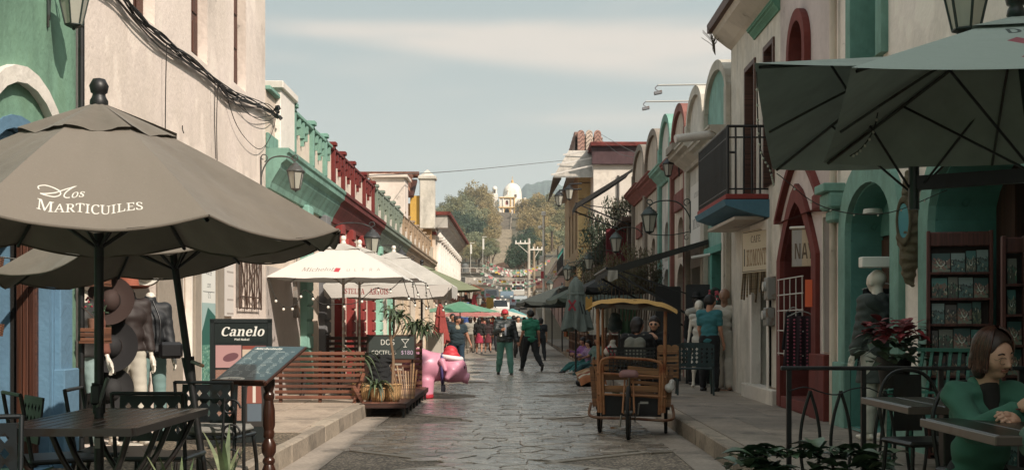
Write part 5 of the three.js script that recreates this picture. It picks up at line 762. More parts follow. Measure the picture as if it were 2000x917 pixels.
{ // white square parasols over the terrace
  const wm = M('#cfc9c1', { map: T.cloth, bump: T.clothb, bs: 0.005, r: 0.85, transmission: 0.22, thickness: 0 }), al = metal('#a9a49b', 0.4, 0.3);
  const pr = printM(1024, 512, (x, w, h) => { speckle(x, w, h, '#cfc9c1', 2000, 0.02, 3); x.fillStyle = '#7d746c'; x.font = 'italic 58px serif'; x.fillText('Michelob', 250, 432); x.fillStyle = '#b03a44'; x.beginPath(); x.moveTo(508, 388); x.lineTo(546, 388); x.lineTo(536, 440); x.lineTo(498, 440); x.fill(); x.fillStyle = '#9b938a'; x.font = '46px sans-serif'; [...'ULTRA'].forEach((c, i) => x.fillText(c, 590 + i * 58, 430)); });
  const mk = (label, x, u, R0, rim, apex, opt) => { const o = thing('square_parasol', label, 'parasol', [x, SW, -u]); canopyParts(o, 4, { R: R0, rim, apex, sag: 0.015, face: 0, bow: -0.03 }, wm, { frame: al, cap: 0.25, fin: M('#d9d3c9', { r: 0.4 }), ...opt }); part(o, 'pole', cyl(0.022, 0.022, apex, 0, apex / 2, 0, 12), al); part(o, 'base_plate', box(0.45, 0.05, 0.45, 0, 0.03, 0, 0, 0, 0, 0.01), metal('#6b6760')); return o; };
  mk('white square parasol with a small red mark, frontmost over the slat fence', -2.84, 20.9, 1.5, 1.92, 2.52, { print: pr });
  mk('white square parasol directly behind the front white one, apex just right of it', -2.86, 23.2, 1.6, 1.98, 2.6, {});
  const vp = printM(1024, 64, (x, w, h) => { x.fillStyle = '#cfc9c1'; x.fillRect(0, 0, w, h); x.translate(0, h); x.scale(1, -1); x.fillStyle = '#8c2f2c'; x.font = 'bold 40px serif'; x.fillText('STELLA ★ ARTOIS', 170, 46, 380); });
  mk('white square parasol with a hanging valance lettered in red, third in the row', -2.5, 25.9, 1.75, 1.95, 2.66, { valance: 0.26, vprint: vp });
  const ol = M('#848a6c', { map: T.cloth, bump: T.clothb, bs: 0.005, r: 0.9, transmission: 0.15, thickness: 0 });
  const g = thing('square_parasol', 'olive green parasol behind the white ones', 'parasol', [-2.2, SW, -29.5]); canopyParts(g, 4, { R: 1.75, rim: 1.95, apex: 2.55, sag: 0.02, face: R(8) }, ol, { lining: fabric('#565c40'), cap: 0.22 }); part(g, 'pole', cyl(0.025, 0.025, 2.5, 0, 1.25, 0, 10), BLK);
  for (const [nm, lb, x, u, c, R0, rim, apex] of [['green', 'bright green parasol over the far stalls on the left', -2.5, 56, '#4d8f6d', 1.75, 1.9, 2.35], ['red', 'faded red parasol beside the green one', -2.05, 62, '#b56a62', 1.75, 1.75, 2.2], ['cream', 'cream parasol between the red and turquoise ones', -1.2, 70, '#d5ccba', 1.9, 1.75, 2.25], ['turquoise', 'small turquoise parasol above the crowd', -0.3, 78, '#63a7a8', 1.3, 1.7, 2.3]]) { const o = thing('market_parasol', lb, 'parasol', [x, landY(0, u), -u]); const m = M(c, { map: T.cloth, r: 0.9, transmission: 0.2, thickness: 0 }); canopyParts(o, 6, { R: R0, rim, apex, sag: 0.03 }, m, { strut: false }); part(o, 'pole', cyl(0.025, 0.025, apex, 0, apex / 2, 0, 8), BLK); }
  const fold = (lb, x, u, h, r, c, printed, top) => { const o = thing('folded_parasol', lb, 'folded parasol', [x, SW, -u]); const m = fabric(c); const body = grid(48, 16, (s, t) => { const a = s * Math.PI * 2, k = t < 0.12 ? t / 0.12 * 0.42 : t < 0.3 ? mix(0.42, 0.62, (t - 0.12) / 0.18) : t < 0.36 ? 0.55 : mix(0.6, 1, (t - 0.36) / 0.64), f = 1 + 0.3 * t * Math.sin(a * 8 + t * 2) + 0.12 * Math.sin(a * 5); return V(Math.sin(a) * r * k * f, h - t * (top || 1.15) - 0.06 * t * Math.sin(a * 4), Math.cos(a) * r * k * f); }); part(o, 'folded_canopy', body, m); part(o, 'strap', lathe([[r * 0.66, 0], [r * 0.7, 0.02], [r * 0.66, 0.05]], 20, 0, h - (top || 1.15) * 0.36, 0), m); part(o, 'pole', cyl(0.024, 0.024, h, 0, h / 2, 0, 10), BLK); if (printed) { const cr = (rx, a) => box(0.05, 0.3, 0.004, rx, h - 0.72, r * 0.98, 0, -0.2, a); part(o, 'red_cross_mark', [cr(-0.1, 0.6), cr(-0.1, -0.6)], M('#8f3038', { r: 0.8 })); part(o, 'dark_stripe', [box(0.035, 0.3, 0.004, 0.12, h - 0.78, r * 1.0, 0, 0.2, 0.25), box(0.035, 0.26, 0.004, 0.2, h - 0.82, r * 0.97, 0, 0.35, 0.3)], M('#2c302f', { r: 0.8 })); } return o; };
  fold('folded grey-green parasol with a red cross mark beside the right-hand stalls', 1.42, 31, 2.35, 0.32, '#75807a', true, 1.3);
  fold('folded red parasol standing beside the olive one', -2.05, 34, 1.75, 0.2, '#9c4540', false, 1.05);
}
{ // dark square parasols hanging into the right foreground
  const gm = M('#98a39b', { map: T.cloth, bump: T.clothb, bs: 0.006, r: 1, transmission: 0.06, thickness: 0 });
  const px = printM(1024, 512, (x, w, h) => { speckle(x, w, h, '#98a39b', 4000, 0.05, 8); x.fillStyle = '#8f3f4b'; for (const s of [1, -1]) { x.save(); x.translate(512, 350); x.rotate(s * 0.75); x.fillRect(-22, -120, 44, 240); x.restore(); } x.fillStyle = '#2f3a38'; x.font = 'bold 70px sans-serif'; x.fillText('DOS', 430, 205); });
  const mk = (lb, corners, apex, foot, print) => { const o = thing('square_parasol', lb, 'parasol', [foot.x, SW, foot.z]); const L = p => p.clone().sub(o.position), c = corners.map(L), ap = L(apex); 
    for (let k = 0; k < 4; k++) { const a = c[k], b = c[(k + 1) % 4], sf = (s, t, d = 0) => { const p = lerp(ap, lerp(a, b, s), t); p.y -= 0.05 * 4 * s * (1 - s) * t * t + d; return p; }, pr = print && k === 0; const g = grid(12, 10, (s, t) => sf(s, 0.01 + 0.99 * t)); if (pr) { const u = g.attributes.uv; for (let i = 0; i < u.count; i++) { const t = u.getY(i); u.setXY(i, 0.5 + (u.getX(i) - 0.5) * mix(0.05, 1, t), 1 - t); } }
      part(o, 'canopy_panel', g, pr ? print : gm, { keepuv: !!pr }); part(o, 'rib', tube([0.02, 0.5, 0.97].map(t => sf(0, t, 0.025)), 0.01, 8, 5), metal('#3d403c', 0.6)); part(o, 'rib', tube([0.02, 0.5, 0.97].map(t => sf(0.5, t, 0.025)), 0.008, 8, 5), metal('#3d403c', 0.6)); part(o, 'strut', rod(lerp(ap, L(foot.clone().setY(SW)), 0.3), sf(0, 0.55, 0.03), 0.008, 0.008, 5), BLK); if (print) part(o, 'vent_flap', grid(8, 5, (s, t) => sf(s, 0.01 + 0.28 * t, -0.02 * t)), gm); }
    if (print) part(o, 'pole', rod(L(foot.clone().setY(SW)), ap, 0.026, 0.022, 12), metal('#1d2b29', 0.4)); else { part(o, 'pole', rod(ap.clone().setY(2.1 - SW), ap, 0.034, 0.03, 12), metal('#1d2b29', 0.4)); part(o, 'arm', bar(ap.clone().setY(2.26 - SW), L(V(3.84, 2.34, -7.6)), 0.06, 0.085), BLK); } if (print) part(o, 'finial', lathe([[0.001, 0.15], [0.04, 0.14], [0.06, 0.1], [0.05, 0.06], [0.035, 0.05], [0.045, 0.03], [0.05, 0], [0.02, -0.03]], 14, ap.x, ap.y, ap.z), metal('#1e2a28', 0.4)); return o; };
  const A = [V(1.56, 2.60, -5.97), V(3.5, 2.64, -5.62), V(3.82, 2.42, -7.5), V(1.88, 2.39, -7.87)];
  const B = [V(1.29, 2.82, -6.95), V(3.2, 2.86, -6.7), V(3.6, 2.56, -8.6), V(1.77, 2.47, -8.85)];
  const pa = mk('grey-green square parasol with a red cross print, nearest at the top right', A, V(2.7, 3.07, -6.92), V(2.98, 0, -6.75), px);
  const pb = mk('grey-green square parasol behind the red-cross one, its left edge nearest the balcony', B, V(2.42, 3.04, -7.8), V(2.46, 0, -7.9), null);
  const str = (lb, pts, n) => { const o = thing('string_lights', lb, 'string lights', pts[0]); const c = new THREE.CatmullRomCurve3(pts.map(p => p.clone().sub(pts[0]))); part(o, 'wire', fin(new THREE.TubeGeometry(c, 40, 0.004, 4)), BLK); for (let i = 1; i < n; i++) { const p = c.getPoint(i / n); part(o, 'bulb', sph(0.008, p.x, p.y - 0.01, p.z, 1, 1.2, 1, 8, 6), M('#b9b6aa', { r: 0.25 })); } return o; };
  str('tiny lights along the left edge of the rear dark parasol', [V(1.31, 2.78, -7.0), V(1.5, 2.5, -7.9), V(1.75, 2.44, -8.8), V(1.78, 2.36, -8.86)], 16);
  str('short dangling light string under the dark parasol near its corner', [V(2.05, 2.72, -7.2), V(2.02, 2.5, -7.25), V(1.96, 2.4, -7.3), V(1.9, 2.36, -7.3)], 9);
  const hang = str('thin light string sagging from the dark parasol across to the shop beam', [V(1.8, 2.44, -8.85), V(2.3, 2.28, -9.6), V(3.0, 2.3, -10.4), V(3.7, 2.55, -11)], 8);
}
// ------------------------------------------------------------------ left cafe
function latticeChair(label, pos, ry, group) {
  const o = thing('lattice_chair', label, 'chair', pos, ry, group), m = metal('#22272a', 0.4, 0.2), w = 0.44;
  part(o, 'seat', box(w, 0.03, 0.42, 0, 0.44, 0.02, 0, 0, 0, 0.01), m);
  const hl = []; for (let i = 0; i < 5; i++) for (let j = 0; j < 3; j++) { const x = -0.15 + i * 0.075 + (j % 2) * 0.0, y = 0.62 + j * 0.072; hl.push([[x - 0.02, y], [x, y - 0.026], [x + 0.02, y], [x, y + 0.026]].reverse()); }
  part(o, 'backrest', put(ext([[-0.2, 0.55], [0.2, 0.55], [0.2, 0.83], [-0.2, 0.83]], 0.012, hl), 0, 0, -0.2, R(6), 0, 0), m);
  part(o, 'back_frame', [rod(V(-0.205, 0.44, -0.17), V(-0.205, 0.85, -0.235), 0.012), rod(V(0.205, 0.44, -0.17), V(0.205, 0.85, -0.235), 0.012), rod(V(-0.205, 0.845, -0.235), V(0.205, 0.845, -0.235), 0.012)], m);
  for (const s of [-1, 1]) { part(o, 'leg', tube([V(s * 0.2, 0.44, 0.2), V(s * 0.22, 0.2, 0.22), V(s * 0.21, 0, 0.23)], 0.014, 8, 6), m); part(o, 'leg', tube([V(s * 0.2, 0.44, -0.17), V(s * 0.21, 0.2, -0.22), V(s * 0.21, 0, -0.25)], 0.014, 8, 6), m); }
  o.scale.set(1, 0.95, 1); return o;
}
{
  latticeChair('black lattice chair behind the left table, its back to the menu stand', [-2.13, SW, -7.62], R(178), 'lattice chairs round the left cafe table');
  latticeChair('black lattice chair farthest right, beside the printed board', [-2.12, SW, -9.0], R(172), 'lattice chairs round the left cafe table');
  latticeChair('black lattice chair left of the parasol pole, turned sideways', [-2.72, SW, -7.5], R(125), 'lattice chairs round the left cafe table');
  latticeChair('black lattice chair right behind the parasol pole', [-2.5, SW, -7.9], R(95), 'lattice chairs round the left cafe table');
  latticeChair('black lattice chair in the bottom left corner of the view', [-2.3, SW, -5.3], R(15), 'lattice chairs round the left cafe table');
  const cu = solo('seat_cushion', 'pale grey cushion on a chair beside the menu stand', 'cushion', put(box(0.42, 0.06, 0.4, 0, 0, 0, 0, 0, 0, 0.025), -2.12, SW + 0.46, -9.02, 0, R(172)), fabric('#8f8d88'));
  const t = thing('cafe_table', 'dark slatted metal table with curved legs under the taupe parasol', 'table', [-2.0, SW, -6.28]), m = metal('#2a2726', 0.28, 0.1);
  for (let i = 0; i < 9; i++) part(t, 'slat', box(0.062, 0.022, 1.3, -0.268 + i * 0.067, 0.735, 0, 0, 0, 0, 0.004), M(['#2c2725', '#332c29', '#272321'][i % 3], { map: T.wood, r: 0.26 }));
  part(t, 'rim', [box(0.62, 0.035, 0.03, 0, 0.73, 0.66), box(0.62, 0.035, 0.03, 0, 0.73, -0.66), box(0.03, 0.035, 1.3, -0.31, 0.73, 0), box(0.03, 0.035, 1.3, 0.31, 0.73, 0)], m);
  for (const x of [-1, 1]) for (const z of [-0.58, -0.1, 0.1, 0.58]) part(t, 'leg', tube([V(x * 0.27, 0.72, z), V(x * 0.2, 0.55, z * 0.9), V(x * 0.09, 0.36, z * 0.85), V(x * 0.14, 0.16, z * 0.95), V(x * 0.28, 0, z)], 0.015, 14, 6), m);
  for (const z of [-0.45, 0.2]) part(t, 'leg_ring', tube([0, 1, 2, 3, 4, 5, 6, 7].map(k => V(Math.cos(k * 0.785) * 0.1, 0.36, z + Math.sin(k * 0.785) * 0.1)), 0.01, 20, 5, true), m);
  const sn = (lb, x, z, n, h, seed) => { const o = thing('snake_plant', lb, 'potted plant', [x, SW, z]), q = rng(seed); part(o, 'pot', lathe([[0.001, 0], [0.1, 0], [0.13, 0.2], [0.12, 0.2], [0.11, 0.17]], 16), plaster('#8a5a45')); for (let i = 0; i < n; i++) { const a = q() * 6.28, L = h * (0.6 + 0.5 * q()), tl = 0.05 + q() * 0.25, w = 0.014 + 0.008 * q(); part(o, 'leaf', grid(2, 8, (s, t) => V(Math.cos(a) * (0.03 + tl * t * t) + (s - 0.5) * 2 * w * Math.cos(a + 1.57) * Math.sin(Math.PI * (0.15 + 0.85 * t)), 0.16 + L * t, Math.sin(a) * (0.03 + tl * t * t) + (s - 0.5) * 2 * w * Math.sin(a + 1.57) * Math.sin(Math.PI * (0.15 + 0.85 * t)))), M(['#6f7f66', '#5b6f55', '#879178'][i % 3], { map: T.leaf, r: 0.5 })); } return o; };
  sn('snake plant with upright striped leaves at the lower edge, left of the tilted pole', -1.62, -6.15, 9, 0.46, 3);
  sn('second snake plant at the lower edge, right of the tilted pole', -1.8, -7.9, 9, 0.4, 4);
  // scrolled iron rail piece
  const o = thing('scroll_rail', 'end of a scrolled black iron rail beside the menu stand', 'railing', [-1.95, SW, -8.7]); part(o, 'scrolls', [0, 1, 2, 3].flatMap(k => [tube([...Array(10)].map((_, i) => { const a = i * 0.75, r = 0.07 * (1 - i / 12); return V(Math.cos(a) * r, 0.12 + k * 0.17 + Math.sin(a) * r, 0); }), 0.008, 24, 5)]), BLK); part(o, 'post', [rod(V(0.09, 0, 0), V(0.09, 0.78, 0), 0.012), rod(V(-0.08, 0, 0), V(-0.04, 0.7, 0), 0.01)], BLK);
}
{ // menu stand on a turned post
  const o = thing('menu_stand', 'sloping chalk menu on a dark turned wooden post by the kerb', 'menu stand', [-2.02, 0, -10.4]), wd = M('#4a2d22', { map: T.woodv, r: 0.3 });
  const prof = [[0.001, 0], [0.12, 0], [0.12, 0.05], [0.05, 0.08], [0.045, 0.12], [0.06, 0.15], [0.062, 0.2], [0.04, 0.26], [0.05, 0.28], [0.05, 0.3], [0.036, 0.32], [0.058, 0.36], [0.06, 0.42], [0.036, 0.47], [0.046, 0.49], [0.046, 0.52], [0.04, 0.54], [0.052, 0.58], [0.05, 0.7], [0.036, 0.78], [0.046, 0.8], [0.046, 0.83], [0.034, 0.85], [0.05, 0.9], [0.05, 0.95], [0.034, 0.97]];
  part(o, 'post', lathe(prof, 20), wd, { smooth: 35 });
  const bd = new THREE.Group(); const rx = R(24), ry = R(-22), mm4 = new THREE.Matrix4().compose(V(-0.06, 1.07, 0.02), new THREE.Quaternion().setFromEuler(new THREE.Euler(rx, ry, 0, 'YXZ')), V(1, 1, 1)); const bx2 = g => { g.applyMatrix4(mm4); return g; };
  part(o, 'board', [bx2(box(0.5, 0.025, 0.66, 0, 0, 0, 0, 0, 0, 0.006))], wd); part(o, 'ledge', [bx2(box(0.5, 0.05, 0.03, 0, 0.008, 0.34, 0, 0, 0, 0.008))], wd);
  const pg = put(fin(new THREE.PlaneGeometry(0.48, 0.64)), 0, 0.015, 0, -Math.PI / 2); bx2(pg);
  part(o, 'menu_print', pg, paper(canvas(384, 512, (x, w, h) => { x.fillStyle = '#36525a'; x.fillRect(0, 0, w, h); const q = rng(12); x.fillStyle = '#e8e6dc'; x.font = 'italic bold 40px serif'; x.fillText('Michelada', 20, 52); x.font = '15px sans-serif'; for (let c = 0; c < 2; c++) for (let i = 0; i < 19; i++) { x.fillStyle = i % 5 ? '#b7c3c2' : '#e6e6da'; const ws = ['TACOS', 'SOPA', 'ENSALADA', 'PIZZA', 'PASTA', 'CAFE', 'VINO', 'POSTRE']; x.fillText(ws[(i * 3 + c * 2) % 8] + '  ' + '. . . . .  $' + (40 + (i * 17 + c * 31) % 120), 22 + c * 182, 88 + i * 20); } x.fillStyle = '#dcd8cd'; x.beginPath(); x.ellipse(120, 484, 92, 26, 0, 0, 7); x.fill(); x.fillStyle = '#4c4f50'; x.font = 'italic bold 34px serif'; x.fillText('Menú', 80, 496); }), 0.35), { keepuv: true });
  const lamp = part(o, 'neck', [rod(V(-0.03, 0.95, 0), V(-0.05, 1.06, 0.02), 0.035)], wd);
}
{ // printed board with the cafe's name and fashion posters
  const o = thing('poster_board', 'tall black board with white script name and photo posters behind the menu', 'signboard', [-2.72, SW, -12.6], R(4)), fr = M('#1c2222', { r: 0.5 });
  part(o, 'frame', [box(0.56, 1.2, 0.03, 0, 0.63, 0, 0, 0, 0, 0.004), box(0.04, 1.24, 0.05, -0.28, 0.62, 0), box(0.04, 1.24, 0.05, 0.28, 0.62, 0), box(0.6, 0.04, 0.05, 0, 1.23, 0)], fr);
  for (const s of [-1, 1]) part(o, 'foot', box(0.05, 0.03, 0.4, s * 0.26, 0.015, 0), fr);
  const pn = (name, x, y, w, h, draw) => part(o, name, put(fin(new THREE.PlaneGeometry(w, h)), x, y, 0.0185), paper(canvas(256, Math.round(256 * h / w), draw), 0.45), { keepuv: true });
  pn('name_print', 0, 1.11, 0.51, 0.19, (x, w, h) => { x.fillStyle = '#1d2423'; x.fillRect(0, 0, w, h); x.fillStyle = '#e6e2da'; x.font = 'italic bold 62px serif'; x.textAlign = 'center'; x.fillText('Canelo', w / 2 + 6, 62); x.font = 'bold 15px sans-serif'; x.fillText('▣ Piel Nakol', w / 2, 84); });
  const man = (x, cx, cy, s, jk, brim) => { x.fillStyle = jk; x.beginPath(); x.moveTo(cx - 46 * s, cy + 150 * s); x.lineTo(cx - 40 * s, cy + 50 * s); x.quadraticCurveTo(cx, cy + 22 * s, cx + 40 * s, cy + 50 * s); x.lineTo(cx + 46 * s, cy + 150 * s); x.fill(); x.fillStyle = '#d8cfc4'; x.fillRect(cx - 9 * s, cy + 36 * s, 18 * s, 110 * s); x.fillStyle = '#c79a80'; x.beginPath(); x.ellipse(cx, cy, 18 * s, 24 * s, 0, 0, 7); x.fill(); x.fillStyle = brim; x.beginPath(); x.ellipse(cx, cy - 16 * s, 30 * s, 9 * s, 0, 0, 7); x.fill(); x.beginPath(); x.ellipse(cx, cy - 24 * s, 18 * s, 14 * s, 0, 0, 7); x.fill(); };
  const brick = (x, w, h) => { x.fillStyle = '#a98a7c'; x.fillRect(0, 0, w, h); x.fillStyle = '#8a6557'; for (let j = 0; j < h / 14; j++) for (let i = -1; i < 9; i++) x.fillRect(i * 32 + (j % 2) * 16 + 1, j * 14 + 1, 29, 11); };
  pn('poster_print', -0.12, 0.88, 0.25, 0.22, (x, w, h) => { x.fillStyle = '#b58c8a'; x.fillRect(0, 0, w, h); x.fillStyle = '#6f4a50'; x.beginPath(); x.ellipse(150, 120, 80, 40, -0.3, 0, 7); x.fill(); });
  pn('poster_print', 0.13, 0.9, 0.23, 0.17, (x, w, h) => { x.fillStyle = '#c9b5a2'; x.fillRect(0, 0, w, h); x.fillStyle = '#4d8580'; x.fillRect(70, 90, 130, 80); x.fillStyle = '#8a4a40'; x.fillRect(0, 0, w, 40); });
  pn('poster_print', -0.12, 0.5, 0.25, 0.5, (x, w, h) => { brick(x, w, h); man(x, 130, 150, 1.7, '#5d463b', '#8f7964'); x.fillStyle = '#2b2320'; x.fillRect(20, 120, 50, 300); });
  pn('poster_print', 0.13, 0.5, 0.22, 0.62, (x, w, h) => { x.fillStyle = '#3a3634'; x.fillRect(0, 0, w, h); x.fillStyle = '#7d6a5e'; x.fillRect(80, 20, 90, 300); man(x, 128, 170, 1.9, '#8c5348', '#1d1a19'); x.fillStyle = '#5f6a74'; x.fillRect(50, 460, 160, 200); });
}
{ // slat fence, terrace deck, second fence
  const wm = ['#8a5a45', '#7a4f3e', '#946450', '#6f4838'].map(c => wood(c, 0.65)), rnd = rng(33), sl = boxuv(box(1.36, 0.05, 0.028, 0, 0, 0, 0, 0, 0, 0.006));
  const f = thing('slat_fence', 'reddish slatted timber fence across the terrace below the white parasols', 'fence', [-3.0, SW, -19.45]);
  for (let i = 0; i < 9; i++) piece(f, 'slat', sl, wm[rnd() * 4 | 0], (rnd() - 0.5) * 0.02, 0.08 + i * 0.083, 0.02, 0, 0, (rnd() - 0.5) * 0.008);
  for (const x of [-0.6, 0.0, 0.58]) part(f, 'post', box(0.05, 0.78, 0.05, x, 0.39, -0.02, 0, 0, 0, 0.006), wm[3]);
  part(f, 'brace', [box(0.05, 0.5, 0.04, 0.6, 0.22, 0.06, 0, 0, -0.32, 0.006), box(0.05, 0.32, 0.04, 0.6, 0.12, 0.1, 0, 0, 0.5, 0.006)], wm[2]);
  const d = thing('terrace_deck', 'low timber deck on short black legs built out over the gutter', 'deck', [-2.0, 0, -21.6]);
  const pk = boxuv(box(0.12, 0.035, 5.2, 0, 0, 0, 0, 0, 0, 0.006)); for (let i = 0; i < 5; i++) piece(d, 'plank', pk, wm[(i + 1) % 4], -0.25 + i * 0.127, 0.205, 0);
  part(d, 'edge_beam', [box(0.04, 0.07, 5.24, 0.335, 0.18, 0), box(0.68, 0.07, 0.04, 0, 0.18, 2.62)], wood('#4a3028'));
  for (let i = 0; i < 9; i++) part(d, 'leg', box(0.035, 0.16, 0.035, 0.31, 0.08, 2.55 - i * 0.63), BLK);
  const g = thing('slat_fence', 'short dark slatted fence at the far end of the deck, behind the pig', 'fence', [-2.05, SW, -23.6]);
  const s2 = boxuv(box(0.6, 0.06, 0.03, 0, 0, 0, 0, 0, 0, 0.006)); for (let i = 0; i < 8; i++) piece(g, 'slat', s2, wm[(i * 3) % 4], 0, 0.1 + i * 0.1, 0);
  for (const x of [-0.27, 0.27]) part(g, 'post', box(0.05, 0.9, 0.05, x, 0.45, -0.03, 0, 0, 0, 0.006), wm[3]);
  for (const [lb, x, u, w] of [['dark slatted bench back under the white parasols, left one', -3.15, 23.9, 0.9], ['dark slatted bench back under the white parasols, right one', -2.55, 25.2, 0.9]]) { const o = thing('slat_bench', lb, 'bench', [x, SW, -u], 0, 'slatted benches'); for (let i = 0; i < 4; i++) part(o, 'slat', box(w, 0.06, 0.025, 0, 0.62 + i * 0.1, -0.2, R(-6), 0, 0, 0.006), wood('#4d3329')); part(o, 'seat', box(w, 0.04, 0.42, 0, 0.44, 0, 0, 0, 0, 0.01), wood('#4d3329')); for (const sx of [-1, 1]) for (const z of [-0.18, 0.18]) part(o, 'leg', box(0.05, 0.44, 0.05, sx * (w / 2 - 0.05), 0.22, z), wood('#42291f')); for (const sx of [-1, 1]) part(o, 'upright', box(0.05, 0.98, 0.05, sx * (w / 2 - 0.03), 0.49, -0.22), wood('#42291f')); }
  for (const [lb, x, u] of [['wooden stool glimpsed through the fence, left one', -3.3, 20.6], ['wooden stool glimpsed through the fence, right one', -2.75, 20.9]]) { const o = thing('stool', lb, 'stool', [x, SW, -u], 0.3, 'stools behind the slat fence'); part(o, 'seat', box(0.34, 0.04, 0.34, 0, 0.46, 0, 0, 0, 0, 0.01), wood('#54705f')); for (const a of [-1, 1]) for (const b of [-1, 1]) part(o, 'leg', bar(V(a * 0.13, 0.45, b * 0.13), V(a * 0.17, 0, b * 0.17), 0.035, 0.035), BLK); part(o, 'stretcher', [box(0.3, 0.03, 0.03, 0, 0.15, 0.15), box(0.3, 0.03, 0.03, 0, 0.15, -0.15)], BLK); }
  // black cloth thrown over a chair
  solo('draped_chair', 'chair covered by a black cloth at the corner of the terrace', 'covered chair', put(blob([[-0.16, 0.75, -0.05, 0.1, 0.16, 0.78, -0.08, 0.1], [-0.2, 0.1, 0.1, 0.16, 0.2, 0.1, 0.1, 0.16], [-0.2, 0.1, -0.16, 0.15, 0.2, 0.1, -0.16, 0.15], [0, 0.7, -0.06, 0.16, 0, 0.2, 0, 0.26]], 0.022, 0.06, { folds: 0.012, cut: (x, y) => 0.01 - y }), -2.28, SW, -21.2, 0, 0, 0, V(0.92, 0.78, 0.92)), fabric('#17181a'));
  const cb = thing('chalkboard', 'dark chalkboard offering cocktails above the draped chair', 'chalkboard', [-2.2, SW + 0.56, -22.4]); part(cb, 'frame', [box(0.86, 0.44, 0.03, 0, 0.22, 0, 0, 0, 0, 0.004)], wood('#3d2a22')); part(cb, 'chalk_print', put(fin(new THREE.PlaneGeometry(0.8, 0.39)), 0, 0.22, 0.017), paper(canvas(512, 250, (x, w, h) => { x.fillStyle = '#3a423f'; x.fillRect(0, 0, w, h); x.fillStyle = x.strokeStyle = '#e0dfd6'; x.font = '84px sans-serif'; x.fillText('DOS', 130, 96); x.lineWidth = 6; x.beginPath(); x.moveTo(370, 34); x.lineTo(450, 34); x.lineTo(410, 84); x.closePath(); x.moveTo(410, 84); x.lineTo(410, 118); x.moveTo(390, 120); x.lineTo(430, 120); x.stroke(); x.font = '62px sans-serif'; x.fillText('COCTELES', 30, 204, 310); x.fillStyle = '#c7aecb'; x.fillText('$180', 362, 204); }), 0.8), { keepuv: true }); part(cb, 'easel_leg', [box(0.03, 0.56, 0.03, -0.36, -0.28, -0.05), box(0.03, 0.56, 0.03, 0.36, -0.28, -0.05)], wood('#3d2a22'));
}
// plants in baskets
function basket(o, r, h) { part(o, 'basket', lathe([[0.001, 0], [r * 0.8, 0], [r * 0.92, h * 0.4], [r, h], [r * 0.93, h], [r * 0.88, h * 0.86], [0.001, h * 0.86]], 22), M('#dcb98f', { map: T.weave, bump: T.weave, bs: 0.008, r: 0.85 })); part(o, 'basket_rim', put(fin(new THREE.TorusGeometry(r * 0.98, 0.014, 6, 22)), 0, h, 0, Math.PI / 2), M('#dcb98f', { map: T.weave, r: 0.85 })); }
function bladeLeaf(a, L, droop, w, y0, up = 0.5) { return grid(2, 9, (s, t) => { const k = t, r = L * (k * (1 - 0.2 * k)), y = y0 + L * up * k - droop * L * k * k; const ww = w * Math.sin(Math.PI * (0.12 + 0.86 * k)) * (s - 0.5) * 2; return V(Math.cos(a) * r - Math.sin(a) * ww, y - Math.abs(s - 0.5) * -0.02, Math.sin(a) * r + Math.cos(a) * ww); }); }
function dracaena(label, pos, h, n, seed, bx = 0.2, heads = 1, ls = 1) {
  const o = thing('dracaena', label, 'potted plant', pos), q = rng(seed); basket(o, bx, bx * 1.75);
  const lm = ['#5f7257', '#4d6249', '#738466', '#3f5340'].map(c => M(c, { map: T.leaf, r: 0.55, transmission: 0.15, thickness: 0 }));
  if (h > 0.2) part(o, 'stem', [tube([V(0, bx, 0), V(0.02, h * 0.5, 0.01), V(-0.03, h * 0.8, 0), V(-0.02, h, 0)], 0.022, 12, 7), ...(heads > 1 ? [tube([V(0.0, h * 0.72, 0), V(0.08, h * 0.82, 0.02), V(0.12, h * 0.92, 0.03)], 0.016, 8, 6)] : [])], M('#a38a72', { map: T.woodv, r: 0.9 }));
  for (let k = 0; k < heads; k++) for (let i = 0; i < n; i++) { const a = q() * 6.28, L = (0.34 + 0.2 * q()) * ls, g = bladeLeaf(a, L, 0.7 + q() * 0.9, 0.016 + 0.008 * q(), (h > 0.2 ? h : bx * 1.6) - 0.03 + q() * 0.1 - k * h * 0.06, 0.5 + q() * 0.9); g.translate(k ? 0.12 : -0.02, 0, k ? 0.03 : 0); part(o, 'leaf', g, lm[q() * 4 | 0]); }
  return o;
}
dracaena('tall thin-stemmed dracaena in the large basket on the deck', [-1.9, 0.222, -19.4], 1.3, 24, 1, 0.145, 2, 0.62);
dracaena('spiky low plant in the middle basket on the deck', [-2.1, 0.222, -19.3], 0.1, 30, 2, 0.115, 1, 0.75);
{ const o = thing('basket', 'empty tilted wicker basket left of the spiky plant on the deck', 'basket', [-2.3, 0.24, -19.4]); basket(o, 0.095, 0.22); o.rotation.z = R(-8); }
{ const o = thing('stick_bundle', 'bundle of split firewood sticks leaning behind the large basket', 'firewood', [-1.75, 0.222, -20.1]), q = rng(6); for (let i = 0; i < 10; i++) part(o, 'stick', bar(V(-0.1 + i * 0.025, 0, 0.05), V(-0.24 + i * 0.045, 0.42 + q() * 0.14, -0.1), 0.022, 0.016), wood(['#a5835f', '#8a6a4c', '#c0a07a'][i % 3])); }
{ const d = dracaena('bushy dark dracaena hanging over the chalkboard', [-1.96, 0.222, -24.9], 1.0, 44, 9, 0.16, 2, 0.8); d.scale.set(1.15, 1.05, 1.15); }
{ const d = dracaena('leafy plant between the fence and the draped chair', [-2.55, SW, -20.6], 0.55, 30, 19, 0.13, 1); }
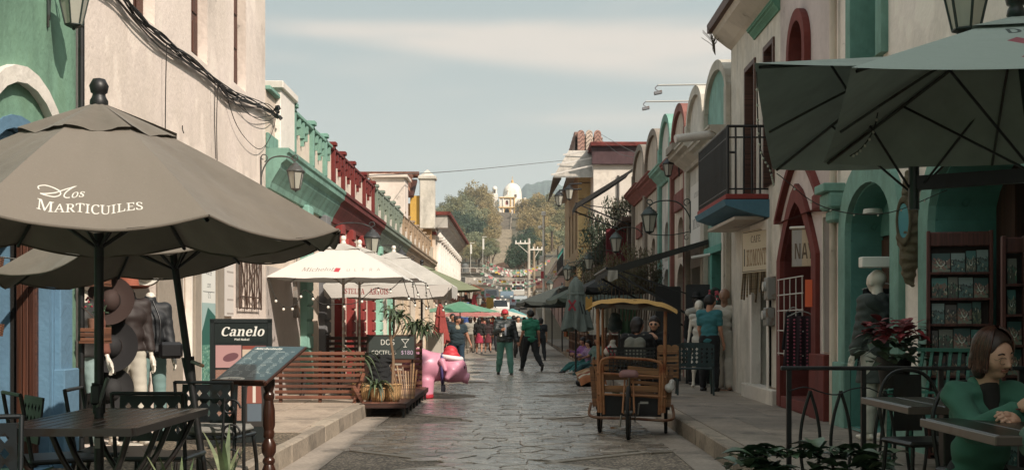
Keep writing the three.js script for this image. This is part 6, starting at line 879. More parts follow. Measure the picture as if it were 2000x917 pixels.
{ const o = thing('white_folding_sign', 'white framed stand board beside the folded red parasol', 'stand board', [-2.0, SW, -31]); part(o, 'frame', [box(0.42, 0.03, 0.03, 0, 0.95, 0), box(0.42, 0.03, 0.03, 0, 0.3, 0), box(0.03, 0.95, 0.03, -0.2, 0.48, 0), box(0.03, 0.95, 0.03, 0.2, 0.48, 0)], M('#cdc8bf')); part(o, 'panel', box(0.36, 0.6, 0.012, 0, 0.63, 0), M('#b9b2a6')); }
// festoon lights along the white parasols
{
  const fest = (lb, pts, n) => { const o = thing('string_lights', lb, 'string lights', pts[0]); const P = pts.map(p => p.clone().sub(pts[0])), Q = []; for (let i = 0; i < P.length - 1; i++) { Q.push(P[i]); const m = lerp(P[i], P[i + 1], 0.5); m.y -= 0.1; Q.push(m); } Q.push(P[P.length - 1]); const c = new THREE.CatmullRomCurve3(Q); part(o, 'wire', fin(new THREE.TubeGeometry(c, 60, 0.006, 4)), M('#35332f')); for (let i = 1; i < n; i++) { const p = c.getPoint(i / n); part(o, 'bulb', [sph(0.022, p.x, p.y - 0.04, p.z, 1, 1.15, 1, 8, 6)], M('#e3ded2', { r: 0.2 })); part(o, 'socket', cyl(0.014, 0.014, 0.04, p.x, p.y - 0.01, p.z, 6), BLK); } };
  fest('bulb string looped along the front edge of the front white parasol', [V(-3.85, 2.08, -19.8), V(-3.6, 1.65, -19.85), V(-3.3, 1.92, -19.86), V(-2.8, 1.7, -19.9), V(-2.2, 1.95, -19.9), V(-1.78, 2.1, -19.9)], 11);
  fest('bulb string hanging in zigzags at the right corner of the white parasols', [V(-1.78, 2.1, -19.92), V(-1.62, 1.72, -20.4), V(-1.72, 2.1, -21.2), V(-1.5, 1.66, -21.8), V(-1.6, 2.12, -22.4), V(-1.35, 1.68, -23), V(-1.3, 2.08, -24.3)], 13);
}
// ------------------------------------------------------------------ inflatable pig
{
  const o = thing('inflatable_pig', 'pink inflatable pig in a red and white winter hat standing at the deck', 'inflatable', [-1.5, 0, -24.0]); o.scale.setScalar(1.04);
  const pk = M('#d391a6', { r: 0.38, transmission: 0.12, thickness: 0 });
  part(o, 'body', blob([[-0.34, 0.58, 0, 0.3, -0.02, 0.56, 0, 0.26], [-0.34, 0.66, 0, 0.24, -0.3, 0.6, 0, 0.3], [0.24, 0.52, 0.02, 0.24, 0.3, 0.52, 0.02, 0.24], [-0.2, 0.3, 0.12, 0.155, -0.2, 0.09, 0.14, 0.14], [-0.28, 0.28, -0.16, 0.14, -0.28, 0.09, -0.16, 0.13], [0.28, 0.5, 0.24, 0.1, 0.2, 0.38, 0.3, 0.05], [0.44, 0.4, 0.04, 0.1, 0.5, 0.37, 0.05, 0.09]], 0.022, 0.06, { cut: (x, y) => 0.012 - y }), pk);
  part(o, 'snout', [put(cyl(0.095, 0.1, 0.09, 0, 0, 0, 18), 0.53, 0.36, 0.05, 0, 0, Math.PI / 2 - 0.2)], pk);
  for (const z of [0.015, 0.085]) part(o, 'nostril', sph(0.016, 0.578, 0.37, z, 0.4, 1, 0.8, 8, 6), M('#9c5468'));
  for (const [x, z, a] of [[0.1, 0.24, 0.5], [0.1, -0.2, -0.5]]) part(o, 'ear', blob([[x, 0.66, z, 0.07, x + 0.06, 0.52, z + a * 0.1, 0.035]], 0.014, 0.02), pk);
  part(o, 'eye', [sph(0.03, 0.5, 0.56, 0.14, 0.5, 1, 1, 8, 6)], M('#2a2022', { r: 0.2 }));
  part(o, 'hat', [blob([[0.24, 0.76, 0.02, 0.18, 0.24, 0.82, 0.0, 0.13]], 0.016, 0.05, { cut: (x, y) => 0.735 - y })], M('#b8323a', { r: 0.5 })); part(o, 'hat_band', put(fin(new THREE.TorusGeometry(0.185, 0.045, 8, 24)), 0.25, 0.73, 0.02, Math.PI / 2, -0.14, 0), M('#e0d3d3', { r: 0.7 }));
  part(o, 'collar', put(fin(new THREE.TorusGeometry(0.265, 0.028, 8, 28)), 0.1, 0.53, 0.02, 0, Math.PI / 2, 0), M('#4c4272', { r: 0.5 })); part(o, 'tag_box', box(0.08, 0.13, 0.05, 0.12, 0.19, 0.2), M('#2c2b35'));
  part(o, 'red_boot', blob([[-0.2, 0.04, 0.14, 0.145, -0.2, 0.03, 0.14, 0.145]], 0.016, 0.02, { cut: (x, y) => Math.max(0.004 - y, y - (0.08 + (x + 0.2) * 0.5)) }), M('#a92f3c', { r: 0.4 }));
}
// ------------------------------------------------------------------ right cafe: railing, tables, plants
{
  const o = thing('cafe_railing', 'black iron railing with pointed oval bars across the right pavement', 'railing', [1.98, SW, -9.6]), L = 1.86;
  part(o, 'top_rail', box(L, 0.03, 0.05, L / 2, 0.87, 0, 0, 0, 0, 0.006), BLK);
  for (const x of [0.06, 0.62, 1.2, 1.8]) part(o, 'post', box(0.035, 0.87, 0.035, x, 0.435, 0), BLK);
  for (const x of [0.22, 0.45, 0.78, 1.02, 1.36, 1.62]) for (const s of [-1, 1]) part(o, 'curved_bar', tube([V(x, 0.7, 0), V(x + s * 0.055, 0.5, 0), V(x + s * 0.075, 0.3, 0), V(x + s * 0.045, 0.02, 0)], 0.013, 14, 6), BLK);
  part(o, 'wavy_wire', tube([...Array(16)].map((_, i) => V(0.06 + i * 0.117, 0.7 + 0.03 * Math.sin(i * 1.7), 0.02)), 0.005, 50, 4), BLK);
  part(o, 'bottom_rail', box(L, 0.025, 0.03, L / 2, 0.03, 0), BLK);
  const tb = (lb, x, z, w, d) => { const t = thing('bistro_table', lb, 'table', [x, SW, z], 0, 'dark bistro tables'), tm = ['#2e2826', '#352e2a', '#292422'].map(c => M(c, { map: T.wood, bump: T.bump, bs: 0.002, r: 0.3 })); for (let i = 0; i < 4; i++) part(t, 'plank', box(w / 4 - 0.003, 0.035, d, -w / 2 + (i + 0.5) * w / 4, 0.735, 0, 0, 0, 0, 0.005), tm[i % 3]); part(t, 'edge', [box(w + 0.02, 0.04, 0.018, 0, 0.73, d / 2 + 0.009, 0, 0, 0, 0.004), box(0.018, 0.04, d + 0.036, -w / 2 - 0.009, 0.73, 0, 0, 0, 0, 0.004)], metal('#5b5048', 0.35)); part(t, 'pedestal', [box(0.1, 0.7, 0.1, 0, 0.36, 0, 0, 0, 0, 0.008)], BLK); part(t, 'foot', [box(0.55, 0.04, 0.07, 0, 0.02, 0), box(0.07, 0.04, 0.55, 0, 0.021, 0)], BLK); return t; };
  tb('dark plank bistro table against the railing, in front of the empty chair', 2.52, -7.45, 0.74, 0.92);
  tb('dark plank bistro table at the lower right corner where the woman sits', 2.33, -5.68, 0.74, 0.94);
  const ch = (lb, x, z, ry) => { const c = thing('bistro_chair', lb, 'chair', [x, SW, z], ry, 'black bistro chairs'); part(c, 'seat', [box(0.42, 0.035, 0.42, 0, 0.45, 0, 0, 0, 0, 0.015)], BLK); part(c, 'back_hoop', tube([V(-0.19, 0.45, -0.2), V(-0.2, 0.75, -0.23), V(-0.1, 0.88, -0.25), V(0.1, 0.88, -0.25), V(0.2, 0.75, -0.23), V(0.19, 0.45, -0.2)], 0.013, 30, 6), BLK); part(c, 'back_slat', grid(6, 6, (s, t) => V(mix(-0.1, 0.1, s), mix(0.5, 0.87, t), -0.235 - 0.015 * t)), BLK); for (const sx of [-1, 1]) for (const sz of [-1, 1]) part(c, 'leg', rod(V(sx * 0.18, 0.45, sz * 0.18), V(sx * 0.21, 0, sz * 0.22), 0.013), BLK); return c; };
  ch('black bistro chair behind the table against the railing', 2.62, -8.2, R(10));
  ch('black bistro chair under the seated woman', 2.42, -6.5, R(12));
  // leafy bush in front of the railing, at the bottom edge
  const b = thing('leafy_bush', 'dark broad-leaved bush at the foot of the railing, bottom right', 'bush', [1.92, 0.0, -8.9]), q = rng(41), lm = ['#587260', '#466151', '#6b8470'].map(c => M(c, { map: T.leaf, r: 0.4 }));
  part(b, 'planter', [box(1.0, 0.34, 0.3, 0.1, 0.2, 0, 0, 0, 0, 0.02)], plaster('#5d4a40'));
  for (let i = 0; i < 150; i++) { const a = q() * 6.28, x = -0.45 + q() * 1.1, y = 0.3 + q() * 0.27 * (1 - Math.abs(x - 0.1) * 0.6), z = (q() - 0.4) * 0.34, L = 0.12 + q() * 0.12, p = q() * 1.1 - 0.2, g = grid(3, 5, (s, t) => { const w = L * 0.34 * Math.sin(Math.PI * Math.min(1, 0.08 + t * 0.95)) * (s - 0.5) * 2; return V(w, L * t * Math.cos(p) * 0.4 + Math.abs(w) * 0.4 - 0.3 * L * t * t, L * t); }); part(b, 'leaf', put(g, x, y, z, -p * 0.5, a, 0), lm[q() * 3 | 0]); }
  // poinsettia on a stand
  const po = thing('poinsettia', 'red poinsettia in a dark pot on a stand behind the railing', 'potted plant', [3.42, SW, -11.6]), red = ['#8f2a33', '#a63640', '#74222b'].map(c => M(c, { map: T.leaf, r: 0.6 })), gr = ['#3c5140', '#4d6350'].map(c => M(c, { map: T.leaf, r: 0.6 }));
  part(po, 'pot', lathe([[0.001, 0.62], [0.12, 0.62], [0.16, 0.9], [0.15, 0.9], [0.001, 0.86]], 18), M('#23211f', { r: 0.5 })); part(po, 'stand', [0, 1, 2].map(k => rod(V(Math.cos(k * 2.1) * 0.09, 0.62, Math.sin(k * 2.1) * 0.09), V(Math.cos(k * 2.1) * 0.18, 0, Math.sin(k * 2.1) * 0.18), 0.014)), BLK);
  for (let i = 0; i < 190; i++) { const f = i < 105, a = q() * 6.28, r = (f ? 0.27 : 0.3) * Math.sqrt(q()), y = (f ? 1.12 : 0.9) + q() * (f ? 0.16 : 0.26), L = 0.1 + q() * 0.06, tl = q() * 1.1 - 0.2, g = grid(2, 4, (s, t) => V(L * 0.34 * Math.sin(Math.PI * Math.min(1, 0.1 + t)) * (s - 0.5) * 2, 0.03 * t + L * tl * t - L * 0.6 * t * t, L * t)); part(po, f ? 'bract' : 'leaf', put(g, Math.cos(a) * r, y - r * 0.3, Math.sin(a) * r, 0, -a + 1.57 + (q() - 0.5) * 2, 0), f ? red[q() * 3 | 0] : gr[i % 2]); }
  // green rocking chair
  const rc = thing('slat_armchair', 'teal painted wooden armchair in front of the postcard rack', 'chair', [3.42, SW, -10.6], R(-40)), tm = wood('#3f8579'); part(rc, 'seat', box(0.5, 0.035, 0.46, 0, 0.42, 0, 0, 0, 0, 0.01), tm); for (let i = 0; i < 6; i++) part(rc, 'back_slat', bar(V(-0.22 + i * 0.088, 0.44, -0.2), V(-0.2 + i * 0.08, 0.98, -0.36), 0.028, 0.014), tm); part(rc, 'back_rail', [bar(V(-0.25, 0.98, -0.36), V(0.25, 0.98, -0.36), 0.05, 0.03), bar(V(-0.25, 0.62, -0.26), V(0.25, 0.62, -0.26), 0.03, 0.02)], tm); for (const s of [-1, 1]) { part(rc, 'armrest', bar(V(s * 0.27, 0.66, -0.26), V(s * 0.27, 0.64, 0.24), 0.05, 0.025), tm); for (const z of [-0.2, 0.2]) part(rc, 'leg', bar(V(s * 0.25, z > 0 ? 0.64 : 0.44, z), V(s * 0.26, 0, z * 1.15), 0.035, 0.035), tm); }
}
// shop goods on the right
{
  const rnd = rng(91), rack = (lb, x, z, w, h, rows, ry, cards) => { const o = thing('postcard_rack', lb, 'display rack', [x, SW, z], ry), wd = woodv('#70403a'); part(o, 'back', box(w, h, 0.02, 0, h / 2, -0.05), woodv('#3a211c')); for (const s of [-1, 1]) part(o, 'side', box(0.03, h + 0.02, 0.12, s * (w / 2 + 0.005), h / 2, 0, 0, 0, 0, 0.004), wd); part(o, 'header', box(w, 0.13, 0.03, 0, h - 0.065, 0.03, 0, 0, 0, 0.01), wd);
    const step = (h - 0.18) / rows; for (let r = 0; r < rows; r++) { const y = 0.04 + r * step; part(o, 'shelf', box(w, 0.022, 0.1, 0, y, 0.01, 0, 0, 0, 0.003), wd); let x0 = -w / 2 + 0.02; while (x0 < w / 2 - 0.08) { const cw = Math.min(0.06 + rnd() * 0.13, w / 2 - 0.015 - x0), chh = step * (0.72 + 0.14 * rnd()); const m = cards[rnd() * cards.length | 0]; const g = box(cw - 0.008, chh, 0.008, 0, 0, 0); const u = g.attributes.uv; const ou = rnd(), ov = rnd(); part(o, 'card', put(g, x0 + cw / 2, y + 0.012 + chh / 2, 0.02, R(-8), 0, 0), m, { keepuv: true }); x0 += cw; } } return o; };
  const card = (s, a, b, c) => paper(canvas(128, 96, (x, w, h) => { const q = rng(s * 31); x.fillStyle = a; x.fillRect(0, 0, w, h); for (let i = 0; i < 5; i++) { x.fillStyle = i % 2 ? b : c; x.globalAlpha = 0.7; x.beginPath(); const y0 = 20 + i * 16; x.moveTo(0, y0 + q() * 20); for (let k = 0; k <= 6; k++) x.lineTo(k * 22, y0 + q() * 26); x.lineTo(w, h); x.lineTo(0, h); x.fill(); } x.globalAlpha = 1; for (let i = 0; i < 26; i++) { x.fillStyle = [c, b, '#1f2624', '#a79f8b'][i % 4]; x.beginPath(); x.ellipse(q() * w, 30 + q() * 60, 3 + q() * 9, 2 + q() * 5, q() * 3, 0, 7); x.fill(); } if (s % 3 === 0) { x.strokeStyle = '#d8d4c8'; x.lineWidth = 4; x.beginPath(); x.arc(64, 40, 26, 0.2, 2.9); x.stroke(); } }), 0.4);
  const cards = [card(1, '#4d7d78', '#2f4c40', '#8a5a4a'), card(2, '#3c5a55', '#6d6f50', '#2c3a33'), card(3, '#3f6a66', '#24403a', '#7a6a58'), card(4, '#6d6a60', '#4a3b35', '#3f5f4a'), card(5, '#4f4540', '#7b5a46', '#2b2f2d'), card(6, '#2f4b48', '#6d7f6e', '#8f5a4f'), card(7, '#7d8a86', '#51706a', '#35413c'), card(8, '#5b3f38', '#8a6d4f', '#33403c')];
  rack('tall dark red rack of postcards and plates beside the teal doorway', 3.95, -11.42, 0.52, 2.02, 8, R(-14), cards);
  rack('narrow rack of beads and cards inside the nearest teal doorway', 4.02, -10.35, 0.15, 1.9, 7, R(-14), cards);
  const o = thing('carved_mirror', 'long carved wooden ornament with an oval blue mirror on the cream wall', 'wall ornament', [3.76, 1.72, -12.25], R(-45)), cm = M('#6f6450', { map: T.old, bump: T.bump, bs: 0.02, r: 0.9 });
  part(o, 'carving', blob([[0, 0.1, 0, 0.05, 0, 0.3, 0, 0.09], [0, 0.3, 0, 0.09, 0, 0.55, 0, 0.11], [0, 0.55, 0, 0.11, 0, 0.8, 0, 0.08], [0, 0.8, 0, 0.08, 0, 1.05, 0, 0.06], [-0.08, 0.45, 0.02, 0.04, -0.09, 0.7, 0.02, 0.03], [0.08, 0.45, 0.02, 0.04, 0.09, 0.7, 0.02, 0.03], [0.03, 0.95, 0, 0.05, -0.02, 1.12, 0, 0.03], [-0.04, 0.16, 0.02, 0.03, 0.04, 0.04, 0.02, 0.02]], 0.014, 0.02, { folds: 0.008 }), cm);
  part(o, 'mirror', put(fin(new THREE.CircleGeometry(0.1, 24)), 0, 0.66, 0.118, 0, 0, 0, V(0.65, 2.0, 1)), M('#5c8f95', { r: 0.15, m: 0.3 })); part(o, 'mirror_frame', put(fin(new THREE.TorusGeometry(0.1, 0.02, 6, 24)), 0, 0.66, 0.116, 0, 0, 0, V(0.68, 2.02, 1)), cm);
  // red arch doorway goods
  const s = thing('driftwood_sign', 'pale sign lettered in driftwood sticks hanging in the red arch', 'sign', [3.83, 2.2, -16.9], -Math.PI / 2 + 0.95), wd = wood('#a8967c'); part(s, 'board', box(0.42, 0.5, 0.03, 0, 0.2, 0, 0, 0, 0, 0.006), wd); part(s, 'print', put(fin(new THREE.PlaneGeometry(0.4, 0.48)), 0, 0.2, 0.017), paper(canvas(320, 200, (x, w, h) => { x.fillStyle = '#b8a48a'; x.fillRect(0, 0, w, h); x.fillStyle = '#9a9590'; x.fillRect(0, 0, 110, h); const q = rng(4); for (let i = 0; i < 200; i++) { x.fillStyle = `rgba(60,45,30,${q() * 0.2})`; x.fillRect(q() * w, q() * h, 3, 20 * q()); } x.fillStyle = '#5b4a39'; x.font = 'bold 120px sans-serif'; x.fillText('NAYA', 20, 160, 290); })), { keepuv: true }); part(s, 'roller', rod(V(-0.23, 0.47, 0.02), V(0.23, 0.47, 0.02), 0.02), M('#cfc8bc'));
  const po = thing('paper_poster', 'bright orange and green paper taped in the red doorway', 'poster', [3.8, 1.62, -16.42], -0.25); part(po, 'orange_sheet', box(0.2, 0.35, 0.004, 0, 0.17, 0), M('#e2653a', { r: 0.6 })); part(po, 'green_sheet', box(0.1, 0.24, 0.004, 0.06, 0.12, 0.006), M('#4f9a4c', { r: 0.6 }));
  const cl2 = (lb, x, z, w, h, y, c, ry, beads) => { const g = thing('hanging_garment', lb, 'garment', [x, y, z], ry, null); part(g, 'cloth', [grid(16, 12, (u, t) => V((u - 0.5) * w * (0.85 + 0.3 * t), -t * h - 0.02 * Math.sin(u * 12) * t, 0.05 * Math.sin(u * 17 + t) * (0.4 + t)))], fabric(c)); part(g, 'hanger', tube([V(-w * 0.45, -0.01, 0), V(0, 0.06, 0), V(w * 0.45, -0.01, 0)], 0.008, 10, 5), M('#8f8d88')); if (beads) { const q = rng(7); for (let i = 0; i < 5; i++) part(g, 'bead_string', [...Array(14)].map((_, k) => sph(0.013, (i - 2) * w * 0.2, -0.05 - k * h / 15, 0.08, 1, 1, 1, 6, 4)), M(['#8f3f52', '#a8495f', '#6d2a3c'][i % 3], { r: 0.4 })); } return g; };
  cl2('dark garment with strings of pink beads in the red doorway', 3.72, -16.7, 0.42, 0.68, 1.5, '#33232a', -0.4, true);
  cl2('plain black garment on the wire grid beside the pink beads', 3.74, -17.3, 0.26, 0.5, 1.56, '#1d1b1d', -0.6, false);
  cl2('black coat hanging behind the grey suited dummy', 3.98, -13.9, 0.5, 0.95, 1.78, '#1b1d20', -0.2, false);
  // tall black screens
  const sc = (lb, x, z, w, h, ry) => { const o = thing('display_screen', lb, 'display screen', [x, SW, z], ry); part(o, 'panel', box(w, h, 0.04, 0, h / 2, 0, 0, 0, 0, 0.004), M('#17191c', { r: 0.55 })); part(o, 'frame', [box(0.03, h, 0.055, -w / 2, h / 2, 0), box(0.03, h, 0.055, w / 2, h / 2, 0), box(w, 0.03, 0.055, 0, h, 0)], BLK); return o; };
  sc('tall black display screen, left and farther one', 3.14, -26.6, 0.5, 1.95, -0.1); sc('tall black display screen with a hat dummy, right and wider one', 3.66, -25.5, 0.56, 1.96, -0.15);
  const wr = thing('flower_wreath', 'dark wreath with red and white flowers on the teal doorway', 'wreath', [3.68, 1.72, -23.75], -0.5), q = rng(31); part(wr, 'foliage', blob([...Array(12)].map((_, i) => { const a = i / 12 * 6.28, b = (i + 1) / 12 * 6.28; return [Math.cos(a) * 0.1, 0.12 + Math.sin(a) * 0.17, 0, 0.055, Math.cos(b) * 0.1, 0.12 + Math.sin(b) * 0.17, 0, 0.05]; }), 0.012, 0.02, { folds: 0.012 }), M('#26332b', { r: 0.8 })); for (let i = 0; i < 14; i++) part(wr, 'flower', sph(0.024, (q() - 0.5) * 0.2, 0.06 + q() * 0.24, 0.06, 1, 1, 0.6, 7, 5), M(q() > 0.5 ? '#a94552' : '#d8cfc9', { r: 0.7 }));
  // iron bench
  const bn2 = thing('iron_bench', 'dark teal cast iron bench on the right pavement beyond the cart', 'bench', [3.0, SW, -21.6], R(-4)), im = metal('#22393a', 0.5); for (let i = 0; i < 3; i++) part(bn2, 'seat_slat', box(0.62, 0.025, 0.12, 0, 0.44, -0.14 + i * 0.14, 0, 0, 0, 0.006), im); const hl = []; for (let i = 0; i < 7; i++) for (let j = 0; j < 4; j++) hl.push([[-0.26 + i * 0.085, 0.56 + j * 0.07], [-0.235 + i * 0.085, 0.59 + j * 0.07], [-0.21 + i * 0.085, 0.56 + j * 0.07], [-0.235 + i * 0.085, 0.53 + j * 0.07]].reverse()); part(bn2, 'backrest', put(ext([[-0.31, 0.48], [0.31, 0.48], [0.31, 0.84], [0.22, 0.88], [-0.22, 0.88], [-0.31, 0.84]], 0.02, hl), 0, 0, 0.2), im); for (const s of [-1, 1]) part(bn2, 'leg', [tube([V(s * 0.29, 0.7, 0.2), V(s * 0.3, 0.62, -0.18), V(s * 0.29, 0.42, -0.2), V(s * 0.3, 0, -0.22)], 0.018, 16, 6), rod(V(s * 0.29, 0.5, 0.2), V(s * 0.3, 0, 0.24), 0.018)], im);
}
// ------------------------------------------------------------------ cargo tricycle
{
  const o = thing('cargo_tricycle', 'orange-brown cargo tricycle with crates, slatted box and a yellow canvas roof', 'tricycle', [1.46, 0, -16.2], R(-7)), fr = metal('#9c6b46', 0.6), f2 = metal('#75543e', 0.6), wd = [wood('#a3764f'), wood('#8d6544'), wood('#b3875d')];
  const wheel = (x, z, r, w = 0.045) => { const g = thing2(o, 'wheel', x, r, z); part(g, 'tyre', put(fin(new THREE.TorusGeometry(r - w / 2, w / 2, 10, 36)), 0, 0, 0, 0, Math.PI / 2, 0), M('#1b1a19', { r: 0.85 })); part(g, 'rim', put(fin(new THREE.TorusGeometry(r - w * 1.2, 0.012, 6, 32)), 0, 0, 0, 0, Math.PI / 2, 0), metal('#8b8780', 0.3, 0.7)); part(g, 'spokes', [...Array(18)].map((_, i) => { const a = i / 18 * 6.283; return rod(V(0, 0, 0), V(0, Math.sin(a) * (r - w), Math.cos(a) * (r - w)), 0.003, 0.003, 4); }), metal('#8b8780', 0.3, 0.7)); part(g, 'hub', put(cyl(0.03, 0.03, 0.1, 0, 0, 0, 10), 0, 0, 0, 0, 0, Math.PI / 2), metal('#5d5b57', 0.4, 0.5)); return g; };
  function thing2(par, name, x, y, z) { const m = new THREE.Group(); m.name = name; m.position.set(x, y, z); par.add(m); return m; }
  wheel(-0.42, -0.15, 0.33); wheel(0.42, -0.15, 0.33); wheel(-0.02, 0.86, 0.33, 0.05);
  // box floor, slats, posts and rails (the box faces away, the rider's end is towards us)
  for (let i = 0; i < 5; i++) part(o, 'floor_plank', box(0.8, 0.03, 0.17, 0, 0.36, 0.26 - i * 0.19, 0, 0, 0, 0.004), wd[i % 3]);
  for (const s of [-1, 1]) { for (let i = 0; i < 4; i++) part(o, 'side_slat', box(0.025, 0.07, 1.0, s * 0.43, 0.45 + i * 0.11, -0.15, 0, 0, 0, 0.004), wd[(i + 1) % 3]); }
  for (let i = 0; i < 6; i++) part(o, 'rear_slat', box(i % 2 ? 0.46 : 0.84, 0.045 + 0.02 * (i % 3), 0.022, i % 2 ? 0.18 : 0, 0.44 + i * 0.075, 0.33 + 0.012 * (i % 2), 0, 0, i % 2 ? -0.1 : 0.012 * (i - 2), 0.004), wd[i % 3]);
  for (const s of [-1, 1]) for (const k of [0, 1]) part(o, 'side_board', box(0.055, 0.5, 0.02, s * (0.415 + k * 0.06), 0.62, 0.36 - k * 0.03, 0, 0, -s * (0.03 + 0.05 * k), 0.004), wd[k]);
  for (const s of [-1, 1]) { part(o, 'post', rod(V(s * 0.4, 0.3, 0.38), V(s * 0.42, 1.63, 0.34), 0.022), fr); part(o, 'post', rod(V(s * 0.34, 0.28, 0.4), V(s * 0.36, 0.95, 0.4), 0.018), fr); part(o, 'post', rod(V(s * 0.4, 0.3, -0.62), V(s * 0.41, 1.6, -0.6), 0.018), fr); part(o, 'wheel_guard', box(0.1, 0.3, 0.5, s * 0.42, 0.6, -0.15, 0, 0, 0, 0.02), wood('#9a6b40')); }
  part(o, 'rail', [tube([V(-0.37, 0.3, 0.41), V(-0.385, 0.86, 0.41), V(-0.37, 0.94, 0.41), V(-0.3, 0.975, 0.41), V(0, 0.97, 0.41), V(0.3, 0.94, 0.41), V(0.37, 0.9, 0.41), V(0.385, 0.82, 0.41), V(0.37, 0.3, 0.41)], 0.018, 40, 7)], fr);
  part(o, 'crossbar', rod(V(-0.42, 0.79, 0.4), V(0.42, 0.74, 0.4), 0.016), fr);
  part(o, 'crossbar', rod(V(-0.42, 0.53, 0.4), V(0.42, 0.5, 0.4), 0.016), fr);
  part(o, 'bumper', tube([V(-0.5, 0.42, 0.36), V(-0.52, 0.28, 0.42), V(-0.46, 0.25, 0.48), V(0, 0.235, 0.48), V(0.46, 0.22, 0.48), V(0.52, 0.25, 0.42), V(0.5, 0.4, 0.36)], 0.018, 40, 7), f2);
  part(o, 'apron', box(0.74, 0.26, 0.015, 0, 0.38, 0.345), M('#1d1b1a', { r: 0.7 }));
  part(o, 'frame', [rod(V(-0.02, 0.33, 0.86), V(-0.02, 0.62, 0.45), 0.02), rod(V(-0.02, 0.7, 0.62), V(-0.02, 0.3, 0.5), 0.02), rod(V(-0.02, 0.3, 0.5), V(-0.02, 0.35, 0), 0.022), rod(V(-0.09, 0.33, 0.86), V(-0.07, 0.72, 0.66), 0.012), rod(V(0.05, 0.33, 0.86), V(0.03, 0.72, 0.66), 0.012), rod(V(-0.08, 0.33, 0.86), V(-0.05, 0.28, 0.5), 0.011), rod(V(0.04, 0.33, 0.86), V(0.02, 0.28, 0.5), 0.011)], fr);
  part(o, 'saddle', blob([[-0.08, 0.78, 0.72, 0.06, 0.04, 0.78, 0.72, 0.06], [-0.02, 0.785, 0.7, 0.05, -0.02, 0.79, 0.5, 0.03]], 0.012, 0.03, { cut: (x, y) => 0.75 - y }), M('#7f5a58', { r: 0.6 })); part(o, 'seat_post', rod(V(-0.02, 0.55, 0.64), V(-0.02, 0.77, 0.66), 0.014), metal('#8b8780', 0.3, 0.6));
  for (const s of [-1, 1]) part(o, 'crank', [rod(V(s * 0.1 - 0.02, 0.28, 0.5), V(s * 0.12 - 0.02, 0.28 + s * 0.15, 0.52), 0.012), box(0.1, 0.025, 0.08, s * 0.18 - 0.02, 0.28 + s * 0.155, 0.52)], metal('#99968f', 0.3, 0.6));
  part(o, 'chainring', put(cyl(0.09, 0.09, 0.01, 0, 0, 0, 24), 0.05, 0.28, 0.5, 0, 0, Math.PI / 2), metal('#55524d', 0.4, 0.5));
  // roof: canvas over a bowed frame
  part(o, 'roof_frame', [tube([V(-0.45, 1.6, 0.36), V(0, 1.66, 0.36), V(0.5, 1.55, 0.36)], 0.022, 16, 6), tube([V(-0.45, 1.6, -0.62), V(0, 1.66, -0.62), V(0.5, 1.55, -0.62)], 0.022, 16, 6), rod(V(0, 1.64, 0.36), V(0, 1.64, -0.62), 0.02), box(1.0, 0.05, 0.03, 0.02, 1.6, 0.38, 0, 0, -0.06), box(0.05, 0.12, 0.04, 0.05, 1.63, 0.4)], metal('#6a6258'));
  part(o, 'canvas_roof', grid(28, 16, (s, t) => { const x = -0.56 + s * 1.12, z = 0.52 - t * 1.3, e = Math.min(1, 6 * s, 6 * (1 - s)), f = Math.min(1, 9 * t + 0.0); return V(x + 0.01 * Math.sin(t * 30), 1.68 + 0.03 * Math.cos((s - 0.45) * 2.6) - 0.1 * Math.max(0, s - 0.55) + 0.006 * Math.sin(s * 21 + t * 4) - 0.07 * (1 - e) - 0.06 * (1 - f) * (0.92 + 0.08 * Math.sin(s * 26)), z); }), fabric('#bd9452'));
  part(o, 'flag_cloth', grid(5, 5, (s, t) => V(-0.56 + s * 0.08, 1.72 - t * 0.16 + 0.02 * Math.sin(s * 9), 0.5 - s * 0.05)), fabric('#bd9452'));
  // loads, each a thing of its own
  const put2 = (name, lb, cat, x, y, z, grp) => { const v = V(x, y, z).applyAxisAngle(V(0, 1, 0), R(-7)).add(o.position); return thing(name, lb, cat, v, R(-7), grp); };
  const cr = put2('plastic_crate', 'black mesh plastic crate of goods in the middle of the tricycle', 'crate', 0.0, 0.78, 0.16), cg = []; for (let i = 0; i <= 12; i++) cg.push(box(0.012, 0.3, 0.012, -0.27 + i * 0.045, 0.15, 0.17), box(0.012, 0.3, 0.012, -0.27 + i * 0.045, 0.15, -0.17)); for (let i = 0; i <= 7; i++) cg.push(box(0.55, 0.012, 0.014, 0, 0.01 + i * 0.042, 0.17), box(0.55, 0.012, 0.014, 0, 0.01 + i * 0.042, -0.17), box(0.014, 0.012, 0.34, -0.275, 0.01 + i * 0.042, 0), box(0.014, 0.012, 0.34, 0.275, 0.01 + i * 0.042, 0)); part(cr, 'mesh_wall', cg, M('#1a1918', { r: 0.5 })); part(cr, 'floor', box(0.55, 0.012, 0.34, 0, 0.006, 0), M('#1a1918')); part(cr, 'rim', [box(0.58, 0.025, 0.02, 0, 0.31, 0.175), box(0.58, 0.025, 0.02, 0, 0.31, -0.175), box(0.02, 0.025, 0.36, -0.285, 0.31, 0), box(0.02, 0.025, 0.36, 0.285, 0.31, 0)], M('#1a1918'));
  part(cr, 'goods', [...Array(12)].map((_, i) => box(0.09, 0.12, 0.1, -0.22 + (i % 6) * 0.088, 0.08 + 0.02 * (i % 3), (i < 6 ? -0.07 : 0.06), 0.1 * i, i, 0, 0.02)), M('#7b6f60', { map: T.old }));
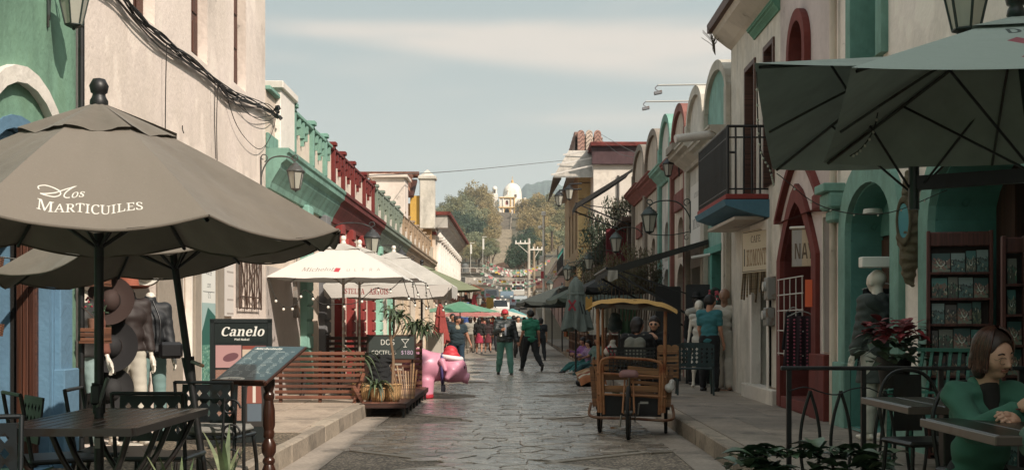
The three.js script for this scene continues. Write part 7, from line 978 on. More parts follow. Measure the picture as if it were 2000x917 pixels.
  const wc = put2('wooden_crate', 'upright wooden slat crate tied to the right side of the tricycle', 'crate', 0.45, 0.72, 0.2); for (let i = 0; i < 4; i++) part(wc, 'slat', box(0.26, 0.07, 0.014, 0, 0.05 + i * 0.095, 0.13, 0, 0, 0.02 * (i - 1), 0.004), wd[i % 3]); for (let i = 0; i < 4; i++) part(wc, 'slat', box(0.014, 0.07, 0.26, -0.125, 0.05 + i * 0.095, 0, 0, 0, 0, 0.004), wd[(i + 1) % 3]); for (const s of [-1, 1]) part(wc, 'corner_post', box(0.03, 0.4, 0.03, s * 0.12, 0.2, 0.11), wd[1]); part(wc, 'scalloped_top', [0, 1, 2].map(i => put(cyl(0.05, 0.05, 0.016, 0, 0, 0, 14), -0.085 + i * 0.085, 0.37, 0.135, Math.PI / 2)), wd[2]);
  const w2 = put2('wooden_crate', 'low wooden crate behind the left post of the tricycle', 'crate', -0.33, 0.72, 0.12); for (let i = 0; i < 3; i++) part(w2, 'slat', box(0.3, 0.06, 0.014, 0, 0.04 + i * 0.08, 0.15, 0, 0, 0, 0.004), wd[(i + 1) % 3]); for (const s of [-1, 1]) part(w2, 'end_board', box(0.016, 0.26, 0.3, s * 0.15, 0.13, 0, 0, 0, 0, 0.004), wd[0]);
  const bg = (lb, x, y, z, r, c, st) => { const g = put2('plastic_bag', lb, 'bag', x, y, z); part(g, 'bag', blob([[0, r, 0, r, 0.02, r * 1.3, 0, r * 0.8], [0.02, r * 1.8, 0.01, r * 0.35, 0.03, r * 2.4, 0, r * 0.5]], 0.014, 0.03, { folds: 0.006 }), M(c, { r: 0.35, transmission: 0.3, thickness: 0 })); if (st) part(g, 'red_stripe', [box(0.02, r * 1.7, 0.01, 0.03, r * 1.1, r * 0.95, 0, 0, 0.5), box(0.02, r * 1.5, 0.01, -0.02, r * 1.1, r * 0.95, 0, 0, 0.5)], M('#b0404c', { r: 0.4 })); return g; };
  bg('clear bag with red stripes on the left crate of the tricycle', -0.27, 0.97, 0.14, 0.08, '#cfc9c2', true); bg('white bag tied under the right wooden crate of the tricycle', 0.47, 0.55, 0.4, 0.06, '#cfccc6'); bg('green bag inside the slatted box of the tricycle', -0.22, 0.39, 0.18, 0.075, '#4d8a6c'); bg('clear bag beside the green one in the slatted box', -0.06, 0.39, 0.16, 0.075, '#bfbdb8');
  const hg = put2('hanging_bundle', 'dark rounded bundle hanging from the back of the tricycle roof', 'bundle', -0.24, 1.28, -0.5); part(hg, 'bundle', blob([[0, 0.1, 0, 0.1, 0, 0.2, 0, 0.07]], 0.014, 0.03, { folds: 0.006 }), M('#26383c', { r: 0.7 })); part(hg, 'cord', rod(V(0, 0.25, 0), V(0, 0.36, 0), 0.008), BLK);
  for (const [x, h] of [[-0.36, 0.6], [-0.3, 0.52], [-0.22, 0.38]]) part(put2('broom_handle', `wooden pole standing in the tricycle, ${h > 0.55 ? 'leftmost and longest' : h > 0.5 ? 'middle one' : 'shortest one'}`, 'pole', x, 0.75, -0.05), 'pole', rod(V(0, 0, 0), V(0.02, h, 0), 0.018), wood('#7d5238'));
}
// ------------------------------------------------------------------ right-hand stalls and goods on the ground
{
  const rnd = rng(55);
  const st = thing('stall_fence', 'rustic wooden rail fence in front of the right-hand stalls', 'fence', [1.9, SW, -36]), wm = [wood('#6d4b38'), wood('#5b3d2e'), wood('#7d5a42')];
  for (let i = 0; i < 14; i++) part(st, 'upright', box(0.06, 0.95 + 0.08 * rnd(), 0.06, 0.05 + 0.02 * rnd(), 0.48, 0 - i * 0.9, 0, 0, 0.02 * (rnd() - 0.5)), wm[i % 3]);
  for (let i = 0; i < 3; i++) part(st, 'rail', box(0.05, 0.07, 12.2, 0.07, 0.25 + i * 0.32, -5.9), wm[(i + 1) % 3]);
  for (let i = 0; i < 10; i++) part(st, 'board', box(0.18, 0.85, 0.03, 0.15 + i * 0.19, 0.45, 0.03, 0, 0, (rnd() - 0.5) * 0.03, 0.005), wm[rnd() * 3 | 0]);
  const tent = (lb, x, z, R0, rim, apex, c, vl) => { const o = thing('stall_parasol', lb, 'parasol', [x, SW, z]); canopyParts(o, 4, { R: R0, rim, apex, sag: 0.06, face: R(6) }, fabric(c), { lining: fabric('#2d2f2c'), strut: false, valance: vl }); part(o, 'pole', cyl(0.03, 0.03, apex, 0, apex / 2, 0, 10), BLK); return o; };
  tent('dark grey-green stall parasol left of the folded one', 2.6, -42, 2.1, 2.0, 2.75, '#50594f', 0.14); tent('dark charcoal stall parasol farther down the right row', 1.9, -54, 2.5, 2.1, 2.8, '#3b403c', 0.16); tent('black stall parasol directly behind the tricycle roof', 2.75, -34.5, 1.5, 2.15, 2.7, '#2b2b2a', 0.12); tent('farthest dark stall parasol of the right row', 1.8, -66, 2.4, 2.2, 2.9, '#474c47', 0.16);
  // hanging clothes under the parasols
  const cc = ['#c9c3b4', '#8f3f49', '#3f5f6a', '#c2a03f', '#7a6d86', '#d8d2c6', '#2d3338', '#5a7d62', '#a8653f'];
  const ccn = ['cream', 'dark red', 'blue-grey', 'mustard yellow', 'mauve', 'white', 'charcoal', 'green', 'rust orange'];
  for (let i = 0; i < 26; i++) { const z = -35 - (i % 13) * 2.3 - rnd(), x = 2.15 + rnd() * 1.2 + (i > 12 ? 0.4 : 0), h = 0.7 + rnd() * 0.5, w = 0.32 + rnd() * 0.15, c = cc[rnd() * cc.length | 0]; const g = thing('hanging_textile', `${ccn[cc.indexOf(c)]} textile hanging among the clothes of the right-hand stalls`, 'textile', [x, 1.9, z], (rnd() - 0.5) * 0.8, `${ccn[cc.indexOf(c)]} textiles in the right-hand stalls`); part(g, 'cloth', grid(10, 6, (s, t) => V((s - 0.5) * w, -t * h, 0.04 * Math.sin(s * 15 + i) * (0.5 + t))), fabric(c)); part(g, 'rod', rod(V(-w * 0.55, 0.01, 0), V(w * 0.55, 0.01, 0), 0.01, 0.01, 5), BLK); }
  for (let i = 0; i < 7; i++) { const z = -37.2 - i * 2.6, o = thing('stall_table', 'low goods table inside the right-hand stalls', 'table', [2.7, SW, z], 0, 'tables of the right-hand stalls'); part(o, 'top', box(0.9, 0.04, 1.2, 0, 0.7, 0), wm[i % 3]); for (const a of [-1, 1]) for (const b of [-1, 1]) part(o, 'leg', box(0.05, 0.7, 0.05, a * 0.4, 0.35, b * 0.55), wm[1]); part(o, 'goods', [...Array(10)].map(() => box(0.12 + 0.1 * rnd(), 0.1 + 0.14 * rnd(), 0.14, (rnd() - 0.5) * 0.7, 0.78, (rnd() - 0.5) * 1, rnd(), rnd(), 0, 0.02)), M(cc[i % cc.length], { map: T.old })); }
  const bl = thing('blanket_pile', 'pile of orange and cream blankets on a bag at the street edge', 'blankets', [1.6, 0, -28.2], 0.3); part(bl, 'bag', blob([[-0.2, 0.1, 0, 0.12, 0.25, 0.12, -0.05, 0.14]], 0.02, 0.05, { folds: 0.01, cut: (x, y) => 0.004 - y }), M('#1f2226', { r: 0.7 })); for (let i = 0; i < 5; i++) part(bl, 'blanket', grid(14, 6, (s, t) => V(-0.34 + s * 0.6, 0.2 + i * 0.028 + 0.1 * Math.sin(s * 3.0) - 0.16 * t * t, 0.2 - i * 0.05 + 0.16 * t + 0.02 * Math.sin(s * 14 + i))), fabric(['#b06f48', '#cfc3ad', '#8f4f38', '#c2a584', '#a97f5c'][i])); part(bl, 'blue_bag', box(0.16, 0.18, 0.12, 0.22, 0.24, 0.14, 0, 0.2, 0.2, 0.03), M('#7f97a2', { r: 0.6 }));
  const pr = thing('folded_pushchair', 'dark folded pushchair beside the blanket pile', 'pushchair', [1.95, 0, -27.2]); part(pr, 'frame', [rod(V(-0.12, 0.08, 0), V(0.05, 0.62, 0.05), 0.014), rod(V(0.12, 0.08, 0), V(0.0, 0.6, -0.1), 0.014), rod(V(-0.12, 0.35, 0), V(0.14, 0.35, 0), 0.012)], BLK); for (const s of [-1, 1]) part(pr, 'wheel', put(fin(new THREE.TorusGeometry(0.07, 0.018, 7, 18)), s * 0.12, 0.09, 0.02, 0, Math.PI / 2 - 0.2, 0), M('#1a1a1a')); part(pr, 'seat_cloth', box(0.2, 0.34, 0.06, 0, 0.36, 0.02, 0.3, 0, 0, 0.02), fabric('#24282d'));
}
// wooden planters and goods at the clothes shop on the left
{
  const wd = wood('#8a5d45'), pl = (lb, v, plant) => { const o = thing('wall_planter', lb, 'planter', [-3.72, v, -11.28], 0); for (let i = 0; i < 3; i++) part(o, 'slat', box(0.2, 0.035, 0.02, 0, 0.02 + i * 0.043, 0.1, 0, 0, 0, 0.004), wd); part(o, 'side', box(0.02, 0.13, 0.2, 0.1, 0.065, 0, 0, 0, 0, 0.004), wd); part(o, 'shelf', box(0.22, 0.02, 0.22, 0, 0, 0), wd); if (plant) { part(o, 'pot', cyl(0.07, 0.06, 0.1, 0, 0.16, 0, 14), plaster('#8f6653')); const q = rng(61); part(o, 'twigs', [...Array(9)].map((_, i) => rod(V(0, 0.2, 0), V((q() - 0.5) * 0.22, 0.3 + q() * 0.12, (q() - 0.5) * 0.1), 0.004, 0.003, 4)), M('#4a3a30')); for (let i = 0; i < 10; i++) part(o, 'blossom', sph(0.012, (q() - 0.5) * 0.2, 0.28 + q() * 0.13, (q() - 0.5) * 0.1, 1, 1, 1, 6, 4), M('#8d3540')); for (let i = 0; i < 14; i++) part(o, 'leaf', put(box(0.03, 0.002, 0.015), (q() - 0.5) * 0.2, 0.26 + q() * 0.14, (q() - 0.5) * 0.1, q(), q() * 6, q()), M('#4c6148')); } return o; };
  pl('wooden planter with a small red-flowered plant on the shop edge', 1.24, true); pl('upper wooden planter box on the shop edge, without a plant in view', 1.74, false);
  const hat = (lb, p, c, r, tilt, k) => { const o = thing('hat', lb, 'hat', p); part(o, 'crown', put(fin(new THREE.SphereGeometry(0.1, 20, 10, 0, 6.3, 0, 1.6)), 0, 0.0, 0, tilt, 0, 0, V(1, 1.1, 1.15)), M(c, { r: 0.8 })); part(o, 'brim', put(lathe([[0.09, 0.0], [0.16, -0.008], [r, 0.016], [r, 0.02], [0.16, -0.002], [0.09, 0.006]], 30), 0, 0, 0, tilt, 0, 0), M(c, { r: 0.8 })); if (k) part(o, 'band', put(cyl(0.104, 0.106, 0.025, 0, 0.015, 0, 22, true), 0, 0, 0, tilt, 0, 0), M('#2a211d')); return o; };
  hat('large dark brown hat hanging upright on the shop wall, upper one', [-3.93, 1.62, -12.35], '#3a2a25', 0.24, R(78), true); hat('large black hat hanging upright below the brown one', [-3.93, 1.18, -12.4], '#1f1d1e', 0.26, R(78), true); hat('dark hat leaning lowest on the shop wall', [-3.93, 0.76, -12.4], '#272626', 0.22, R(78), false); hat('pale teal hat half behind the upper planter', [-3.95, 1.96, -12.3], '#7da59a', 0.18, R(60), false);
  hat('white hat hanging beside the rust-coloured one', [-3.92, 1.95, -13.55], '#cfcac0', 0.15, R(80), false);
}
// ------------------------------------------------------------------ people
const SK = { a: '#b07f66', b: '#9a6c54', c: '#c4967c', d: '#8a5d48' }, HR = hairM('#2b211c'), BKH = hairM('#1d1817');
const top = (mat, sleeve, x = {}) => ({ k: 'top', mat, sleeve, ...x }), tr = (mat, x = {}) => ({ k: 'trousers', mat, ...x }), shoes = m => ({ k: 'shoes', mat: M(m, { r: 0.5 }) }), hair = (len = 0, mat = HR, x = {}) => ({ k: 'hair', mat, len, ...x });
const onRoad = (px, d, y = 0) => [(px - 1010) * d / FOC, y, -d];
{
  const jeans = M('#5d9285', { map: T.cloth, bump: T.clothb, bs: 0.006, r: 0.9 }), puff = M('#1d2422', { r: 0.45, bump: T.clothb, bs: 0.01 });
  const m = figure('person', 'man in red cap, black quilted jacket and green jeans walking towards the viewer', 'person', onRoad(986, 34.4), R(6), { h: 1.74, build: 1.12, skin: SK.b, cell: 0.017, face: true, head: [-4, 4], L: [6, 14, 18], R: [30, 12, 82, 25], LL: [14, 10, 4], RL: [-8, 14, 4], wear: [tr(jeans, { e: 0.018 }), top(puff, 1.9, { e: 0.034, folds: 0.005, collar: true, hem: -0.05 }), shoes('#1c1b1a'), { k: 'cap', mat: M('#a5232f', { r: 0.6 }) }, hair(0, BKH)] });
  part(m, 'shirt_front', put(box(0.05, 0.3, 0.02), 0.0, 1.22, 0.17, R(-6)), fabric('#8d939c')); part(m, 'cup', put(cyl(0.035, 0.03, 0.1), -0.14, 1.1, 0.3), M('#d8d4ca'));
  figure('person', 'man in green polo shirt and black trousers walking away to the left', 'person', onRoad(1036, 37), R(208), { h: 1.77, build: 1.06, skin: SK.b, cell: 0.017, head: [14, 2], L: [8, 8, 14], R: [-10, 8, 16], LL: [20, 6, 3], RL: [-20, 22, 3, 20], wear: [tr('#17181a', { e: 0.02 }), top('#2f7d62', 0.62, { e: 0.022, collar: true, hem: -0.1 }), shoes('#2a2826'), hair(0, BKH)] });
  const w = figure('person', 'woman in dark blouse with embroidered white neckline, hair tied back, behind the pig', 'person', onRoad(893, 36), R(12), { h: 1.58, build: 1.22, belly: 1.15, skin: SK.b, cell: 0.017, face: true, head: [48, 0], L: [4, 20, 14], R: [2, 22, 14], LL: [8, 4, 3], RL: [-6, 8, 3], wear: [tr('#22384a', { e: 0.014 }), top('#24353c', 0.42, { e: 0.022, hem: -0.12 }), { k: 'bones', n: 'embroidered_yoke', mat: M('#c9c3b8', { map: T.weave, r: 0.8 }), cell: 0.012, f: J => [[J.LA.sh.clone().add(V(-0.01, 0.0, 0)), 0.085, J.RA.sh.clone().add(V(0.01, 0, 0)), 0.085], [J.LA.sh, 0.078, J.LA.sh.clone().lerp(J.LA.el, 0.35), 0.072], [J.RA.sh, 0.078, J.RA.sh.clone().lerp(J.RA.el, 0.35), 0.072], [J.chest.clone().add(V(0, 0.06, 0.05)), 0.1, J.neck.clone().add(V(0, -0.05, 0.01)), 0.08]], cut: J => (x, y, z) => J.chest.y + 0.04 - y }, shoes('#2a2522'), hair(0.0, HR, { bun: true })] });
  const mnt = figure('person', 'man in teal T-shirt and black trousers standing among the shop dummies', 'person', onRoad(1386, 22.7, SW), R(150), { h: 1.68, build: 1.0, skin: SK.a, cell: 0.016, head: [-20, 8], L: [10, 6, 20], R: [4, 6, 14], LL: [2, 2, 3], RL: [-3, 4, 4], wear: [tr('#1b1c1f', { e: 0.022 }), top('#3c7d86', 0.6, { e: 0.018, hem: -0.06 }), { k: 'shoes', mat: M('#202022', { r: 0.5 }) }, hair(0, BKH)] });
  // seated woman in the cafe, close to the viewer
  const sw = figure('person', 'woman in green jacket with chin-length brown hair sitting at the lower right table', 'person', [2.31, SW, -6.42], R(4), { h: 1.63, build: 0.88, skin: '#c0937c', cell: 0.0085, seat: 0.43, lean: 14, head: [22, 9], L: [70, 10, 70, 46], R: [70, 5, 75, 34], LL: [82, 70, 6], RL: [82, 70, 6], curl: 0.9, wear: [tr('#24262b', { e: 0.018 }), top(M('#41705f', { map: T.cloth, bump: T.clothb, bs: 0.004, r: 0.9 }), 1.86, { e: 0.024, folds: 0.004, hem: -0.12, cell: 0.009 }), shoes('#2a2522'), { k: 'bones', n: 'inner_top', mat: fabric('#26211f'), cell: 0.009, f: J => [[J.neck.clone().add(V(0, -0.03, 0.03)), 0.058, J.chest.clone().add(V(0.0, 0.0, 0.088)), 0.035]] }, { k: 'bones', n: 'lapel', mat: fabric('#4a7a69'), cell: 0.008, f: J => [[J.neck.clone().add(V(0.055, 0.0, 0.0)), 0.03, J.chest.clone().add(V(0.035, -0.04, 0.112)), 0.018], [J.neck.clone().add(V(-0.055, 0.0, 0.0)), 0.03, J.chest.clone().add(V(-0.035, -0.04, 0.112)), 0.018], [J.neck.clone().add(V(0.05, 0.01, -0.04)), 0.03, J.neck.clone().add(V(-0.05, 0.01, -0.04)), 0.03]] }] });
  { // hair: a cap of overlapping strands falling from a parting to the chin
    const J = sw.J, sc = sw.sc, q = rng(71), G = [[], [], []];
    const hp = (x, y, z) => V(x, y, z).applyQuaternion(J.hq).add(J.hc).multiplyScalar(sc);
    const base = part(sw, 'hair', blob([[...hp(0, 0.05, -0.03).toArray(), 0.089, ...hp(0, 0.045, -0.005).toArray(), 0.086], [...hp(0.045, -0.02, -0.045).toArray(), 0.05, ...hp(0.05, -0.085, -0.03).toArray(), 0.036], [...hp(-0.045, -0.02, -0.045).toArray(), 0.05, ...hp(-0.05, -0.085, -0.03).toArray(), 0.036], [...hp(0, -0.02, -0.06).toArray(), 0.06, ...hp(0, -0.09, -0.055).toArray(), 0.045]], 0.008, 0.03, { cut: (x, y, z) => { const c = hp(0, -0.035, 0.122); return 0.099 - Math.hypot(x - c.x, (y - c.y) * 0.72, z - c.z); } }), M('#32211a', { r: 0.5 }));
    for (let i = 0; i < 480; i++) {
      const sd = q() > 0.42 ? 1 : -1, u = q(), phi = mix(sd > 0 ? 0.8 : 0.95, 3.05, u), off = 0.03, L = 0.16 + 0.05 * q(), P = [];
      for (let k = 0; k <= 6; k++) { const t = k / 6, th = mix(0.12, phi < 0.85 ? 1.12 : 1.62, Math.min(1, t * 1.7)), r = 0.094 + 0.008 * q() * (0.4 + t), dn = Math.max(0, t - 0.5) * 2 * (phi < 0.85 ? 0.05 : 1); const fr = u < 0.25 ? 1 : 0; P.push(hp(sd * (Math.sin(th) * Math.sin(phi) * r * 0.92 + 0.004 + 0.012 * dn * (1 - dn * 0.9)) + (1 - t) * off * 0.25, 0.05 + Math.cos(th) * r * 1.06 - dn * L * 0.56, -0.012 + Math.sin(th) * Math.cos(phi) * r * (1.02 - 0.25 * fr * dn) + 0.014 * dn * dn * (phi < 2 ? 1 : 0))); }
      G[q() * 3 | 0].push(tube(P, 0.0042 + 0.002 * q(), 9, 4));
    }
    G.forEach((g, i) => part(base, 'strand', g, M(['#4a2b20', '#5a382b', '#351f18'][i], { r: 0.38 }), { kind: 'stuff' }));
  }
  { const J = sw.J, sc = sw.sc, hp = (x, y, z) => V(x, y, z).applyQuaternion(J.hq).add(J.hc).multiplyScalar(sc), body = sw.children.find(c => c.name === 'body'), P = (n, g, c, o) => part(body, n, g, typeof c === 'string' ? M(c, { r: 0.4 }) : c, o);
    for (const e of [-1, 1]) { const p = hp(e * 0.031, 0.01, 0.077); P('eye', sph(0.0115, p.x, p.y, p.z, 1.1, 0.65, 0.9, 12, 8), '#d9d2c8'); const i = hp(e * 0.031 + 0.003, 0.008, 0.0865); P('iris', sph(0.0055, i.x, i.y, i.z, 1, 1, 0.7, 8, 6), '#2c1f18'); P('eyelid', tube([hp(e * 0.016, 0.011, 0.083), hp(e * 0.031, 0.019, 0.088), hp(e * 0.047, 0.011, 0.078)], 0.003, 10, 5), '#7d5848'); P('eyebrow', tube([hp(e * 0.013, 0.031, 0.088), hp(e * 0.032, 0.039, 0.087), hp(e * 0.05, 0.031, 0.074)], 0.0038, 10, 5), '#33241d'); }
    P('mouth', [tube([hp(-0.024, -0.051, 0.082), hp(0, -0.047, 0.0935), hp(0.024, -0.051, 0.082)], 0.0046, 12, 6), tube([hp(-0.02, -0.054, 0.082), hp(0, -0.058, 0.092), hp(0.02, -0.054, 0.082)], 0.005, 12, 6)], '#94604f'); P('nose_tip', blob([[...hp(0, 0.012, 0.09).toArray(), 0.009, ...hp(0, -0.022, 0.106).toArray(), 0.0125], [...hp(0.011, -0.025, 0.096).toArray(), 0.008, ...hp(-0.011, -0.025, 0.096).toArray(), 0.008]], 0.004, 0.01, { pad: 0.01 }), M('#c0937c', { r: 0.55 }));
    P('earring', (() => { const p = hp(-0.083, -0.042, -0.005); return sph(0.006, p.x, p.y, p.z); })(), metal('#b9a774', 0.3, 0.8)); const gl = []; for (const e of [-1, 1]) { const c = [...Array(14)].map((_, i) => { const a = i / 14 * 6.283; return hp(e * 0.033 + Math.cos(a) * 0.023, 0.004 + Math.sin(a) * 0.017, 0.098); }); gl.push(tube(c, 0.0016, 30, 4, true)); gl.push(rod(hp(e * 0.056, 0.008, 0.096), hp(e * 0.079, 0.008, 0.0), 0.0015, 0.0015, 4)); } part(sw, 'spectacles', gl, metal('#8a7c64', 0.3, 0.5));
    const wr = J.RA.wr.clone().multiplyScalar(sc); part(sw, 'bracelet', put(fin(new THREE.TorusGeometry(0.031, 0.004, 6, 20)), wr.x, wr.y, wr.z, R(90), 0, 0), M('#5c2f2c')); }
  figure('person', 'person just inside the right frame edge, only a grey-green sleeve on the table shows', 'person', [2.47, SW, -5.02], R(-92), { h: 1.7, skin: SK.c, cell: 0.014, seat: 0.45, lean: 16, head: [0, 8], L: [72, 4, 148, 0], R: [72, 6, 148, 0], LL: [84, 84, 6], RL: [84, 84, 6], wear: [tr('#3a3c40'), top('#5d7468', 1.85, { e: 0.03, collar: true }), shoes('#222'), hair(0.0, BKH)] });
  // group sitting on the kerb
  const sit = { seat: 0.3, cell: 0.018, LL: [82, 18, 4], RL: [86, 34, 6] };
  figure('person', 'girl in purple top and teal leggings sitting on the kerb, farthest left of three', 'person', onRoad(1138, 36.5), R(-62), { ...sit, h: 1.5, skin: SK.a, lean: -4, L: [40, 6, 50, 10], R: [46, 6, 60, 10], head: [5, 12], wear: [tr('#2f6a66', { e: 0.012 }), top('#8d5a94', 1.8, {}), shoes('#2b2a2c'), hair(0.16, BKH)] });
  figure('person', 'child in mauve jacket between the purple girl and the green-shirted adult on the kerb', 'person', onRoad(1150, 35.6), R(-58), { ...sit, h: 1.35, skin: SK.c, L: [40, 6, 60, 10], R: [40, 6, 50, 10], head: [-10, 6], wear: [tr('#3c7a78', { e: 0.012 }), top('#a183a3', 1.8, {}), shoes('#d0ccc4'), hair(0.1, HR)] });
  figure('person', 'adult in grey-green shirt leaning back at the kerb beside the purple girls', 'person', onRoad(1163, 34.4), R(-50), { ...sit, h: 1.62, skin: SK.b, lean: -12, L: [20, 10, 30], R: [25, 10, 40], LL: [76, 60, 6], head: [0, 8], wear: [tr('#24484a', { e: 0.016 }), top('#6c827a', 0.7, {}), shoes('#222'), hair(0.12, BKH)] });
  for (const [x, z] of [[1.87, -20.1], [2.24, -20.8]]) { const st = thing('low_stool', 'low dark stool under the pair resting behind the tricycle', 'stool', [x, x > KR ? SW : 0, z], 0, 'low stools behind the tricycle'), hh = x > KR ? 0.44 : 0.6; part(st, 'seat', cyl(0.17, 0.17, 0.04, 0, hh, 0, 18), BLK); for (let k = 0; k < 4; k++) part(st, 'leg', rod(V(Math.cos(k * 1.57) * 0.13, hh, Math.sin(k * 1.57) * 0.13), V(Math.cos(k * 1.57) * 0.17, 0, Math.sin(k * 1.57) * 0.17), 0.014), BLK); }
  figure('person', 'person in black with a grey strapped backpack, seen from behind through the tricycle', 'person', [1.87, 0, -20.1], R(165), { h: 1.68, build: 1.05, skin: SK.b, cell: 0.017, seat: 0.72, lean: 10, head: [-30, 6], L: [40, 8, 50], R: [40, 8, 50], LL: [80, 70, 8], RL: [80, 70, 8], wear: [tr('#1d1d20'), top('#191a1c', 1.85, { e: 0.028 }), hair(0.1, BKH), shoes('#222'), { k: 'backpack', mat: fabric('#77786f') }] });
  figure('person', 'person in black with dark sunglasses facing the viewer behind the tricycle', 'person', [2.24, SW, -20.8], R(-14), { h: 1.62, skin: SK.c, cell: 0.015, seat: 0.56, face: true, lean: 6, head: [0, 4], L: [50, 8, 95, 20], R: [50, 8, 95, 20], LL: [82, 76, 6], RL: [82, 76, 6], wear: [tr('#1d1d20'), top('#17181a', 1.85, { e: 0.028, collar: true }), hair(0.05, HR, { bun: true }), shoes('#222'), { k: 'glasses', mat: M('#141416', { r: 0.15 }) }] });
  // the crowd farther down the street
  const crowd = [
    [872, 46, 178, 1.6, '#1f2022', '#2a2b30', 'woman with dark hair in black beside the red folded parasol', 0.2], [884, 44, 20, 1.7, '#24262a', '#1d1e22', 'waiter in black standing by the white stand board', 0], [860, 42, 90, 1.55, '#c2a14a', '#30343a', 'person in yellow top under the olive parasol', 0.1],
    [918, 60, 200, 1.66, '#9b968c', '#6b6459', 'person in pale grey top at the left of the crowd', 0.15], [936, 58, 170, 1.62, '#23211f', 'S#b23550', 'woman with black top and bright pink skirt, seen from behind', 0.2], [953, 60, 185, 1.58, '#3a2c2c', 'S#6d2c33', 'woman in dark red skirt next to the pink skirt', 0.25],
    [963, 63, 10, 1.7, '#b0495a', '#24252a', 'person in pink-red top in the middle of the crowd', 0], [973, 66, 190, 1.75, '#1e1f22', '#202226', 'tall person in black at the left of the capped man', 0], [1012, 52, 15, 1.66, '#c9c6be', '#3a3632', 'person in white shirt between the capped man and the polo shirt', 0.08], [1003, 58, 190, 1.72, '#2d4a44', '#23262a', 'person in dark green just right of the capped man', 0],
    [927, 70, 0, 1.68, '#77736b', '#2c2d31', 'person in grey behind the pink skirt', 0], [903, 66, 160, 1.64, '#4b4a4e', '#26272b', 'person in dark grey under the green parasol', 0.2], [946, 74, 190, 1.7, '#8a5148', '#2a2b2f', 'person in brown-red far in the crowd', 0], [986, 76, 5, 1.7, '#5a6a77', '#2b2c30', 'person in blue-grey directly behind the capped man', 0], [1024, 70, 180, 1.7, '#38383c', '#222326', 'person in charcoal beyond the polo shirt', 0], [1045, 62, 175, 1.62, '#6e5a52', '#2b2b2e', 'person in brown beside the right stalls', 0.2], [957, 84, 0, 1.7, '#b9b2a6', '#45464a', 'person in cream top at the far end of the crowd', 0], [978, 90, 180, 1.7, '#44586a', '#2c2d31', 'person in blue at the far end of the crowd', 0], [1056, 48, 190, 1.58, '#2b3034', '#24262a', 'person in dark clothes under the charcoal stall parasol', 0.1]];
  crowd.forEach(([px, d, ry, h, c1, c2, lb, hl], i) => { const sk = c2[0] === 'S', a = (i * 37) % 20; figure('person', lb, 'person', onRoad(px, d, landY(0, d)), R(ry), { h, build: 1 + 0.1 * ((i * 13) % 5) / 4, skin: [SK.a, SK.b, SK.c, SK.d][i % 4], cell: 0.028, L: [a - 8, 8, 14 + a], R: [10 - a, 9, 20], LL: [12 - a * 0.8, 6, 3], RL: [a - 12, 10, 3], wear: [sk ? { k: 'skirt', mat: c2.slice(1), len: 0.42, folds: 0.006 } : tr(c2, { e: 0.02 }), top(c1, i % 3 ? 1.7 : 0.6, { e: 0.024 }), shoes('#29282a'), hair(hl, i % 2 ? HR : BKH)] }); });
}
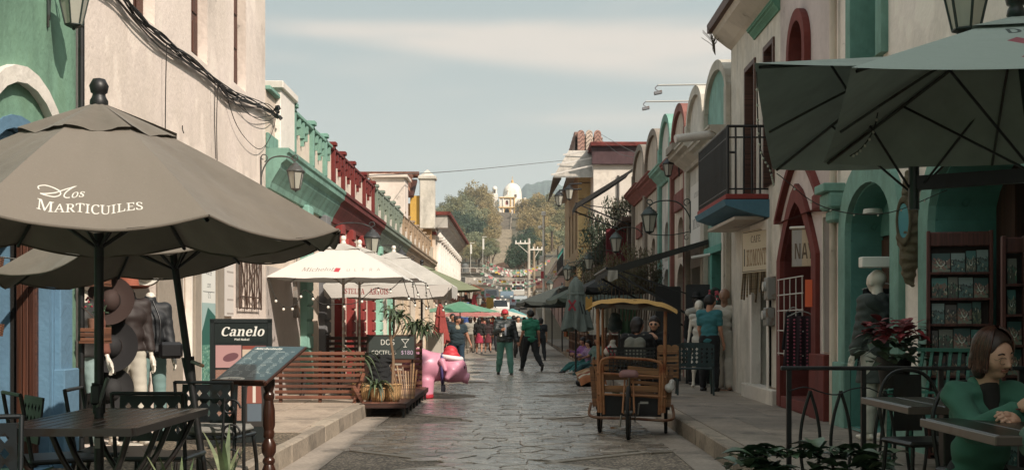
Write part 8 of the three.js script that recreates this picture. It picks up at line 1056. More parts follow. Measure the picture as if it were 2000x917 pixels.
// ------------------------------------------------------------------ shop dummies
{
  const ivory = M('#d2cabd', { r: 0.35 }), tanD = M('#8d6b57', { r: 0.4 }), jn = c => M(c, { map: T.cloth, bump: T.clothb, bs: 0.003, r: 0.9 }), lth = c => M(c, { r: 0.62 });
  const dum = (lb, pos, ry, s, stand) => { const o = figure('mannequin', lb, 'mannequin', pos, ry, { cell: 0.013, curl: 0.35, ...s }); if (stand) part(o, 'stand', [cyl(0.15, 0.15, 0.015, 0, 0.008, 0, 20)], stand); return o; };
  const rust = dum('shop dummy in dark leather flight jacket, ripped white jeans and rust felt hat', [-3.83, SW, -12.62], R(38), { h: 1.7, build: 0.88, skin: ivory, headless: true, L: [6, 5, 10], R: [4, 5, 12], LL: [4, 3, 4], RL: [-3, 4, 4], wear: [tr(jn('#cfc8bb'), { e: 0.014 }), top(lth('#2a201d'), 1.84, { e: 0.022, collar: true, folds: 0.002, hem: 0.0 }), { k: 'bones', n: 'patch', label: 'cream cloth patches on the sleeve', mat: fabric('#c9b893'), cell: 0.007, f: J => [[lerp(J.RA.sh, J.RA.el, 0.35).add(V(-0.05, 0, 0.035)), 0.034, lerp(J.RA.sh, J.RA.el, 0.45).add(V(-0.05, 0, 0.035)), 0.03], [lerp(J.RA.sh, J.RA.el, 0.75).add(V(-0.045, 0, 0.035)), 0.036, lerp(J.RA.sh, J.RA.el, 0.85).add(V(-0.045, 0, 0.035)), 0.03]] }, { k: 'hat', mat: M('#8c4f3c', { r: 0.85 }), up: -0.085 }] }, ivory);
  dum('shop dummy in black jacket and pale jeans, rearmost behind the flight jacket', [-3.80, SW, -13.25], R(30), { h: 1.66, build: 0.88, skin: ivory, headless: true, L: [8, 6, 16], R: [4, 8, 10], wear: [tr(jn('#7f9c9a'), { e: 0.014 }), top(lth('#1b1d20'), 1.84, { e: 0.024, folds: 0.002, collar: true })] }, ivory);
  const bag = thing('shoulder_bag', 'black leather shoulder bag hanging on the rearmost dummy of the clothes shop', 'bag', [-3.55, 1.13, -13.1], R(25)); part(bag, 'bag', box(0.24, 0.17, 0.09, 0, 0, 0, 0, 0, 0, 0.03), M('#161517', { r: 0.4 })); part(bag, 'strap', tube([V(-0.11, 0.08, 0), V(-0.1, 0.3, -0.03), V(-0.16, 0.5, -0.1)], 0.01, 10, 5), M('#161517', { r: 0.4 }));
  dum('shop dummy in quilted black vest and pale blue jeans behind the parasol pole', [-4.06, SW, -11.95], R(48), { h: 1.66, build: 0.86, skin: ivory, headless: true, L: [10, 4, 16], R: [4, 6, 14], LL: [5, 3, 4], RL: [-3, 4, 4], wear: [tr(jn('#9db4b4'), { e: 0.014 }), top(fabric('#74473a'), 1.6, { e: 0.02, hem: 0.0 }), { k: 'top', n: 'vest', sleeve: 0, mat: lth('#23211f'), e: 0.032, folds: 0.0015, hem: -0.02 }, { k: 'hat', mat: M('#c9c6bd', { r: 0.8 }), up: -0.03, s: 0.9 }] }, ivory);
  const j = dum('bald shop dummy in sleeveless long white jumpsuit by the teal doorway', onRoad(1415, 23.0, SW), R(-25), { h: 1.8, build: 0.86, skin: tanD, wear: [tr(jn('#d5cec3'), { e: 0.018, wide: 0.025, len: 1.86 }), { k: 'top', sleeve: 0, mat: jn('#d5cec3'), e: 0.014, n: 'bodice', hem: -0.12 }], head: [0, 0] }, tanD); 
  dum('white dressed shop dummy half behind the man in teal', onRoad(1366, 24.2, SW), R(-10), { h: 1.62, build: 0.84, skin: ivory, wear: [{ k: 'skirt', mat: jn('#d0ccc4'), len: 0.5, hem: 0.2 }, { k: 'top', sleeve: 0, mat: jn('#d0ccc4'), e: 0.014, n: 'bodice', hem: -0.12 }] }, ivory);
  dum('dark shop dummy with white shawl and black hat before the black screens', onRoad(1361, 25.1, SW), R(0), { h: 1.76, build: 0.84, skin: M('#2a2828', { r: 0.5 }), wear: [tr('#191a1c', { e: 0.03 }), top('#18191b', 1.8, { e: 0.02 }), { k: 'bones', n: 'shawl', mat: fabric('#b5b2ab'), cell: 0.014, f: J => [[J.LA.sh.clone().add(V(0, -0.02, 0.03)), 0.075, J.neck.clone().add(V(0, -0.04, 0.03)), 0.075], [J.RA.sh.clone().add(V(0, -0.02, 0.03)), 0.075, J.neck.clone().add(V(0, -0.04, 0.03)), 0.075]] }, { k: 'hat', mat: M('#1b1b1c', { r: 0.8 }), s: 0.75 }] }, BLK);
  dum('bald ivory shop dummy in grey draped coat seen from behind in the teal arch', [3.74, SW, -13.3], R(215), { h: 1.74, build: 1.02, skin: ivory, L: [4, 8, 12], R: [4, 8, 12], wear: [tr(jn('#cfcac0'), { e: 0.016 }), top(fabric('#4d5350'), 1.8, { e: 0.034, hem: -0.34, folds: 0.006 }), { k: 'bones', n: 'cape', mat: fabric('#454b49'), cell: 0.014, f: J => [[J.LA.sh.clone().add(V(0, 0.01, -0.05)), 0.08, J.chest.clone().add(V(-0.06, -0.04, -0.09)), 0.08], [J.RA.sh.clone().add(V(0, 0.01, -0.05)), 0.08, J.chest.clone().add(V(0.06, -0.04, -0.09)), 0.08], [J.neck.clone().add(V(0, -0.02, -0.04)), 0.07, J.chest.clone().add(V(0, -0.06, -0.1)), 0.07]] }, { k: 'skirt', n: 'coat_skirt', mat: fabric('#4a504d'), len: 0.36, hem: 0.2 }] }, ivory);
}
// ------------------------------------------------------------------ the hill with church, stairs, trees; houses, poles, cars, bunting
{
  const ridge = (name, lb, u, base, amp, c, seed, x0, x1) => { const n = 900, pos = [], idx = []; for (let i = 0; i <= n; i++) { const t = i / n, x = mix(x0, x1, t), h = base + 52 * Math.exp(-(((x - 60) / 85) ** 2)) + amp * (fbm(t, 0.5, 7, 2, 4, seed) - 0.5) * 2 + 14 * fbm(t, 0.2, 400, 2, 3, seed + 9); for (const [dy, dz] of [[0, 0], [0.62, -260], [1, -620], [0.7, -1000]]) pos.push(x, h * dy + (dy > 0 && dy < 1 ? 20 * hash3(i, dy * 10 | 0, 3) : 0), -u + dz); } for (let i = 0; i < n; i++) for (let k = 0; k < 3; k++) { const a = i * 4 + k; idx.push(a, a + 4, a + 5, a, a + 5, a + 1); } const g = new THREE.BufferGeometry(); g.setAttribute('position', new THREE.Float32BufferAttribute(pos, 3)); g.setIndex(idx); g.computeVertexNormals(); return tag(solo(name, lb, null, fin(g), M(c, { r: 1, map: T.forest })), null, null, null, 'structure'); };
  ridge('mountain', 'forested mountain ridge fading blue behind the church', 2100, 240, 9, '#4d5f55', 7, -2200, 2600);
}
// trees: a tapered trunk with limbs and a crown of many small leaf clumps
function crownGeo(seed, n, r, h, leaf, clumps) {
  const q = rng(seed), C = []; for (let i = 0; i < clumps; i++) { const a = q() * 6.283, e = Math.acos(1 - q() * 1.35), k = 0.35 + 0.6 * q(); C.push([Math.cos(a) * Math.sin(e) * r * k, Math.cos(e) * h * 0.5 * k, Math.sin(a) * Math.sin(e) * r * k, (0.22 + 0.25 * q()) * r]); }
  const P = new Float32Array(n * 9), N = new Float32Array(n * 9); let o = 0;
  for (let i = 0; i < n; i++) { const c = C[q() * clumps | 0], a = q() * 6.283, z = q() * 2 - 1, s = Math.sqrt(1 - z * z), rr = c[3] * (0.55 + 0.5 * q()), p = [c[0] + Math.cos(a) * s * rr, c[1] + z * rr * 0.85, c[2] + Math.sin(a) * s * rr], L = leaf * (0.6 + 0.8 * q()), nn = [Math.cos(a) * s * 0.8, z * 0.7 + 0.35, Math.sin(a) * s * 0.8];
    for (let k = 0; k < 3; k++) { P[o] = p[0] + (q() - 0.5) * L * 2; P[o + 1] = p[1] + (q() - 0.5) * L * 2; P[o + 2] = p[2] + (q() - 0.5) * L * 2; N[o] = nn[0]; N[o + 1] = nn[1]; N[o + 2] = nn[2]; o += 3; } }
  const g = new THREE.BufferGeometry(); g.setAttribute('position', new THREE.BufferAttribute(P, 3)); g.computeVertexNormals(); return fin(g);
}
function limbs(seed, h, r) { const q = rng(seed), g = [tube([V(0, -0.5, 0), V(0.1, h * 0.3, 0), V(-0.1, h * 0.6, 0.1)], r, 8, 7)]; for (let i = 0; i < 7; i++) { const a = q() * 6.283, l = h * (0.3 + 0.3 * q()); g.push(tube([V(0, h * (0.35 + 0.04 * i), 0), V(Math.cos(a) * l * 0.4, h * 0.55 + l * 0.3, Math.sin(a) * l * 0.4), V(Math.cos(a) * l * 0.75, h * 0.6 + l * 0.65, Math.sin(a) * l * 0.75)], r * 0.35, 6, 5)); } return g; }
{
  const kinds = [['tan', '#c0ab80'], ['olive', '#979166'], ['grey-green', '#a9ad90'], ['dark green', '#4d6650'], ['buff', '#cdb284']], bark = M('#6b5a49', { map: T.woodv, r: 0.95 });
  const mt = kinds.map(k => M(k[1], { map: T.leaf, r: 0.9, transmission: 0.2, thickness: 0 })), cg = [0, 1, 2, 3].map(i => crownGeo(100 + i, 3600, 5.2, 8.5, 0.33, 22)), tg = [0, 1].map(i => mergeGeometries(limbs(50 + i, 8, 0.3)));
  const put3 = (lb, px, py, d, s, k, v, grp) => { const top = at(px, py, d), y0 = landY(top.x, d), H = Math.max(4, top.y - y0), o = thing('hill_tree', lb, 'tree', [top.x, y0, -d], (px * 0.7) % 6.28, grp); const sc = s, th = H - 4.2 * sc; const cr = new THREE.Mesh(cg[v % 4], mt[k]); cr.name = 'crown'; cr.position.y = th; cr.scale.set(sc, sc, sc); cr.castShadow = cr.receiveShadow = true; o.add(cr); const tk = new THREE.Mesh(tg[v % 2], bark); tk.name = 'trunk'; tk.scale.set(sc, Math.max(0.5, (th + 2) / 8), sc); tk.castShadow = true; o.add(tk); return o; };
  // [px, py of the top, distance, size, kind]
  const L = [[870, 402, 470, 1.0, 2], [885, 384, 500, 1.1, 1], [900, 380, 520, 1.0, 2], [913, 372, 525, 1.15, 1], [929, 362, 530, 1.35, 0], [942, 364, 540, 1.1, 4], [948, 384, 520, 0.9, 0], [950, 395, 500, 0.85, 4], [957, 410, 470, 0.75, 0], [880, 405, 440, 1.0, 1], [895, 410, 430, 1.0, 3], [912, 408, 440, 1.1, 2], [928, 400, 450, 1.05, 2], [938, 408, 460, 1.0, 0], [950, 416, 450, 0.85, 4], [905, 432, 400, 0.95, 3], [922, 432, 395, 1.0, 3], [936, 430, 400, 0.9, 3], [950, 434, 400, 0.8, 0], [958, 445, 390, 0.65, 0], [875, 432, 400, 1.0, 0], [890, 445, 380, 0.9, 1], [910, 452, 370, 0.9, 2], [930, 458, 360, 0.85, 2], [946, 460, 360, 0.75, 2], [956, 466, 350, 0.6, 1], [862, 440, 390, 1.0, 1], [1031, 390, 520, 0.95, 4], [1040, 384, 525, 1.15, 0], [1054, 380, 520, 1.35, 4], [1070, 378, 515, 1.3, 1], [1086, 382, 510, 1.3, 0], [1100, 392, 500, 1.2, 1], [1034, 404, 480, 1.0, 4], [1048, 405, 470, 1.15, 0], [1062, 402, 465, 1.2, 4], [1079, 405, 460, 1.1, 0], [1094, 415, 450, 1.1, 1], [1034, 424, 430, 0.8, 4], [1052, 428, 420, 1.0, 0], [1072, 430, 410, 1.0, 4], [1032, 446, 370, 0.7, 3], [1026, 454, 340, 0.6, 3], [1036, 456, 330, 0.75, 3], [1050, 450, 350, 0.8, 1], [1064, 455, 345, 0.85, 0], [1090, 440, 380, 1.0, 2], [952, 474, 340, 0.5, 3], [962, 480, 325, 0.42, 2], [1012, 470, 345, 0.42, 3], [1006, 484, 315, 0.36, 1], [1044, 470, 320, 0.6, 4], [935, 478, 330, 0.65, 1], [918, 474, 340, 0.7, 0], [1020, 474, 320, 0.5, 3]];
  const col = c => kinds[c][0]; L.forEach(([px, py, d, s, k], i) => put3(`${col(k)} tree on the church hill ${px < 990 ? 'left' : 'right'} of the stairway, ${py < 400 ? 'near the top' : py < 430 ? 'half way up' : py < 468 ? 'near the foot' : 'lowest by the roofs'}`, px, py, d, s, k, i, `${col(k)} trees on the hill ${px < 990 ? 'left' : 'right'} of the stairway ${py < 400 ? 'near the top' : py < 430 ? 'half way up' : 'near the foot'}`));
  const dk = put3('dark conical evergreen tree between the far house and the utility poles', 1026, 470, 230, 0.62, 3, 1); put3('second dark evergreen tree right behind the far house', 1014, 486, 250, 0.6, 3, 2);
  // palm-like agave behind the lamp mast
  const pm = thing('palm', 'pale spiky palm on the slope right of the lamp mast', 'palm', at(1078, 452, 330)), q = rng(5); part(pm, 'trunk', rod(V(0, -5, 0), V(0, 0, 0), 0.3), bark); for (let i = 0; i < 30; i++) { const a = i / 30 * 6.283 * 5, e = 0.2 + 1.1 * q(); part(pm, 'frond', grid(2, 5, (s, t) => { const w = 0.16 * Math.sin(Math.PI * (0.1 + 0.9 * t)) * (s - 0.5) * 2, r = 2.8 * t; return V(Math.cos(a) * Math.cos(e) * r - Math.sin(a) * w, Math.sin(e) * r - 0.8 * t * t, Math.sin(a) * Math.cos(e) * r + Math.cos(a) * w); }), M('#94987d', { r: 0.7 })); }
  // vines and shrubs of the restaurant
  const vg = [0, 1].map(i => crownGeo(200 + i, 2600, 1, 1.6, 0.06, 18)), vn = (lb, p, sx, sy, sz, k, st) => { const o = thing('vine', lb, 'climbing plant', p), m = new THREE.Mesh(vg[k % 2], M(st, { map: T.leaf, r: 0.8, transmission: 0.2, thickness: 0 })); m.name = 'foliage'; m.scale.set(sx, sy, sz); m.castShadow = m.receiveShadow = true; o.add(m); part(o, 'stems', [...Array(8)].map((_, i) => tube([V((i - 4) * 0.14 * sx, -sy * 1.2, 0), V((i - 4) * 0.17 * sx + 0.05, -sy * 0.3, 0.05), V((i - 4) * 0.2 * sx, sy * 0.6, 0)], 0.012, 8, 4)), bark); return o; };
  vn('dense green vine hanging from the gallery beside the maroon panel', at(1185, 462, 47), 0.9, 1.6, 1.0, 0, '#4a5a48'); vn('grey-green vine around the half hidden lantern', at(1222, 420, 44), 0.6, 1.0, 0.8, 1, '#565a4c'); vn('dry yellowish shrub behind the tricycle roof', at(1222, 540, 33), 0.62, 0.95, 0.6, 0, '#83795a'); vn('dry twiggy shrub left of the low awning', at(1170, 560, 36), 0.6, 0.85, 0.6, 1, '#7a7056'); vn('olive vine under the low awning by the pilasters', at(1262, 545, 30), 0.4, 0.8, 0.4, 0, '#6f6a50'); vn('lower green vine above the far stalls', at(1160, 520, 50), 0.8, 1.0, 0.9, 1, '#505c4a');
}
{ // church
  const s = 0.23, o = thing('hill_church', 'white domed church with yellow trimmed front on top of the hill', 'church', [-4.6, 48.4, -575]), w = plaster('#e4ddd0'), ye = plaster('#cfa96a');
  part(o, 'nave', [slab(-2.4, 6.6, 0, 9.2, -22, -3, 0.1), slab(5.0, 7.0, 0, 8.6, -8, 1, 0.1)], w);
  part(o, 'front', [put(ext([[-3.6, 0], [3.6, 0], [3.6, 9.4], [2.6, 9.8], [1.6, 9.6], [0, 10.6], [-1.6, 9.6], [-2.6, 9.8], [-3.6, 9.4]], 3, [opening(-1.1, 1.1, 0.02, 3.2, 1.1).reverse(), opening(-0.6, 0.6, 6.0, 7.4, 0.6).reverse()]), 0, 0, -3)], w);
  part(o, 'door', slab(-1.2, 1.2, 0, 4.4, -1.6, -1.4), M('#3a2a24')); part(o, 'window', slab(-0.7, 0.7, 5.9, 8.1, -0.8, -0.6), M('#7c3d34'));
  for (const x of [-3.3, -1.7, 1.7, 3.3]) { part(o, 'column', [cyl(0.3, 0.34, 4.4, x, 2.2, 0.3, 10), cyl(0.26, 0.3, 3.4, x, 7.2, 0.3, 10)], x < 0 ? w : ye); }
  part(o, 'cornice', [slab(-3.9, 3.9, 4.5, 5.0, -0.2, 0.8, 0.08), slab(-3.9, 3.9, 9.0, 9.4, -0.2, 0.7, 0.08)], ye);
  part(o, 'niche_arch', surround(-1.1, 1.1, 0.02, 3.2, 1.1, 0.4, 0.0, 0.25), ye);
  part(o, 'belfry', [slab(-6.8, -4.2, 0, 11.0, -4, -1.5, 0.1), cyl(1.0, 1.1, 2.6, -5.5, 12.2, -2.7, 8), sph(1.15, -5.5, 13.4, -2.7, 1, 1.1, 1, 16, 10)], w); part(o, 'belfry_opening', [slab(-5.9, -5.1, 11.4, 13.0, -1.75, -1.6)], M('#4a3f36'));
  part(o, 'drum', [cyl(4.3, 4.4, 2.4, 2.4, 10.4, -9, 16), slab(7.6, 8.9, 0, 9.6, -7, -4, 0.1)], w); part(o, 'dome', lathe([[4.25, 0], [4.2, 1.0], [3.9, 2.2], [3.2, 3.5], [2.1, 4.5], [0.8, 5.1], [0.001, 5.2]], 28, 2.4, 11.6, -9), w, { smooth: 40 }); part(o, 'drum_window', [slab(3.4, 4.4, 9.8, 11.2, -5.0, -4.6), slab(-0.2, 0.6, 9.8, 11.2, -5.4, -5.0)], M('#5b5148')); part(o, 'lantern_top', [cyl(0.5, 0.6, 1.0, 2.4, 17.2, -9, 8), cyl(0, 0.6, 0.9, 2.4, 18.1, -9, 8)], ye); part(o, 'cross', [box(0.15, 1.4, 0.15, 2.4, 19.1, -9), box(0.7, 0.15, 0.15, 2.4, 19.3, -9)], ye); part(o, 'pinnacle', [cyl(0.3, 0.4, 2.4, 0.4, 11.6, -5, 8), sph(0.5, 0.4, 13, -5)], w);
  // stairway
  const st = thing('stairway', 'long stone stairway climbing the hill to the church', 'stairs', [-5.3, 0, 0]), m1 = M('#8f867a', { map: T.concrete, r: 0.9 }), m2 = M('#aba08e', { map: T.concrete, r: 0.9 });
  const N = 62; for (let i = 0; i < N; i++) { const u = 352 + i * 3.35, y = landY(0, u) + 0.6, up = u > 470; part(st, up ? 'step' : 'platform', slab(up ? -2.5 : -3.4, up ? 2.5 : 3.4, y - 3, y, -u, -u - 3.4), up ? (i % 2 ? m1 : M('#7c746a', { map: T.concrete, r: 0.9 })) : m2); }
  for (const x of [-2.9, 2.9]) part(st, 'side_wall', [...Array(26)].map((_, i) => { const u = 470 + i * 3.35; return slab(x - 0.25, x + 0.25, landY(0, u) - 2, landY(0, u) + 1.3, -u, -u - 3.35); }), M('#a99f92', { map: T.concrete, r: 0.9 }));
}
// houses below the hill
function farHouse(lb, px, pyTop, d, w, h, dp, wallc, roofc, wins, o = {}) {
  const c = at(px, pyTop, d), y0 = Math.min(landY(c.x, d) - 1, c.y - h), g = thing('hillside_house', lb, 'house', [c.x, y0, -d], o.ry || 0), H = c.y - y0;
  part(g, 'wall', slab(-w / 2, w / 2, 0, H, -dp, 0, 0.05), plaster(wallc)); if (o.gable) part(g, 'roof', put(ext([[-w / 2 - 0.5, -0.2], [w / 2 + 0.5, -0.2], [w / 2 + 0.5, 0.1], [0, o.gable], [-w / 2 - 0.5, 0.1]], dp + 1), 0, H, -dp - 0.5), M(roofc, { map: T.tile, r: 0.95 })); else part(g, 'roof', slab(-w / 2 - 0.5, w / 2 + 0.5, H, H + 0.25, -dp - 0.4, 0.7, 0.03), M(roofc, { map: T.concrete, r: 0.9 }));
  for (const [x0, x1, v0, v1] of wins) { const f = part(g, 'window', slab(x0, x1, H - v1, H - v0, -0.1, 0.06), plaster('#d8d2c6')); const n = Math.max(1, Math.round((x1 - x0) / 1.1)); for (let i = 0; i < n; i++) part(f, 'pane', slab(x0 + 0.08 + i * (x1 - x0 - 0.08) / n, x0 + (i + 1) * (x1 - x0 - 0.08) / n, H - v1 + 0.08, H - v0 - 0.08, 0.05, 0.075), M(o.glass || '#3c5a4a', { r: 0.3 })); }
  if (o.rail) { part(g, 'roof_railing', [slab(-w / 2, w / 2, H + 1.1, H + 1.2, -0.1, 0.1), ...[...Array(9)].map((_, i) => slab(-w / 2 + i * w / 8.01, -w / 2 + i * w / 8.01 + 0.1, H + 0.25, H + 1.15, -0.05, 0.05))], plaster('#b9b2a6')); part(g, 'water_tank', [cyl(0.7, 0.7, 1.4, -w * 0.2, H + 1, -2, 14), cyl(0.2, 0.7, 0.4, -w * 0.2, H + 1.9, -2, 14)], M('#5d5c58', { r: 0.6 })); }
  return g;
}
farHouse('pale flat-roofed house with dark green windows below the stairway', 978, 557, 215, 10.5, 5, 6, '#cfc6b6', '#8d857a', [[-4.5, -2.0, 0.5, 1.9], [0.2, 1.9, 0.5, 2.4], [2.3, 5.0, 0.5, 1.9]], { rail: true });
farHouse('grey concrete house with roof railings above the pale one', 930, 534, 250, 11, 4, 7, '#a59c90', '#7d766d', [[-4, -2, 0.6, 1.8], [1, 3.5, 0.6, 1.8]], { rail: true, glass: '#4a4640' });
farHouse('small buff house left of the stair foot', 895, 528, 270, 9, 4, 7, '#9d9384', '#6d5f54', [[-2, 0, 0.6, 1.8]], { gable: 1.6, glass: '#3f3a35' });
farHouse('brown house under the trees behind the railings', 1000, 520, 290, 9, 4, 6, '#8f8070', '#6a5547', [[-3, -1, 0.6, 1.8], [1, 3, 0.6, 1.8]], { gable: 1.5, glass: '#3f3a35' });
farHouse('low house with a clay gable in front of the pale one, left', 935, 600, 185, 7, 4, 9, '#ded6c9', '#93664f', [[-2, 0, 0.6, 1.7]], { gable: 1.5, glass: '#4a4640', ry: 0.3 });
farHouse('low white-edged gable house in front of the pale one, right', 1000, 598, 180, 7, 4, 9, '#c9c0b2', '#6b5348', [[-2.4, -0.6, 0.5, 1.6], [0.6, 2, 0.5, 1.6]], { gable: 1.7, glass: '#4a4640', ry: -0.2 });
farHouse('teal painted house end in the cluttered rise', 962, 590, 195, 3.2, 3, 5, '#5b9489', '#77604f', [[-0.6, 0.6, 0.6, 1.6]], { gable: 0.8 });
farHouse('grey-brown house behind the utility poles', 1046, 540, 240, 8, 5, 7, '#9a9084', '#756a60', [[-2.5, -0.8, 0.6, 1.8], [0.8, 2.6, 0.6, 1.8]], { glass: '#4a4640' });
farHouse('white house at the right end of the rise', 1070, 560, 210, 8, 6, 7, '#c4bbae', '#7b5a4b', [[-2.5, -0.8, 0.6, 1.8], [0.8, 2.6, 0.6, 1.8]], { gable: 1.4, glass: '#4a4640' });
farHouse('cream house closing the left side of the rising street', 925, 575, 160, 4.5, 6, 20, '#d3c8b8', '#8d6450', [[-1.6, -0.4, 0.8, 2.2], [0.4, 1.6, 0.8, 2.2]], { gable: 1.3, glass: '#4a4640' });
// poles and wires
{
  const pole = (lb, px, pyT, d, r, c, arms) => { const t = at(px, pyT, d), y0 = landY(t.x, d) - 0.3, o = thing('utility_pole', lb, 'utility pole', [t.x, y0, -d]), H = t.y - y0; part(o, 'pole', rod(V(0, 0, 0), V(0, H, 0), r * 1.2, r * 0.8, 10), M(c, { map: T.concrete, r: 0.8 })); for (const [y, x0, x1] of arms) { part(o, 'crossarm', box(x1 - x0, 0.14, 0.14, (x0 + x1) / 2, H - y, 0.1), M('#cbc4b8', { r: 0.7 })); for (const k of [0.05, 0.35, 0.65, 0.95]) part(o, 'insulator', cyl(0.05, 0.07, 0.25, mix(x0, x1, k), H - y + 0.18, 0.1, 8), M('#d8d3ca', { r: 0.3 })); part(o, 'brace', [bar(V(0, H - y - 1.0, 0.08), V((x0 + x1) * 0.3 + (x0 < -1 ? -0.8 : 0.5), H - y, 0.1), 0.06, 0.06)], M('#b9b2a6')); } return o; };
  pole('pale concrete utility pole with a long crossarm, left of two', 1033, 465, 125, 0.16, '#c9c1b4', [[0.5, -1.35, 0.15]]); pole('brown utility pole with crossarm just right of the pale one', 1043, 476, 135, 0.16, '#a3937e', [[0.6, -0.6, 0.9]]);
  const t = at(1062, 420, 88), o = thing('camera_mast', 'slim white mast with box head, dish and meter boxes above the right stalls', 'mast', [t.x, 0, -88]); part(o, 'pole', rod(V(0, 0, 0), V(0, t.y, 0), 0.1, 0.08, 12), M('#d6d1c7', { r: 0.5 })); part(o, 'head', box(0.3, 0.3, 0.26, 0, t.y + 0.1, 0, 0, 0, 0, 0.03), M('#dcd7cd', { r: 0.5 })); part(o, 'dish', [sph(0.15, -0.25, t.y - 0.85, 0.05, 1, 1, 0.5), rod(V(-0.22, t.y - 0.85, 0), V(0, t.y - 0.85, 0), 0.03)], M('#d6d1c7')); part(o, 'box', box(0.3, 0.45, 0.2, -0.12, t.y - 3.0, 0.1, 0, 0, 0, 0.02), M('#cfcac0')); part(o, 'red_sign', box(0.2, 0.5, 0.06, -0.1, t.y - 4.1, 0.1), M('#a93a41'));
  const wire = (lb, pts, r = 0.012) => { const g = thing('overhead_wire', lb, 'wire', pts[0]); part(g, 'wire', tube(pts.map(p => p.clone().sub(pts[0])), r, 40, 4), M('#54524e')); };
  wire('thin wire crossing the sky from the red parapet to the tower house', [at(712, 343, 34), at(900, 333, 55), at(1102, 313, 78)], 0.014); wire('wire from the tower parapet down to the grey gables', [at(1174, 262, 80), at(1215, 285, 60), at(1245, 300, 42)], 0.012); wire('second lower wire from the tower parapet to the gables', [at(1172, 270, 80), at(1205, 297, 60), at(1240, 308, 42)], 0.01);
  const an = (lb, px, py, d, h) => { const p = at(px, py, d), g = thing('roof_antenna', lb, 'antenna', [p.x, p.y - h, -d]); part(g, 'mast', rod(V(0, 0, 0), V(0, h, 0), 0.05), M('#b9b4aa')); part(g, 'panel', [box(0.35, h * 0.3, 0.15, 0.1, h * 0.8, 0), box(0.9, 0.1, 0.1, 0.3, h, 0)], M('#c9c4ba')); }; an('white cell antenna on the roofs, left one', 919, 474, 248, 6); an('white cell antenna on the roofs, right one', 943, 462, 250, 7);
}
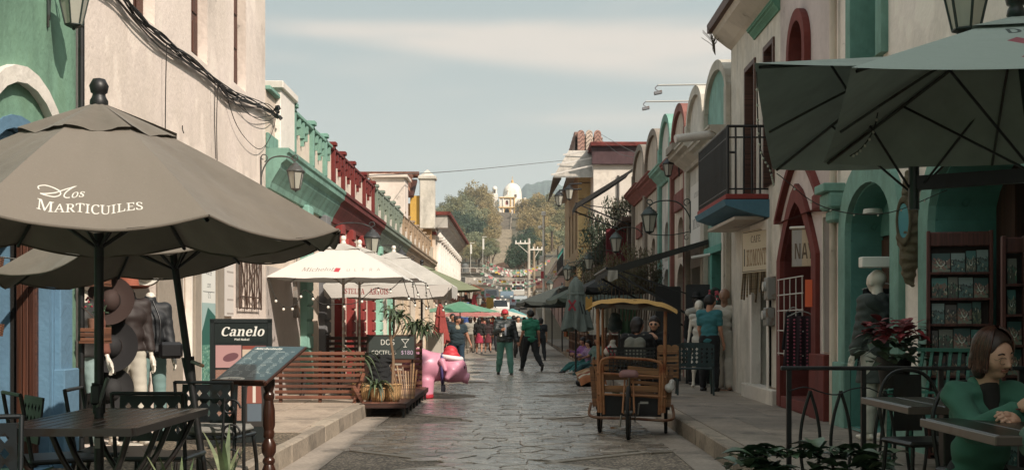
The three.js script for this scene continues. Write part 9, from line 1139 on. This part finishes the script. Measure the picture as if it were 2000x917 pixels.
// cars on the rise
{
  const car = (lb, px, d, c, van) => { const p = onRoad(px, d, landY(0, d) + 0.02), o = thing('parked_car', lb, 'car', p, 0), W = 1.75, pt = M(c, { r: 0.3, clearcoat: 0.6 }), gl = M('#23282a', { r: 0.1 }); const prof = van ? [[-2.2, 0.35], [2.2, 0.35], [2.25, 0.9], [1.7, 1.1], [1.3, 1.85], [-2.1, 1.9], [-2.25, 1.0]] : [[-2.1, 0.32], [2.1, 0.32], [2.15, 0.75], [1.1, 0.9], [0.5, 1.4], [-1.0, 1.42], [-1.6, 0.98], [-2.1, 0.9]]; const tw = g => put(g, 0, 0, 0, 0, -Math.PI / 2, 0); part(o, 'body', tw(ext(prof, W - 0.1, [], -W / 2 + 0.05, 0.05)), pt); const H = van ? 1.85 : 1.4, xs = van ? [1.68, 1.3] : [1.08, 0.5], yb = van ? 1.12 : 0.92; part(o, 'windscreen', polys([[V(-W / 2 + 0.15, yb, xs[0] + 0.08), V(W / 2 - 0.15, yb, xs[0] + 0.08), V(W / 2 - 0.25, H - 0.06, xs[1] + 0.1), V(-W / 2 + 0.25, H - 0.06, xs[1] + 0.1)]]), gl); for (const s of [-1, 1]) { part(o, 'headlight', box(0.3, 0.16, 0.06, s * 0.6, 0.72, 2.2, 0, 0, 0, 0.02), M('#d9d8d0', { r: 0.15 })); for (const z of [-1.35, 1.35]) part(o, 'wheel', put(cyl(0.32, 0.32, 0.2, 0, 0, 0, 18), s * (W / 2 - 0.08), 0.32, z, 0, 0, Math.PI / 2), M('#1b1b1b')); part(o, 'side_window', slab(s * (W / 2 + 0.001) - 0.01, s * (W / 2 + 0.001) + 0.01, van ? 1.15 : 0.95, H - 0.15, van ? -1.8 : -0.9, van ? 1.1 : 0.4), gl); } part(o, 'bumper', box(W - 0.1, 0.16, 0.1, 0, 0.42, 2.2, 0, 0, 0, 0.03), M('#3a3a3a')); return o; };
  car('white van driving down the rising street, nearest vehicle', 978, 128, '#d5d0c8', true); car('dark car behind the white van', 1000, 140, '#35393d', false); car('silver car on the right of the rising street', 1018, 150, '#8f9494', false); car('blue-grey car higher up the rising street', 990, 168, '#5b6a74', false); car('pale car highest up the rising street', 1012, 185, '#b9b5ac', true); car('dark van on the left of the rising street', 960, 160, '#3b3d40', true);
}
// paper bunting across the street
{
  const cs = ['#c9c4ba', '#b5666a', '#6f9a7c', '#d8d3c8', '#cf8f8a', '#c9a84f', '#7fa58f', '#d0cbc0'], q = rng(17), fg = polys([[V(-0.13, 0, 0), V(0.13, 0, 0), V(0.13, -0.2, 0.03), V(-0.13, -0.2, 0.03)]]); boxuv(fg); const fm = cs.map(c => M(c, { r: 0.8, transmission: 0.35, thickness: 0 }));
  for (let r = 0; r < 11; r++) { const d = 92 + r * 6.5, yv = landY(0, d) + 4.3 + 0.5 * (r % 3) + r * 0.06, o = thing('bunting_string', 'string of small red, green and white paper flags across the street', 'bunting', [-3.6, yv, -d], 0, 'bunting strings across the street'), sag = 1.2, P = t => V(t * 7.2, -sag * 4 * t * (1 - t) + (r % 2) * 0.6 * t, (r % 3 - 1) * 1.2 * t); part(o, 'string', tube([0, 0.25, 0.5, 0.75, 1].map(P), 0.012, 30, 4), M('#b9b4a8')); for (let i = 1; i < 19; i++) { const p = P(i / 19.5); piece(o, 'flag', fg, fm[q() * 8 | 0], p.x, p.y, p.z, (q() - 0.5) * 0.9, (q() - 0.5) * 1.2, (q() - 0.5) * 0.3); } }
  const lan = (lb, px, py, d, c, w, h) => { const o = thing('hanging_banner', lb, 'banner', at(px, py, d)); part(o, 'cloth', grid(6, 6, (s, t) => V((s - 0.5) * w, -t * h, 0.06 * Math.sin(s * 9 + t * 4))), fabric(c)); part(o, 'rod', rod(V(-w / 2, 0, 0), V(w / 2, 0, 0), 0.02), M('#8a8478')); };
  lan('blue vertical banner on the white house front on the left', 908, 590, 78, '#3f5a9a', 0.5, 2.2); lan('red vertical banner beside the lantern on the left', 928, 575, 84, '#b0424a', 0.45, 1.5); lan('yellow banner hanging over the street', 957, 580, 105, '#c9a347', 0.6, 1.3); lan('orange banner near the yellow one', 942, 592, 98, '#b9744f', 0.5, 1.6);
}
renderer.render(scene, camera);
